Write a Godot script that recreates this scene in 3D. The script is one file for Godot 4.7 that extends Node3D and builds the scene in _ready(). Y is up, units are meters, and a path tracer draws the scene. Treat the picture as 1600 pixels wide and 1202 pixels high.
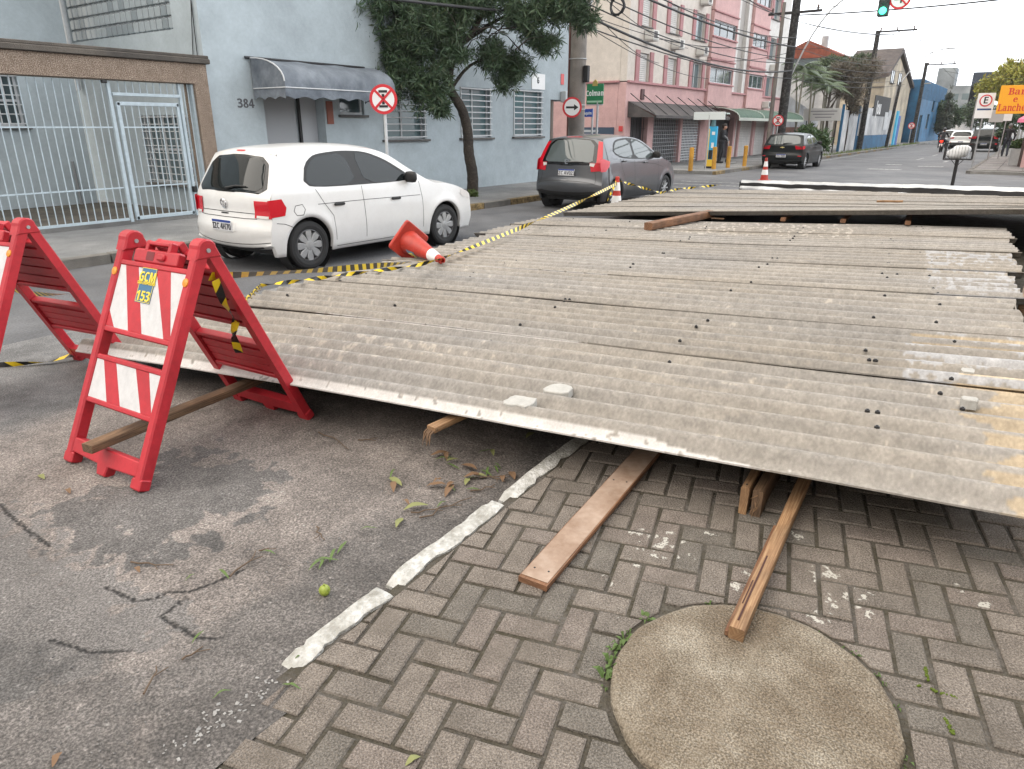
extends Node3D
# A collapsed corrugated roof across a street: built object by object, y up, metres, -Z runs up the street.

class MB:
	var P := PackedVector3Array()
	var N := PackedVector3Array()
	var U := PackedVector2Array()
	var V := PackedVector2Array()
	var K := PackedColorArray()
	var I := PackedInt32Array()
	var col := Color(1, 1, 1)
	var T := Transform3D()
	var colored := false
	var two := false
	func at(x: float, y: float, z: float, ry := 0.0) -> MB:
		T = Transform3D(Basis(Vector3.UP, ry), Vector3(x, y, z))
		return self
	func vtx(p: Vector3, n: Vector3, uv := Vector2.ZERO, uv2 := Vector2.ZERO) -> int:
		P.append(T * p)
		N.append((T.basis * n).normalized())
		U.append(uv)
		V.append(uv2)
		K.append(col)
		return P.size() - 1
	func face(a: int, b: int, c: int) -> void:   # counter-clockwise seen from outside
		I.append(a)
		I.append(c)
		I.append(b)
	func tri(a: Vector3, b: Vector3, c: Vector3, ua := Vector2.ZERO, ub := Vector2.ZERO, uc := Vector2.ZERO) -> void:
		var n := (b - a).cross(c - a).normalized()
		face(vtx(a, n, ua), vtx(b, n, ub), vtx(c, n, uc))
	func quad(a: Vector3, b: Vector3, c: Vector3, d: Vector3, r := Rect2(0, 0, 1, 1)) -> void:
		var n := (c - a).cross(d - b).normalized()
		var i := vtx(a, n, Vector2(r.position.x, r.end.y))
		vtx(b, n, r.end)
		vtx(c, n, Vector2(r.end.x, r.position.y))
		vtx(d, n, r.position)
		face(i, i + 1, i + 2)
		face(i, i + 2, i + 3)
	# box with chamfered edges; the texture's u runs along the longest side
	func box(c: Vector3, s: Vector3, bev := 0.0) -> MB:
		var h := s / 2.0
		var b := minf(bev, minf(h.x, minf(h.y, h.z)) * 0.9)
		var long := s.max_axis_index()
		var rnd := Vector2(fposmod(c.x * 3.7 + c.z * 1.3, 1.0), fposmod(c.y * 5.1 + c.x * 2.2, 1.0))
		var ids := {}
		for ax in 3:
			for sg: float in [-1.0, 1.0]:
				var u := (ax + 1) % 3
				var v := (ax + 2) % 3
				var n := Vector3.ZERO
				n[ax] = sg
				var q := []
				for k: Vector2 in [Vector2(-1, -1), Vector2(1, -1), Vector2(1, 1), Vector2(-1, 1)]:
					var p := Vector3.ZERO
					p[ax] = sg * h[ax]
					p[u] = k.x * (h[u] - b)
					p[v] = k.y * (h[v] - b)
					var other := v if u == long else (u if v == long else v)
					var main := long if ax != long else u
					var key := [ax, sg, signf(k.x) if u == (ax + 1) % 3 else 0.0, k.y]
					var id := vtx(c + p, n, Vector2(p[main], p[other]) + rnd)
					var full := Vector3.ZERO
					full[ax] = sg
					full[u] = k.x
					full[v] = k.y
					ids[[ax, full]] = id
					q.append(id)
				if sg > 0:
					face(q[0], q[1], q[2])
					face(q[0], q[2], q[3])
				else:
					face(q[0], q[2], q[1])
					face(q[0], q[3], q[2])
		if b > 0.0:
			for ax in 3:
				var u := (ax + 1) % 3
				var v := (ax + 2) % 3
				for k: Vector2 in [Vector2(-1, -1), Vector2(1, -1), Vector2(1, 1), Vector2(-1, 1)]:
					var lo := Vector3.ZERO
					lo[ax] = -1
					lo[u] = k.x
					lo[v] = k.y
					var hi := lo
					hi[ax] = 1
					var a: int = ids[[u, lo]]
					var d: int = ids[[v, lo]]
					var a2: int = ids[[u, hi]]
					var d2: int = ids[[v, hi]]
					if k.x * k.y > 0:
						face(a, d, d2)
						face(a, d2, a2)
					else:
						face(a, d2, d)
						face(a, a2, d2)
			for sx: float in [-1.0, 1.0]:
				for sy: float in [-1.0, 1.0]:
					for sz: float in [-1.0, 1.0]:
						var f := Vector3(sx, sy, sz)
						if sx * sy * sz > 0:
							face(ids[[0, f]], ids[[1, f]], ids[[2, f]])
						else:
							face(ids[[0, f]], ids[[2, f]], ids[[1, f]])
		return self
	func bar(a: Vector3, b: Vector3, w: float, h: float, bev := 0.0) -> MB:   # a beam from a to b, w wide, h high
		var keep := T
		var d := b - a
		T = keep * Transform3D(Basis.looking_at(d.normalized(), Vector3.UP if absf(d.normalized().y) < 0.99 else Vector3.RIGHT), (a + b) / 2.0)
		box(Vector3.ZERO, Vector3(w, h, d.length()), bev)
		T = keep
		return self
	func tube(pts: Array, radii, seg := 8, caps := true) -> MB:
		var n := pts.size()
		var rows := []
		var up := Vector3.UP
		for i in n:
			var d: Vector3 = (pts[mini(i + 1, n - 1)] - pts[maxi(i - 1, 0)]).normalized()
			if i == 0:
				up = Vector3.UP if absf(d.y) < 0.9 else Vector3.RIGHT
			var sx := d.cross(up).normalized()
			up = sx.cross(d).normalized()
			var r: float = radii[i] if radii is Array else radii
			var row := PackedVector3Array()
			for k in seg:
				var a := TAU * k / seg
				row.append(pts[i] + (sx * cos(a) + up * sin(a)) * r)
			rows.append(row)
		var first := P.size()
		var along := 0.0
		for i in n:
			if i > 0:
				along += pts[i].distance_to(pts[i - 1])
			for k in seg + 1:
				var kk := k % seg
				vtx(rows[i][kk], rows[i][kk] - pts[i], Vector2(along, float(k) / seg))
		for i in n - 1:
			for k in seg:
				var a := first + i * (seg + 1) + k
				var b := a + 1
				var c := a + seg + 1
				face(a, c + 1, b)
				face(a, c, c + 1)
		if caps:
			for e in [0, n - 1]:
				var d: Vector3 = (pts[0] - pts[1]).normalized() if e == 0 else (pts[n - 1] - pts[n - 2]).normalized()
				var m := vtx(pts[e], d)
				var f := P.size()
				for k in seg:
					vtx(rows[e][k], d)
				for k in seg:
					if e == 0:
						face(m, f + k, f + (k + 1) % seg)
					else:
						face(m, f + (k + 1) % seg, f + k)
		return self
	func lathe(prof: Array, seg := 24) -> MB:   # profile of (radius, y), going up outside; axis y
		for j in prof.size() - 1:
			var a: Vector2 = prof[j]
			var b: Vector2 = prof[j + 1]
			var d := b - a
			var nn := Vector2(d.y, -d.x).normalized()
			var f := P.size()
			for k in seg + 1:
				var g := TAU * k / seg
				var o := Vector3(cos(g), 0, sin(g))
				var n := o * nn.x + Vector3.UP * nn.y
				vtx(o * a.x + Vector3.UP * a.y, n, Vector2(float(k) / seg, a.y))
				vtx(o * b.x + Vector3.UP * b.y, n, Vector2(float(k) / seg, b.y))
			for k in seg:
				var q := f + k * 2
				face(q, q + 1, q + 3)
				face(q, q + 3, q + 2)
		return self
	# rows of points; smooth normals; the outside is to the left of rows x columns (columns right, rows up)
	func grid(rows: Array, flip := false, wrap := false, uvs := [], uvs2 := []) -> MB:
		var h := rows.size()
		var w: int = rows[0].size()
		var acc := PackedVector3Array()
		acc.resize(h * w)
		var quads := []
		for i in h - 1:
			for j in (w if wrap else w - 1):
				var j2 := (j + 1) % w
				var a: Vector3 = rows[i][j]
				var b: Vector3 = rows[i][j2]
				var c: Vector3 = rows[i + 1][j2]
				var d: Vector3 = rows[i + 1][j]
				var n := (c - a).cross(d - b)
				if flip:
					n = -n
				if n.length_squared() > 1e-16:
					var m := n.normalized() * sqrt(n.length())
					acc[i * w + j] += m
					acc[i * w + j2] += m
					acc[(i + 1) * w + j2] += m
					acc[(i + 1) * w + j] += m
		var f := P.size()
		for i in h:
			for j in w:
				vtx(rows[i][j], acc[i * w + j] if acc[i * w + j] != Vector3.ZERO else Vector3.UP, uvs[i][j] if uvs else Vector2(float(j) / maxi(w - 1, 1), float(i) / maxi(h - 1, 1)), uvs2[i][j] if uvs2 else Vector2.ZERO)
		for i in h - 1:
			for j in (w if wrap else w - 1):
				var j2 := (j + 1) % w
				var a := f + i * w + j
				var b := f + i * w + j2
				var c := f + (i + 1) * w + j2
				var d := f + (i + 1) * w + j
				if flip:
					face(a, c, b)
					face(a, d, c)
				else:
					face(a, b, c)
					face(a, c, d)
		return self
	# polygon in the xy plane pushed from z0 to z1 (z1 > z0, front faces +z)
	func prism(poly: PackedVector2Array, z0: float, z1: float, bev := 0.0, back := true) -> MB:
		var p := poly
		if Geometry2D.is_polygon_clockwise(p):
			p = p.duplicate()
			p.reverse()
		var top := p
		if bev > 0.0:
			var o := Geometry2D.offset_polygon(p, -bev, Geometry2D.JOIN_MITER)
			if o.size() == 1 and o[0].size() == p.size():
				top = o[0]
				if Geometry2D.is_polygon_clockwise(top):
					top.reverse()
				var best := 0
				for k in top.size():
					if top[k].distance_squared_to(p[0]) < top[best].distance_squared_to(p[0]):
						best = k
				var turned := PackedVector2Array()
				for k in top.size():
					turned.append(top[(k + best) % top.size()])
				top = turned
			else:
				bev = 0.0
		var zt := z1 - bev
		var ids := Geometry2D.triangulate_polygon(top)
		var f := P.size()
		for q in top:
			vtx(Vector3(q.x, q.y, z1), Vector3(0, 0, 1), q)
		for k in range(0, ids.size(), 3):
			var a := top[ids[k]]
			var b := top[ids[k + 1]]
			var c := top[ids[k + 2]]
			if (b - a).cross(c - a) > 0:
				face(f + ids[k], f + ids[k + 1], f + ids[k + 2])
			else:
				face(f + ids[k], f + ids[k + 2], f + ids[k + 1])
		if back:
			ids = Geometry2D.triangulate_polygon(p)
			f = P.size()
			for q in p:
				vtx(Vector3(q.x, q.y, z0), Vector3(0, 0, -1), q)
			for k in range(0, ids.size(), 3):
				var a := p[ids[k]]
				var b := p[ids[k + 1]]
				var c := p[ids[k + 2]]
				if (b - a).cross(c - a) > 0:
					face(f + ids[k], f + ids[k + 2], f + ids[k + 1])
				else:
					face(f + ids[k], f + ids[k + 1], f + ids[k + 2])
		for k in p.size():
			var a := p[k]
			var b := p[(k + 1) % p.size()]
			quad(Vector3(a.x, a.y, z0), Vector3(b.x, b.y, z0), Vector3(b.x, b.y, zt), Vector3(a.x, a.y, zt), Rect2(0, z0, a.distance_to(b), zt - z0))
			if bev > 0.0:
				var c := top[k]
				var d := top[(k + 1) % p.size()]
				quad(Vector3(a.x, a.y, zt), Vector3(b.x, b.y, zt), Vector3(d.x, d.y, z1), Vector3(c.x, c.y, z1))
		return self
	func mesh() -> ArrayMesh:
		var a := []
		a.resize(Mesh.ARRAY_MAX)
		a[Mesh.ARRAY_VERTEX] = P
		a[Mesh.ARRAY_NORMAL] = N
		a[Mesh.ARRAY_TEX_UV] = U
		if two:
			a[Mesh.ARRAY_TEX_UV2] = V
		if colored:
			a[Mesh.ARRAY_COLOR] = K
		a[Mesh.ARRAY_INDEX] = I
		var m := ArrayMesh.new()
		m.add_surface_from_arrays(Mesh.PRIMITIVE_TRIANGLES, a)
		return m

var rng := RandomNumberGenerator.new()
var taken := {}
var M := {}

func numbered(n: String) -> String:
	if not taken.has(n):
		taken[n] = 0
		return n
	taken[n] += 1
	return "%s_%03d" % [n, taken[n]]

func tag(o: Node, label: String, category: String, group := "") -> Node:
	o.set_meta("label", label)
	o.set_meta("category", category)
	if group:
		o.set_meta("group", group)
	return o

func thing(called: String, label: String, category: String, at := Vector3.ZERO, turn := 0.0, group := "") -> Node3D:
	var o := Node3D.new()
	o.name = numbered(called)
	add_child(o)
	o.position = at
	o.rotation.y = turn
	tag(o, label, category, group)
	return o

func part(parent: Node, called: String, b, m: Material) -> MeshInstance3D:
	var o := MeshInstance3D.new()
	o.name = called if parent != self else numbered(called)
	o.mesh = b.mesh() if b is MB else b
	o.material_override = m
	parent.add_child(o, true)
	return o

func single(called: String, b, m: Material, label: String, category: String, group := "") -> MeshInstance3D:
	var o := part(self, called, b, m)
	tag(o, label, category, group)
	return o

func setting(called: String, b, m: Material) -> MeshInstance3D:
	var o := part(self, called, b, m)
	o.set_meta("kind", "structure")
	return o

func stuff(o: Node) -> Node:
	o.set_meta("kind", "stuff")
	return o

func V3(x: float, y: float, z: float) -> Vector3:
	return Vector3(x, y, z)

func lin(r: float, g: float, b: float) -> Color:
	return Color(r, g, b).linear_to_srgb()

func mat(r: float, g: float, b: float, rough := 0.8, metal := 0.0) -> StandardMaterial3D:
	var m := StandardMaterial3D.new()
	m.albedo_color = lin(r, g, b)
	m.roughness = rough
	m.metallic = metal
	return m

func grey(sd: int, freq: float, size := 512, oct := 4, kind := FastNoiseLite.TYPE_SIMPLEX_SMOOTH) -> PackedByteArray:
	var n := FastNoiseLite.new()
	n.seed = sd
	n.frequency = freq
	n.noise_type = kind
	n.fractal_octaves = oct
	var im := n.get_seamless_image(size, size)
	im.convert(Image.FORMAT_L8)
	return im.get_data()

func img3(d: PackedByteArray, w: int, h: int) -> ImageTexture:
	return ImageTexture.create_from_image(Image.create_from_data(w, h, false, Image.FORMAT_RGB8, d))

func img1(d: PackedByteArray, w: int, h: int) -> ImageTexture:
	return ImageTexture.create_from_image(Image.create_from_data(w, h, false, Image.FORMAT_L8, d))

# mottled colour between dark and light (multipliers round 1, tinted), from a coarse, a fine and a speckle layer
func mottle(sd: int, size: int, coarse: float, fine: float, speck: float, a: Color, b: Color, f1 := 0.01, f2 := 0.08) -> ImageTexture:
	var c := grey(sd, f1, size, 4)
	var f := grey(sd + 7, f2, size, 3)
	var r := RandomNumberGenerator.new()
	r.seed = sd
	var d := PackedByteArray()
	d.resize(size * size * 3)
	for i in size * size:
		var t := clampf(0.5 + (c[i] / 255.0 - 0.5) * coarse + (f[i] / 255.0 - 0.5) * fine + (r.randf() - 0.5) * speck, 0.0, 1.0)
		d[i * 3] = int(255.0 * lerpf(a.r, b.r, t))
		d[i * 3 + 1] = int(255.0 * lerpf(a.g, b.g, t))
		d[i * 3 + 2] = int(255.0 * lerpf(a.b, b.b, t))
	return img3(d, size, size)

func tri(m: StandardMaterial3D, scale: float, tex: Texture2D, bump: Texture2D = null, cm := 0.3, world := true) -> StandardMaterial3D:
	m.uv1_triplanar = true
	m.uv1_world_triplanar = world
	m.uv1_scale = Vector3(scale, scale, scale)
	m.albedo_texture = tex
	if bump:
		m.heightmap_enabled = true
		m.heightmap_texture = bump
		m.heightmap_scale = cm
	return m

# a second, larger pattern multiplied over the first
func over(m: StandardMaterial3D, scale: float, tex: Texture2D) -> StandardMaterial3D:
	m.detail_enabled = true
	m.detail_blend_mode = BaseMaterial3D.BLEND_MODE_MUL
	m.detail_albedo = tex
	m.detail_uv_layer = BaseMaterial3D.DETAIL_UV_2
	m.uv2_triplanar = true
	m.uv2_world_triplanar = true
	m.uv2_scale = Vector3(scale, scale, scale)
	return m

func lettering(parent: Node, text: String, height: float, pos: Vector3, rot: Basis, m: Material, squeeze := 1.0, font := "Droid Sans", weight := 700, called := "lettering") -> MeshInstance3D:
	var t := TextMesh.new()
	var f := SystemFont.new()
	f.font_names = PackedStringArray([font])
	f.font_weight = weight
	t.font = f
	t.text = text
	t.font_size = 32
	t.pixel_size = height / 23.0
	t.depth = 0.004
	t.curve_step = 2.0
	var o := MeshInstance3D.new()
	o.name = called
	o.mesh = t
	o.material_override = m
	o.transform = Transform3D(rot.scaled_local(Vector3(squeeze, 1, 1)), pos)
	parent.add_child(o, true)
	return o

func circle(r: float, n := 24, c := Vector2.ZERO) -> PackedVector2Array:
	var p := PackedVector2Array()
	for k in n:
		p.append(c + Vector2(cos(TAU * k / n), sin(TAU * k / n)) * r)
	return p

func rect2(x0: float, y0: float, x1: float, y1: float) -> PackedVector2Array:
	return PackedVector2Array([Vector2(x0, y0), Vector2(x1, y0), Vector2(x1, y1), Vector2(x0, y1)])

func rounded(x0: float, y0: float, x1: float, y1: float, r: float, n := 5) -> PackedVector2Array:
	var p := PackedVector2Array()
	for q in 4:
		var c := Vector2(x1 - r if q in [0, 3] else x0 + r, y1 - r if q in [0, 1] else y0 + r)
		for k in n:
			var a := (q + float(k) / (n - 1)) * PI / 2
			p.append(c + Vector2(cos(a), sin(a)) * r)
	return p

func chaikin(p: PackedVector2Array, n := 2) -> PackedVector2Array:
	for it in n:
		var q := PackedVector2Array()
		for k in p.size():
			var a := p[k]
			var b := p[(k + 1) % p.size()]
			q.append(a.lerp(b, 0.25))
			q.append(a.lerp(b, 0.75))
		p = q
	return p
const WORN_LIGHT := [[-3.97, -0.968], [-3.582, -0.998], [-3.039, -0.97], [-2.566, -0.965], [-2.382, -0.99], [-2.265, -1.099], [-2.225, -1.01], [-2.029, -1.014], [-2.018, -0.862], [-2.227, -0.628], [-2.279, -0.496], [-2.37, -0.426]]
const WORN_DARK := [[-3.482, -1.702], [-3.301, -1.925], [-2.783, -1.923], [-2.52, -1.685], [-2.669, -1.381], [-2.63, -1.227], [-2.522, -1.06], [-2.811, -1.044], [-3.304, -1.034], [-3.319, -1.232], [-3.17, -1.411]]
const CRACKS := [[[-3.618, -1.001], [-3.428, -0.98], [-3.251, -0.973], [-3.039, -0.97]], [[-2.566, -0.965], [-2.473, -0.973], [-2.386, -0.987], [-2.352, -1.029], [-2.354, -1.075]], [[-2.258, -1.1], [-2.24, -1.044], [-2.241, -0.99], [-2.164, -0.989], [-2.092, -0.998], [-2.019, -1.001], [-1.959, -1.04]], [[-2.354, -1.075], [-2.274, -1.136], [-2.248, -1.227], [-2.24, -1.335]], [[-2.424, -0.706], [-2.251, -0.75], [-2.152, -0.827]]]
const SPLATS := [[-0.985, -2.372, 0.09], [-0.909, -2.329, 0.11], [-0.899, -2.403, 0.07], [-0.968, -2.19, 0.07], [-0.974, -1.964, 0.06], [-0.982, -2.029, 0.05], [-0.556, -2.352, 0.06], [-0.457, -2.701, 0.05], [-0.312, -2.488, 0.09], [-0.218, -2.403, 0.11], [-0.29, -2.246, 0.07], [0.088, -2.661, 0.05], [0.139, -2.631, 0.04], [0.187, -2.631, 0.05], [-0.579, -2.24, 0.05], [-0.776, -2.53, 0.05], [-0.877, -1.877, 0.04], [-0.814, -2.298, 0.06]]
const TWIGS := [[-3.032, -2.394, -2.709, -2.34], [-2.64, -1.098, -2.478, -1.179], [-2.226, -1.267, -2.283, -1.442], [-2.283, -1.442, -2.27, -1.479], [-1.915, -0.752, -1.987, -0.845], [-1.955, -0.903, -1.953, -0.978], [-1.572, -1.234, -1.496, -1.206], [-1.98, -2.028, -1.879, -2.169], [-1.923, -2.021, -1.85, -2.298], [-1.93, -2.478, -1.819, -2.598], [-1.932, -2.544, -1.802, -2.518], [-2.24, -1.707, -2.13, -1.648], [-2.767, -2.451, -2.691, -2.525], [-1.888, -2.347, -1.818, -2.459]]
const LEAVES := [[-2.265, -1.266, 1.43, 0.09, 0], [-2.352, -1.179, 3.27, 0.05, 0], [-2.01, -1.56, 2.22, 0.1, 0], [-2.007, -1.541, 3.62, 0.09, 0], [-2.017, -1.6, 3.75, 0.1, 0], [-2.027, -1.661, 0.39, 0.1, 0], [-2.017, -1.517, 0.08, 0.09, 0], [-2.247, -1.461, 5.02, 0.07, 0], [-3.737, -1.229, 1.56, 0.07, 1], [-3.473, -1.237, 1.41, 0.06, 2], [-1.717, -0.89, 5.97, 0.06, 0], [-1.648, -1.136, 2.82, 0.05, 0], [-1.566, -1.034, 5.02, 0.07, 0], [-1.067, -1.046, 2.86, 0.05, 1], [-1.878, -0.486, 3.83, 0.05, 2], [-1.819, -2.598, 0.9, 0.09, 2], [-1.839, -2.542, 3.81, 0.07, 2], [-1.884, -2.366, 5.21, 0.08, 0], [-1.922, -2.174, 3.14, 0.07, 0], [-1.937, -2.54, 4.45, 0.1, 0], [-1.927, -2.608, 4.03, 0.09, 0], [-1.962, -2.415, 0.38, 0.07, 1], [-2.571, -1.087, 4.55, 0.05, 2], [-2.016, -0.999, 3.55, 0.07, 0]]

const PO := Vector3(-5.5207, 0.21, -3.8546)      # frame of the fallen roof: left front reference point, along the waves, across them, up
const PA := Vector3(0.99141, 0.03332, -0.12648)
const PB := Vector3(-0.12651, -0.00113, -0.99196)
const PN := Vector3(-0.0332, 0.99944, 0.0031)
var bend := FastNoiseLite.new()

func walk_y(z: float) -> float:
	return 0.1 * clampf((-z - 0.9) / 2.0, 0.0, 1.0)

func _ready() -> void:
	rng.seed = 4711
	bend.seed = 5
	bend.frequency = 0.35
	# ---------------------------------------------------------------- camera, sky, sun
	var cam := Camera3D.new()
	cam.name = "camera"
	add_child(cam)
	cam.position = Vector3(0, 1.65, 0)
	cam.rotation_degrees = Vector3(-20.03, 35.006, 0)
	cam.fov = 57.3
	cam.near = 0.05
	cam.far = 900.0
	cam.current = true
	var sky_m := ProceduralSkyMaterial.new()
	sky_m.sky_top_color = lin(0.9, 0.95, 1.0)
	sky_m.sky_horizon_color = lin(0.56, 0.58, 0.61)
	sky_m.sky_curve = 0.35
	sky_m.sky_energy_multiplier = 1.15
	sky_m.ground_bottom_color = lin(0.2, 0.2, 0.2)
	sky_m.ground_horizon_color = lin(0.6, 0.62, 0.65)
	var sky := Sky.new()
	sky.sky_material = sky_m
	var env := Environment.new()
	env.background_mode = Environment.BG_SKY
	env.sky = sky
	env.tonemap_mode = Environment.TONE_MAPPER_LINEAR
	env.tonemap_exposure = 3.15
	env.sdfgi_enabled = true
	env.ssao_enabled = true
	env.ssil_enabled = true
	env.fog_enabled = true
	env.fog_density = 0.0003
	env.fog_light_color = lin(0.85, 0.88, 0.92)
	var we := WorldEnvironment.new()
	we.name = "world_environment"
	we.environment = env
	add_child(we)
	var sun := DirectionalLight3D.new()
	sun.name = "sun"
	sun.light_energy = 0.35
	sun.light_angular_distance = 70.0
	sun.light_color = Color(1.0, 0.97, 0.93)
	sun.shadow_enabled = true
	add_child(sun)
	sun.look_at_from_position(Vector3.ZERO, Vector3(0.35, -1.0, -0.55))
	materials()
	ground_and_roads()
	near_pavement()
	fallen_roof()
	build_rest()

func materials() -> void:
	var stone := Color(1, 1, 1)
	var bumpy := img1(grey(3, 0.12, 512, 3), 512, 512)
	M.bumpy = bumpy
	var fine := mottle(11, 1024, 0.35, 0.55, 0.55, Color(0.66, 0.65, 0.64), Color(1, 1, 1), 0.004, 0.09)
	M.fine = fine
	M.large = mottle(12, 512, 1.1, 0.35, 0.05, Color(0.72, 0.73, 0.75), Color(1, 1, 1), 0.008, 0.03)
	M.plain = mottle(13, 512, 0.5, 0.3, 0.12, Color(0.86, 0.86, 0.86), Color(1, 1, 1), 0.008, 0.04)
	M.asphalt = over(tri(mat(0.205, 0.208, 0.218, 0.8), 0.4, fine, bumpy, 0.5), 0.07, M.large)
	M.concrete = over(tri(mat(0.36, 0.35, 0.33, 0.9), 0.5, fine, bumpy, 0.4), 0.11, M.large)
	M.slab = over(tri(mat(0.34, 0.32, 0.31, 0.9), 0.5, fine, bumpy, 0.3), 0.09, M.large)
	M.soil = over(tri(mat(0.14, 0.126, 0.112, 1.0), 0.9, fine, bumpy, 1.0), 0.8, mottle(14, 512, 1.4, 0.5, 0.05, Color(0.74, 0.73, 0.64), Color(1, 1, 1), 0.012, 0.05))
	M.stone_paving = over(tri(mat(0.45, 0.445, 0.43, 0.9), 0.6, mottle(21, 512, 0.2, 1.0, 0.3, Color(0.6, 0.6, 0.6), Color(1, 1, 1), 0.01, 0.16), bumpy, 0.8), 0.1, M.large)
	M.white_paint = over(tri(mat(0.62, 0.62, 0.61, 0.75), 1.0, M.plain, bumpy, 0.3), 0.3, M.plain)
	M.road_paint = over(tri(mat(0.62, 0.62, 0.60, 0.8), 1.2, mottle(23, 512, 0.9, 0.7, 0.3, Color(0.42, 0.42, 0.42), Color(1, 1, 1), 0.01, 0.07)), 0.2, M.plain)
	M.black = mat(0.012, 0.012, 0.013, 0.6)
	M.rubber = over(tri(mat(0.02, 0.02, 0.021, 0.75), 2.0, M.plain), 0.5, M.plain)
	M.dark_metal = tri(mat(0.035, 0.034, 0.036, 0.5, 0.4), 2.0, M.plain)
	M.white = mat(0.74, 0.74, 0.74, 0.5)
	M.red = mat(0.55, 0.02, 0.025, 0.5)
	M.yellow = over(tri(mat(0.72, 0.36, 0.04, 0.7), 1.0, M.plain), 0.4, M.large)
	M.steel = tri(mat(0.62, 0.64, 0.66, 0.32, 0.85), 1.5, M.plain, bumpy, 0.4)
	M.galv = tri(mat(0.45, 0.46, 0.47, 0.5, 0.6), 1.5, M.plain)

func sheet(x0: float, z0: float, x1: float, z1: float, y: float) -> MB:
	var b := MB.new()
	b.quad(V3(x0, y, z0), V3(x1, y, z0), V3(x1, y, z1), V3(x0, y, z1))
	return b

func ground_and_roads() -> void:
	setting("ground", sheet(-500, 300, 500, -700, -0.03), M.slab)
	# the carriageway: near piece with its own wear, the rest plain
	var b := MB.new()
	for r in [[-9.5, 40, -6.5, -200], [-6.5, 40, -1.5, 1.0], [-6.5, -6, -1.5, -200], [-90, -20.4, -9.5, -26.8], [-1.5, -18.5, 60, -33.0]]:
		b.quad(V3(r[0], 0, r[1]), V3(r[2], 0, r[1]), V3(r[2], 0, r[3]), V3(r[0], 0, r[3]))
	setting("road", b, M.asphalt)
	var w := 560
	var h := 784
	var n1 := grey(31, 0.012, 1024, 4)
	var n2 := grey(32, 0.05, 1024, 3)
	var r := RandomNumberGenerator.new()
	r.seed = 9
	var light_patch := PackedVector2Array()
	var dark_patch := PackedVector2Array()
	for q in WORN_LIGHT:
		light_patch.append(Vector2(q[0], q[1]))
	for q in WORN_DARK:
		dark_patch.append(Vector2(q[0], q[1]))
	var d := PackedByteArray()
	d.resize(w * h * 3)
	var hm := PackedByteArray()
	hm.resize(w * h)
	for j in h:
		for i in w:
			var k := (j % 1024) * 1024 + i
			var a := n1[k] / 255.0 - 0.5
			var c := n2[k] / 255.0 - 0.5
			var x := -6.5 + 5.0 * i / w
			var z := 1.0 - 7.0 * j / h
			var p := Vector2(x + a * 0.5 + c * 0.12, z + c * 0.4 + a * 0.2)
			# coarse brownish aggregate by the kerb, smoother grey further out
			var coarse := clampf((p.x + 4.6) * 2.2 + 0.5, 0.0, 1.0)
			var v := lerpf(0.93, 0.98, coarse) + a * 0.34 + c * 0.2 + (r.randf() - 0.5) * lerpf(0.1, 0.3, coarse)
			var warm := coarse * 0.06
			if Geometry2D.is_point_in_polygon(p, light_patch):
				v = 0.9 + a * 0.2 + c * 0.12 + (r.randf() - 0.5) * 0.1
				warm = 0.03
			elif Geometry2D.is_point_in_polygon(p, dark_patch):
				v *= 0.8
				warm *= 0.4
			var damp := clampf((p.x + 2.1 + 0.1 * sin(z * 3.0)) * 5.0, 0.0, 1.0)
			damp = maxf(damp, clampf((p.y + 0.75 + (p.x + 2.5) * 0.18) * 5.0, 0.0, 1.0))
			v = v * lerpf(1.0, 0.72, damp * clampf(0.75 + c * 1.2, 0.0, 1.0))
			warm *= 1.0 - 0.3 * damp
			if r.randf() < 0.0025 * (1.0 + coarse):
				v += 0.35
			v = clampf(v, 0.25, 1.25) * 0.8
			var o := (j * w + i) * 3
			d[o] = int(255 * minf(1.0, v * (1.0 + warm)))
			d[o + 1] = int(255 * minf(1.0, v * (1.0 + warm * 0.1)))
			d[o + 2] = int(255 * minf(1.0, v * (1.0 - warm * 0.5)))
			hm[j * w + i] = int(clampf(150 + (r.randf() - 0.5) * 130 * coarse + c * 120, 0, 255))
	for line in CRACKS:
		for s in line.size() - 1:
			var p0 := Vector2(line[s][0], line[s][1])
			var p1 := Vector2(line[s + 1][0], line[s + 1][1])
			var steps := int(p0.distance_to(p1) / 0.003)
			for t in steps:
				var p := p0.lerp(p1, float(t) / steps)
				var wob := n2[int(absf(p.x * 311 + p.y * 97)) * 37 % 1000000] / 255.0 - 0.5
				var ci := int((p.x + 6.5) / 5.0 * w + wob * 3.0)
				var cj := int((1.0 - p.y) / 7.0 * h + wob * 3.0)
				if ci < 1 or cj < 1 or ci >= w or cj >= h:
					continue
				var o := (cj * w + ci) * 3
				for e in 3:
					d[o + e] = int(d[o + e] * (0.62 + wob * 0.3))
				hm[cj * w + ci] = 0
	var m := mat(0.46, 0.455, 0.455, 0.85)
	m.albedo_texture = img3(d, w, h)
	m.heightmap_enabled = true
	m.heightmap_texture = img1(hm, w, h)
	m.heightmap_scale = 0.6
	m.detail_enabled = true
	m.detail_blend_mode = BaseMaterial3D.BLEND_MODE_MUL
	m.detail_albedo = mottle(33, 1024, 0.1, 1.3, 0.7, Color(0.52, 0.52, 0.52), Color(1, 1, 1), 0.02, 0.16)
	m.detail_uv_layer = BaseMaterial3D.DETAIL_UV_2
	m.uv2_triplanar = true
	m.uv2_world_triplanar = true
	m.uv2_scale = Vector3(0.5, 0.5, 0.5)
	m.texture_repeat = true
	b = MB.new()
	# the texture's first row lies at z = 1
	var i0 := b.vtx(V3(-6.5, 0, 1), Vector3.UP, Vector2(0, 0))
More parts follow.
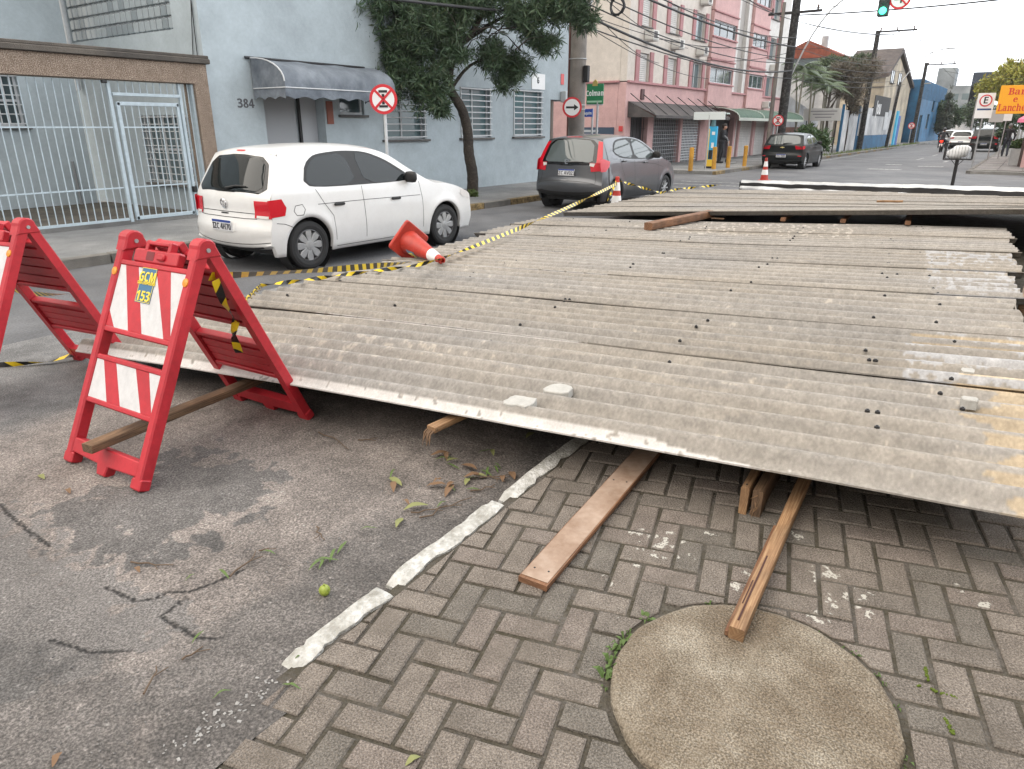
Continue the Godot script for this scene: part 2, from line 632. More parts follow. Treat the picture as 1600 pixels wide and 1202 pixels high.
	b.vtx(V3(-1.5, 0, 1), Vector3.UP, Vector2(1, 0))
	b.vtx(V3(-1.5, 0, -6), Vector3.UP, Vector2(1, 1))
	b.vtx(V3(-6.5, 0, -6), Vector3.UP, Vector2(0, 1))
	b.face(i0, i0 + 1, i0 + 2)
	b.face(i0, i0 + 2, i0 + 3)
	setting("worn_road", b, m)
	# markings at the crossing
	for q in [[-9.3, -20.55, -2.2, -20.4], [-9.3, -21.9, -2.2, -21.75], [-9.3, -23.1, -2.2, -22.95], [-5.6, -34.9, -4.3, -34.3], [-4.1, -38.6, -3.1, -38.0], [-5.6, -39.6, -4.9, -39.0], [-3.6, -45.5, -3.45, -43.5], [-5.1, -49, -4.98, -46], [-5.05, -56, -4.93, -53], [-9.1, -32.6, -9.0, -52]]:
		setting("road_marking", sheet(q[0], q[3] if q[3] > q[1] else q[1], q[2], q[1] if q[3] > q[1] else q[3], 0.004), M.road_paint)
	# pavements as raised slabs
	b = MB.new()
	b.box(V3(-19.8, 0.05, 10.35), V3(20.34, 0.14, 59.3))
	setting("pavement", b, M.stone_paving)
	b = MB.new()
	b.box(V3(-20.0, 0.05, -113.4), V3(20.7, 0.14, 173.0))
	setting("pavement_across", b, M.stone_paving)
	b = MB.new()
	b.box(V3(18.2, 0.03, -117.0), V3(39.9, 0.14, 167.8))
	setting("pavement_right_far", b, M.concrete)
	# kerbs, stone by stone
	var k0 := Node3D.new()
	k0.name = "kerb"
	add_child(k0)
	k0.set_meta("kind", "structure")
	var yel := over(tri(mat(0.42, 0.29, 0.12, 0.85), 1.0, mottle(41, 256, 0.9, 0.8, 0.2, Color(0.5, 0.5, 0.52), Color(1, 1, 1), 0.02, 0.1)), 0.2, M.large)
	var gstone := over(tri(mat(0.3, 0.28, 0.25, 0.9), 1.0, M.fine, M.bumpy, 0.5), 0.2, M.large)
	var cs := MB.new()
	cs.box(Vector3.ZERO, V3(0.15, 0.2, 0.985), 0.012)
	var cm := cs.mesh()
	for i in 30:
		var z := 2.0 - i * 1.0
		if z < -19.0:
			break
		var o := part(k0, "kerb_stone", cm, gstone if (i < 13 or i % 5 == 0) else yel)
		o.position = V3(-9.555, 0.025 + rng.randf_range(-0.006, 0.006), z)
		o.rotation.y = rng.randf_range(-0.006, 0.006)
	for i in 42:
		var o := part(k0, "kerb_stone", cm, gstone if i % 3 else yel)
		o.position = V3(-9.58, 0.025 + rng.randf_range(-0.006, 0.006), -27.4 - i)
		o.rotation.y = rng.randf_range(-0.006, 0.006)
	for i in 36:
		var o := part(k0, "kerb_stone", cm, gstone)
		o.position = V3(-1.82, 0.015 + rng.randf_range(-0.006, 0.006), -33.6 - i)
	# big slabs of the far right pavement
	var sl := MB.new()
	sl.box(Vector3.ZERO, V3(0.79, 0.03, 1.18), 0.006)
	var slm := sl.mesh()
	var host := get_node("pavement_right_far")
	for i in 24:
		for j in 3:
			var o := part(host, "paving_slab", slm, M.slab if (i * 3 + j) % 4 else M.concrete)
			o.position = V3(-1.32 + j * 0.8, 0.115 + rng.randf_range(-0.002, 0.002), -34.2 - i * 1.2)

func near_pavement() -> void:
	var base := MB.new()
	var rows := []
	for z: float in [4.0, -0.9, -2.9, -18.5]:
		var row := PackedVector3Array()
		for x: float in [-1.64, 12.0]:
			row.append(V3(x, walk_y(z) - 0.0065, z))
		rows.append(row)
	base.grid(rows)
	base.box(V3(5.2, -0.25, -9.0), V3(13.3, 0.3, 18.9))
	var host := setting("near_pavement", base, M.soil)
	# stains that lie on the pavers: one 4 m square of the ground (1 px = 4 mm), first row at z = 0 going towards +z, wrapping
	var S := 1024
	var im := Image.create(S, S, false, Image.FORMAT_RGBA8)
	im.fill(Color(0.3, 0.3, 0.3, 0))
	var na := grey(51, 0.01, S, 4)
	var nb := grey(52, 0.06, S, 4)
	var r := RandomNumberGenerator.new()
	r.seed = 3
	for j in S:
		for i in S:
			var k := j * S + i
			var t := (na[k] - 150) / 60.0
			if t > 0.0:
				im.set_pixel(i, j, Color(0.37, 0.345, 0.31, clampf(t, 0.0, 1.0) * 0.5))
	for s in SPLATS:
		var ci := int(fposmod(s[0] / 4.0, 1.0) * S)
		var cj := int(fposmod(s[1] / 4.0, 1.0) * S)
		var rad := int(s[2] / 4.0 * S)
		for dj in range(-rad, rad + 1):
			for di in range(-rad, rad + 1):
				var q := Vector2(di, dj).length() / rad
				var k := posmod(cj + dj, S) * S + posmod(ci + di, S)
				if nb[k] / 255.0 - 0.42 > q * 0.42 and r.randf() > 0.1:
					im.set_pixel(posmod(ci + di, S), posmod(cj + dj, S), Color(0.78, 0.77, 0.74, 0.8))
	var stains := ImageTexture.create_from_image(im)
	var tone := [[0.295, 0.257, 0.224], [0.315, 0.276, 0.242], [0.265, 0.234, 0.206], [0.30, 0.257, 0.228], [0.24, 0.218, 0.192]]
	var grain := mottle(55, 512, 0.3, 1.1, 0.8, Color(0.5, 0.49, 0.48), Color(1, 1, 1), 0.01, 0.14)
	var mats := []
	for t in tone:
		var m := tri(mat(t[0], t[1], t[2], 0.92), 1.6, grain, M.bumpy, 0.7)
		m.detail_enabled = true
		m.detail_blend_mode = BaseMaterial3D.BLEND_MODE_MIX
		m.detail_albedo = stains
		m.detail_uv_layer = BaseMaterial3D.DETAIL_UV_2
		m.uv2_triplanar = true
		m.uv2_world_triplanar = true
		m.uv2_scale = Vector3(0.25, 0.25, 0.25)
		mats.append(m)
	var u := 0.105
	var g := 0.0065
	var turn := 0.26
	var lid := Vector2(-0.37, -1.765)
	var lid_r := 0.412
	var hole := circle(lid_r + 0.022, 40, lid)
	var field := PackedVector2Array([Vector2(-1.595, 4), Vector2(3, 4), Vector2(3, -4.6), Vector2(-1.595, -4.6)])
	var whole := []
	for v in 3:
		var pm := MB.new()
		pm.T = Transform3D(Basis(Vector3.RIGHT, -PI / 2), Vector3.ZERO)
		var e := rng.randf_range(0.0, 0.0025)
		pm.prism(PackedVector2Array([Vector2(-u + g, -u / 2 + g), Vector2(u - g - e, -u / 2 + g + e), Vector2(u - g, u / 2 - g), Vector2(-u + g + e, u / 2 - g)]), -0.03, 0.0, 0.005, false)
		whole.append(pm.mesh())
	var far := MB.new()
	var count := 0
	var ca := cos(turn)
	var sa := sin(turn)
	var cand := []
	for iy in range(-45, 46):
		for ix in range(-45, 46):
			var dd := posmod(ix - iy, 4)
			if dd != 0 and dd != 3:
				continue
			var c := Vector2(ix + 1.0, iy + 0.5) * u if dd == 0 else Vector2(ix + 0.5, iy + 1.0) * u
			var w := Vector2(c.x * ca + c.y * sa, -c.x * sa + c.y * ca) + Vector2(-0.4, -1.9)
			if w.x < -1.75 or w.x > 1.6 or w.y > 0.2 or w.y < -4.4:
				continue
			cand.append([w, dd])
	cand.sort_custom(func(a, b): return a[0].length() < b[0].length())
	for e in cand:
		var w: Vector2 = e[0]
		var long := Vector2(ca, -sa) if e[1] == 0 else Vector2(sa, ca)
		var wide := Vector2(sa, ca) if e[1] == 0 else Vector2(-ca, sa)
		var corners := PackedVector2Array()
		for k: Vector2 in [Vector2(-1, -1), Vector2(1, -1), Vector2(1, 1), Vector2(-1, 1)]:
			corners.append(w + long * k.x * (u - g) + wide * k.y * (u / 2 - g))
		# would the photograph show it?
		var seen := w.y < -0.55 - 0.0 and w.y > -3.55 and (w.x + 0.35) < 0.16 * (-w.y) + 0.75 and w.x > -1.5 - (w.y + 0.7) * 0.1 - 0.2
		var tilt := 0.05 if w.y < -0.9 and w.y > -2.9 else 0.0
		var y := walk_y(w.y) + rng.randf_range(-0.003, 0.003)
		if seen and count < 300:
			var pieces := Geometry2D.intersect_polygons(corners, field)
			if pieces.is_empty():
				continue
			pieces = Geometry2D.clip_polygons(pieces[0], hole)
			if pieces.is_empty() or pieces[0].size() < 3 or absf(area(pieces[0])) < 0.0012:
				continue
			var full := absf(area(pieces[0]) - area(corners)) < 1e-6 or absf(area(pieces[0]) + area(corners)) < 1e-6
			var o: MeshInstance3D
			if full:
				o = part(host, "paver", whole[count % 3], mats[rng.randi() % 5])
				o.transform = Transform3D(Basis(Vector3.RIGHT, tilt + rng.randf_range(-0.01, 0.01)) * Basis(Vector3.UP, (turn if e[1] == 0 else turn + PI / 2) + rng.randf_range(-0.008, 0.008)), V3(w.x, y, w.y))
			else:
				var pm := MB.new()
				pm.T = Transform3D(Basis(Vector3.RIGHT, -PI / 2), Vector3.ZERO)
				var flat := PackedVector2Array()
				for q in pieces[0]:
					flat.append(Vector2(q.x - w.x, -(q.y - w.y)))
				pm.prism(flat, -0.03, 0.0, 0.003, false)
				o = part(host, "paver", pm, mats[rng.randi() % 5])
				o.transform = Transform3D(Basis(Vector3.RIGHT, tilt), V3(w.x, y, w.y))
			count += 1
		else:
			var pieces := Geometry2D.intersect_polygons(corners, field)
			if pieces.is_empty() or Geometry2D.is_point_in_polygon(w, hole):
				continue
			far.T = Transform3D(Basis(Vector3.RIGHT, tilt) * Basis(Vector3.RIGHT, -PI / 2), V3(w.x, y, w.y))
			var flat := PackedVector2Array()
			for q in pieces[0]:
				flat.append(Vector2(q.x - w.x, -(q.y - w.y)))
			far.prism(flat, -0.03, 0.0, 0.0, false)
	stuff(part(host, "paver_field", far, mats[1]))
	print("pavers ", count)
	# white painted kerb, cracked into stones
	var kb := Node3D.new()
	kb.name = "white_kerb"
	add_child(kb)
	kb.set_meta("kind", "structure")
	var chipped := over(tri(mat(0.68, 0.68, 0.67, 0.8), 1.2, mottle(57, 512, 1.0, 0.8, 0.2, Color(0.7, 0.69, 0.66), Color(1, 1, 1), 0.012, 0.05), M.bumpy, 0.6), 0.5, M.plain)
	var wob := FastNoiseLite.new()
	wob.seed = 8
	wob.frequency = 4.0
	for seg in [[-1.06, -1.545, 0.008], [-1.575, -2.28, 0.0], [-2.30, -3.3, 0.0], [-3.32, -4.3, 0.0], [-4.32, -5.3, 0.0], [-5.32, -6.3, 0], [-6.32, -7.3, 0]]:
		var kr := []
		var n := 22
		for i in n + 1:
			var z := lerpf(seg[0], seg[1], float(i) / n)
			var end := 0.02 * pow(absf(i - n / 2.0) / (n / 2.0), 8.0)
			var hgt := walk_y(z) * 0.92 + 0.012 - end * 0.4 - (0.02 if (i == 0 or i == n) else 0.0)
			if seg[0] > -1.2 and i < 5:
				hgt -= 0.004 * (5 - i)
			var dx := wob.get_noise_1d(z * 0.8) * 0.012 + maxf(0.0, wob.get_noise_1d(z * 2.6 + 9.0) - 0.25) * 0.05
			var d2 := wob.get_noise_1d(z * 1.1 + 50) * 0.02 - maxf(0.0, wob.get_noise_1d(z * 4.0 + 70) - 0.1) * 0.05
			kr.append(PackedVector3Array([V3(-1.695 + dx - 0.002, -0.05, z), V3(-1.692 + dx, hgt - 0.006, z), V3(-1.689 + dx, hgt - 0.002, z), V3(-1.684 + dx, hgt, z), V3(-1.63 + d2, hgt + wob.get_noise_1d(z * 9) * 0.003, z), V3(-1.61 + d2, hgt - 0.006 + wob.get_noise_1d(z * 14) * 0.006, z), V3(-1.606 + d2, -0.05, z)]))
		var km := MB.new()
		for c in 6:
			if c in [2, 4]:
				continue
			var strip := []
			for row: PackedVector3Array in kr:
				strip.append(row.slice(c, c + (3 if c in [1, 3] else 2)))
			km.grid(strip)
		for e in [0, n]:
			var q: PackedVector3Array = kr[e]
			for i in range(1, q.size() - 1):
				if e == 0:
					km.tri(q[0], q[i + 1], q[i]) if false else km.tri(q[0], q[i], q[i + 1])
				else:
					km.tri(q[0], q[i + 1], q[i])
		part(kb, "kerb_stone", km, chipped)
	# round concrete lid
	var lm := MB.new()
	var prof := [Vector2(lid_r - 0.004, -0.05), Vector2(lid_r, 0.0), Vector2(lid_r - 0.006, 0.014), Vector2(lid_r - 0.02, 0.02), Vector2(lid_r * 0.6, 0.024), Vector2(0.001, 0.024)]
	lm.T = Transform3D(Basis(Vector3.RIGHT, 0.045), Vector3.ZERO)
	var lrows := []
	for j in prof.size():
		var row := PackedVector3Array()
		for k in 72:
			var a := -TAU * k / 72.0
			var rr: float = prof[j].x * (1.0 + (bend.get_noise_2d(cos(a) * 9.0, sin(a) * 9.0) * 0.02 if j < 4 else 0.0))
			row.append(V3(cos(a) * rr, prof[j].y, sin(a) * rr))
		lrows.append(row)
	lm.grid(lrows, false, true)
	var lmat := over(tri(mat(0.52, 0.475, 0.405, 0.95), 1.1, mottle(61, 1024, 0.25, 1.3, 0.7, Color(0.5, 0.48, 0.44), Color(1, 1, 1), 0.006, 0.11), M.bumpy, 1.2), 0.45, mottle(62, 512, 1.0, 0.4, 0.05, Color(0.68, 0.63, 0.58), Color(1, 1, 1), 0.012, 0.05))
	var lo := single("inspection_cover", lm, lmat, "round rough concrete inspection cover set in the brick pavement", "inspection cover")
	lo.position = V3(lid.x, walk_y(lid.y), lid.y)
	weeds(lid, lid_r)
	debris()

func area(p: PackedVector2Array) -> float:
	var s := 0.0
	for k in p.size():
		s += p[k].cross(p[(k + 1) % p.size()])
	return s / 2.0

func weeds(c: Vector2, r: float) -> void:
	# small weeds in the joint round the cover, tuft by tuft
	var gm := mat(0.075, 0.125, 0.03, 0.7)
	gm.backlight_enabled = true
	gm.backlight = Color(0.15, 0.25, 0.05)
	var spots := []
	for k in 12:
		spots.append([PI * 0.93 + k * 0.075 - 0.25, 0.028])
	for k in 9:
		spots.append([-PI / 2 + 0.25 + k * 0.1, 0.016])
	for k in 5:
		spots.append([-PI / 2 - 0.75 + k * 0.12, 0.016])
	for k in 6:
		spots.append([-0.08 + k * 0.07, 0.02])
	for s in spots:
		if rng.randf() < 0.2:
			continue
		var sz := rng.randf_range(0.4, 1.15)
		var b := MB.new()
		for l in 5 + rng.randi() % 8:
			var a := rng.randf() * TAU
			var ln: float = s[1] * rng.randf_range(0.5, 1.5) * sz
			var o := Vector3(cos(a), 0, sin(a))
			var sd := o.cross(Vector3.UP) * ln * rng.randf_range(0.12, 0.24)
			var base := o * 0.004
			var mid := o * ln * 0.6 + Vector3.UP * ln * rng.randf_range(0.35, 0.9)
			var tip := o * ln * 1.1 + Vector3.UP * ln * rng.randf_range(0.1, 0.7)
			b.quad(base - sd * 0.3, base + sd * 0.3, mid + sd, mid - sd)
			b.tri(mid - sd, mid + sd, tip)
		var p := c + Vector2(cos(s[0]), sin(s[0])) * (r + rng.randf_range(0.008, 0.022))
		var o := single("weed", b, gm, "small green weed in the joint around the round concrete cover", "weed", "weeds around the round cover")
		o.position = V3(p.x, walk_y(p.y) - 0.008, p.y)

func debris() -> void:
	var bark := mat(0.11, 0.075, 0.05, 0.9)
	for t in TWIGS:
		var b := MB.new()
		var a := V3(t[0], 0.008, t[1])
		var e := V3(t[2], 0.008, t[3])
		var pts := []
		var rad := []
		var d := (e - a).cross(Vector3.UP).normalized()
		for i in 6:
			var k := i / 5.0
			pts.append(a.lerp(e, k) - a + d * sin(k * PI * 1.3) * (e - a).length() * rng.randf_range(-0.09, 0.12) + Vector3.UP * rng.randf() * 0.006)
			rad.append(lerpf(0.0038, 0.0018, k))
		b.tube(pts, rad, 6)
		b.tube([pts[3], pts[3] + (d + (e - a).normalized()) * 0.035 + Vector3.UP * 0.006], 0.0016, 5)
		var o := single("twig", b, bark, "thin dry brown twig lying on the worn asphalt", "twig", "twigs on the asphalt")
		o.position = a
	var greens := [mat(0.08, 0.13, 0.03, 0.6), mat(0.2, 0.21, 0.08, 0.7), mat(0.17, 0.1, 0.055, 0.8)]
	for l in LEAVES:
		var b := MB.new()
		var ln: float = l[3]
		var wd := ln * (0.07 if l[4] == 0 else 0.2)
		var rows := []
		for i in 7:
			var k := i / 6.0
			var w := wd * sin(PI * clampf(k * 0.94 + 0.03, 0, 1))
			var y := 0.004 + 0.014 * sin(k * PI) * (0.4 + rng.randf() * 0.6)
			rows.append(PackedVector3Array([V3(-w, y + w * 0.25, (k - 0.5) * ln), V3(0, y, (k - 0.5) * ln), V3(w, y + w * 0.25, (k - 0.5) * ln)]))
		b.grid(rows, true)
		var o := single("fallen_leaf", b, greens[l[4]], ["narrow fresh green leaf fallen on the ground", "pale yellow green leaf fallen on the ground", "dry brown curled leaf fallen on the ground"][l[4]], "leaf", ["fallen green leaves", "fallen yellow leaves", "fallen brown leaves"][l[4]])
		o.position = V3(l[0], 0.003, l[1])
		o.rotation.y = l[2]
	# a drift of leaf litter by the kerb, at the edge of the roof's shade
	for i in 26:
		var b := MB.new()
		var ln := rng.randf_range(0.05, 0.12)
		var kind := rng.randi() % 3
		var wd := ln * (0.06 if kind == 0 else 0.16)
		var rows := []
		for k in 6:
			var t := k / 5.0
			var w := wd * sin(PI * clampf(t * 0.94 + 0.03, 0, 1))
			var y := 0.003 + 0.016 * sin(t * PI) * rng.randf_range(0.3, 1.0)
			rows.append(PackedVector3Array([V3(-w, y + w * 0.3, (t - 0.5) * ln), V3(0, y, (t - 0.5) * ln), V3(w, y + w * 0.3, (t - 0.5) * ln)]))
		b.grid(rows, true)
		var o := single("litter_leaf", b, greens[kind], "small leaf in the drift of litter at the kerb under the roof edge", "leaf", "leaf litter by the kerb")
		o.position = V3(-1.92 - absf(rng.randfn()) * 0.16, 0.004 + rng.randf() * 0.01, -2.45 + rng.randfn() * 0.2)
		o.rotation = V3(rng.randfn() * 0.1, rng.randf() * 6.0, 0)
	# moss in two paver joints at the right
	var mossy := tri(mat(0.13, 0.19, 0.02, 1.0), 6.0, M.fine)
	for q in [[0.053, -2.165, 0.075, 0.0], [0.085, -2.10, 0.11, 1.4], [0.13, -1.98, 0.06, 0.15]]:
		var b := MB.new()
		for i in 26:
			b.T = Transform3D(Basis.from_euler(V3(rng.randf() * 3, rng.randf() * 3, 0)), V3(rng.randfn() * 0.002, rng.randf() * 0.004, (rng.randf() - 0.5) * q[2]))
			b.box(Vector3.ZERO, V3(0.007, 0.006, 0.008), 0.002)
		var o := stuff(single("moss", b, mossy, "bright green moss in a paver joint right of the round cover, %s" % ["upper strip", "lower cross strip", "lowest strip"][int(q[2] * 20) % 3], "moss")) as Node3D
		o.position = V3(q[0], walk_y(q[1]) - 0.003, q[1])
		o.rotation.y = 0.26 + q[3]
	# green fruit
	var f := MB.new()
	var rows := []
	for i in 11:
		var t := PI * i / 10.0
		var row := PackedVector3Array()
		for k in 18:
			var a := -TAU * k / 18
			var rr := 0.021 * sin(t) * (1.0 + 0.05 * sin(a * 3))
			row.append(V3(rr * cos(a), 0.021 - 0.022 * cos(t), rr * sin(a)))
		rows.append(row)
	f.grid(rows, false, true)
	f.tube([V3(0, 0.042, 0), V3(0.004, 0.052, 0.003)], 0.003, 6)
	var fm := tri(mat(0.34, 0.42, 0.06, 0.4), 12.0, M.large, null, 0.3, false)
	var fo := single("green_fruit", f, fm, "small round green fruit lying on the asphalt near the white kerb", "fruit")
	fo.position = V3(-1.846, 0, -1.411)
	# crumbs of broken kerb and grit
	var crumb := MB.new()
	for i in 80:
		var t := fposmod(rng.randf() * 0.35 + [0.0, 0.42, 0.7][rng.randi() % 3], 1.0)
		var p := V3(-1.64 + rng.randfn() * 0.028, 0.001, lerpf(-1.06, -0.66, t) + rng.randfn() * 0.02)
		var s := rng.randf_range(0.002, 0.009)
		crumb.T = Transform3D(Basis.from_euler(V3(rng.randfn() * 0.15, rng.randf() * 6, rng.randfn() * 0.15)), p)
		crumb.prism(PackedVector2Array([Vector2(-s, -s * 0.5), Vector2(s * 0.6, -s * rng.randf_range(0.3, 0.8)), Vector2(s * rng.randf_range(0.7, 1.2), s * 0.3), Vector2(-s * 0.2, s * rng.randf_range(0.4, 0.9))]), 0.0, 0.002) if false else crumb.box(Vector3.ZERO, V3(s * rng.randf_range(0.6, 1.6), s * 0.25, s * 1.5), s * 0.1)
	stuff(single("kerb_crumbs", crumb, over(tri(mat(0.58, 0.57, 0.55, 0.9), 4.0, M.fine), 3.0, M.large), "white crumbs of the broken kerb end on the asphalt", "rubble"))
	var grit := MB.new()
	for i in 900:
		var p := V3(rng.randf_range(-5.2, -1.75), 0.001, rng.randf_range(-2.4, -0.5))
		if rng.randf() < 0.5:
			p.x = -1.75 - absf(rng.randfn()) * 0.35
		var s := rng.randf_range(0.002, 0.007) * (1.6 if rng.randf() < 0.06 else 1.0)
		grit.T = Transform3D(Basis.from_euler(V3(rng.randf() * 3, rng.randf() * 3, 0)), p)
		grit.box(Vector3.ZERO, V3(s, s * 0.6, s * 1.2), s * 0.2)
	stuff(single("grit", grit, tri(mat(0.22, 0.21, 0.2, 0.9), 1.0, M.large), "loose grit and small stones scattered along the gutter", "grit"))

# ------------------------------------------------------------------ the fallen roof
func roof_point(a: float, b: float, up: float) -> Vector3:
	return PO + PA * a + PB * b + PN * up

func roof_tex() -> ImageTexture:
	var w := 800
	var h := 1600
	var n1 := grey(71, 0.006, 1024, 4)
	var n2 := grey(72, 0.03, 1024, 4)
	var n3 := grey(73, 0.11, 1024, 3)
	var r := RandomNumberGenerator.new()
	r.seed = 2
	var d := PackedByteArray()
	d.resize(w * h * 3)
	var seams := [-1.74, -0.48, 0.61, 1.82, 3.0, 4.22, 5.35, 6.5]
	for j in h:
		var b := -2.0 + 16.0 * j / h
		var strip := 0
		for s in seams.size():
			if b >= seams[s] - 0.01:
				strip = s
		var from_seam: float = b - seams[strip]
		var tint := float((strip * 7 + 3) % 5) / 5.0 - 0.4
		for i in w:
			var a := -0.6 + 8.0 * i / w
			var k1 := (j % 1024) * 1024 + (i * 2 / 5) % 1024      # drawn out along the waves
			var k2 := (j * 2 % 1024) * 1024 + (i / 7) % 1024
			var k3 := (j % 1024) * 1024 + i
			var s1 := n1[k1] / 255.0 - 0.5
			var s2 := n2[k2] / 255.0 - 0.5
			var s3 := n3[k3] / 255.0 - 0.5
			var v := 0.93 + s1 * 0.10 + s2 * 0.14 + s3 * 0.13 + tint * 0.05 + (r.randf() - 0.5) * 0.13
			var warm := 0.026 + s1 * 0.05
			# dark weathered streaks
			if s1 + s2 * 0.8 > 0.23:
				v *= 0.93
				warm -= 0.01
			# pale lichen crust, front left and along some rows
			var crust := s3 * 1.1 + s2 * 0.5 - (0.12 + 0.30 * Vector2((a - 1.9) / 1.5, (b + 1.05) / 0.5).length())
			if crust > 0.0 or (s3 > 0.28 and s2 > 0.12 and strip < 3):
				v += 0.11
				warm += 0.015
			# old white paint on the overlapping edge waves
			var painted := 0.0
			if strip == 0 and from_seam < 0.05:
				painted = 4.35 - a + s2 * 1.6
			elif strip == 1 and from_seam < 0.055 + s3 * 0.03:
				painted = minf(a - 1.0, 3.6 - a) + s2 * 1.2
			elif strip in [3, 4] and from_seam < 0.05 + s3 * 0.04:
				painted = minf(a - 0.5, 2.9 - a) + s2 * 1.4
			# the ends that a ridge cap once covered: cleaner, paler, some of it rust coloured
			var edge := 5.36 + 0.09 * s2 - (0.18 if strip in [1, 2] else 0.0)
			if a > edge and b < 6.6:
				v = v * 0.96 + 0.08
				if s2 + s3 * 0.6 > 0.06 and strip in [1, 3, 4]:
					v += 0.14
					warm = -0.02
				if strip < 2 and fposmod(from_seam * 5.0 + 0.2, 1.0) < 0.5 and a > edge + 0.12 + s2 * 0.3:
					warm = 0.1
					v += 0.06
			if a > 1.6 and a < 4.6 and b > 5.0 and b < 6.6 and s3 + s2 * 0.4 > 0.2:
				v += 0.18
			v = clampf(v, 0.3, 1.25) * 0.74
			if painted > 0.0 and s3 < 0.26:
				v = 0.97 + s3 * 0.12
				warm = 0.0
			var o := (j * w + i) * 3
			d[o] = int(255 * minf(1.0, v * (1.0 + warm)))
			d[o + 1] = int(255 * minf(1.0, v * (1.0 + warm * 0.25)))
			d[o + 2] = int(255 * minf(1.0, v * (1.0 - warm)))
	return img3(d, w, h)

func roof_sheet(a0: float, a1: float, b0: float, b1: float, waves: float, half: bool, lift: Callable, frame: Transform3D) -> MB:
	var nb := int(waves * 10)
	var na := 46
	var top := []
	var bot := []
	var uv := []
	for i in nb + 1:
		var k := float(i) / nb
		var b := lerpf(b0, b1, k)
		var rt := PackedVector3Array()
		var rb := PackedVector3Array()
		var ru := []
		var wave := (-0.034 if half else 0.034) * cos(TAU * waves * k)
		for j in na + 1:
			var t := float(j) / na
			var a := lerpf(a0, a1, t)
			if j == 0 or j == na:
				a += bend.get_noise_2d(b * 9.0, a0 * 3.0 + j) * 0.05
			var p := frame * V3(a, wave + 0.010 * (1.0 - k) + lift.call(a, b) + bend.get_noise_2d(a * 1.2, b * 1.2 + floor(b0 * 3.0)) * 0.006, b)
			rt.append(p)
			rb.append(p - V3(0, 0.008, 0))
			ru.append(Vector2((a + 0.6) / 8.0, (b + 2.0) / 16.0))
		top.append(rt)
		bot.append(rb)
		uv.append(ru)
	var m := MB.new()
	m.grid(top, false, false, uv)
	m.grid(bot, true, false, uv)
	for s in [0, nb]:
		m.grid([bot[s], top[s]] if s == 0 else [top[s], bot[s]], false, false, [uv[s], uv[s]])
	var l0 := PackedVector3Array()
	var l1 := PackedVector3Array()
	var r0 := PackedVector3Array()
	var r1 := PackedVector3Array()
	for i in nb + 1:
		l0.append(bot[i][0])
		l1.append(top[i][0])
		r0.append(bot[i][na])
		r1.append(top[i][na])
	m.grid([l0, l1], true)
	m.grid([r0, r1])
	return m

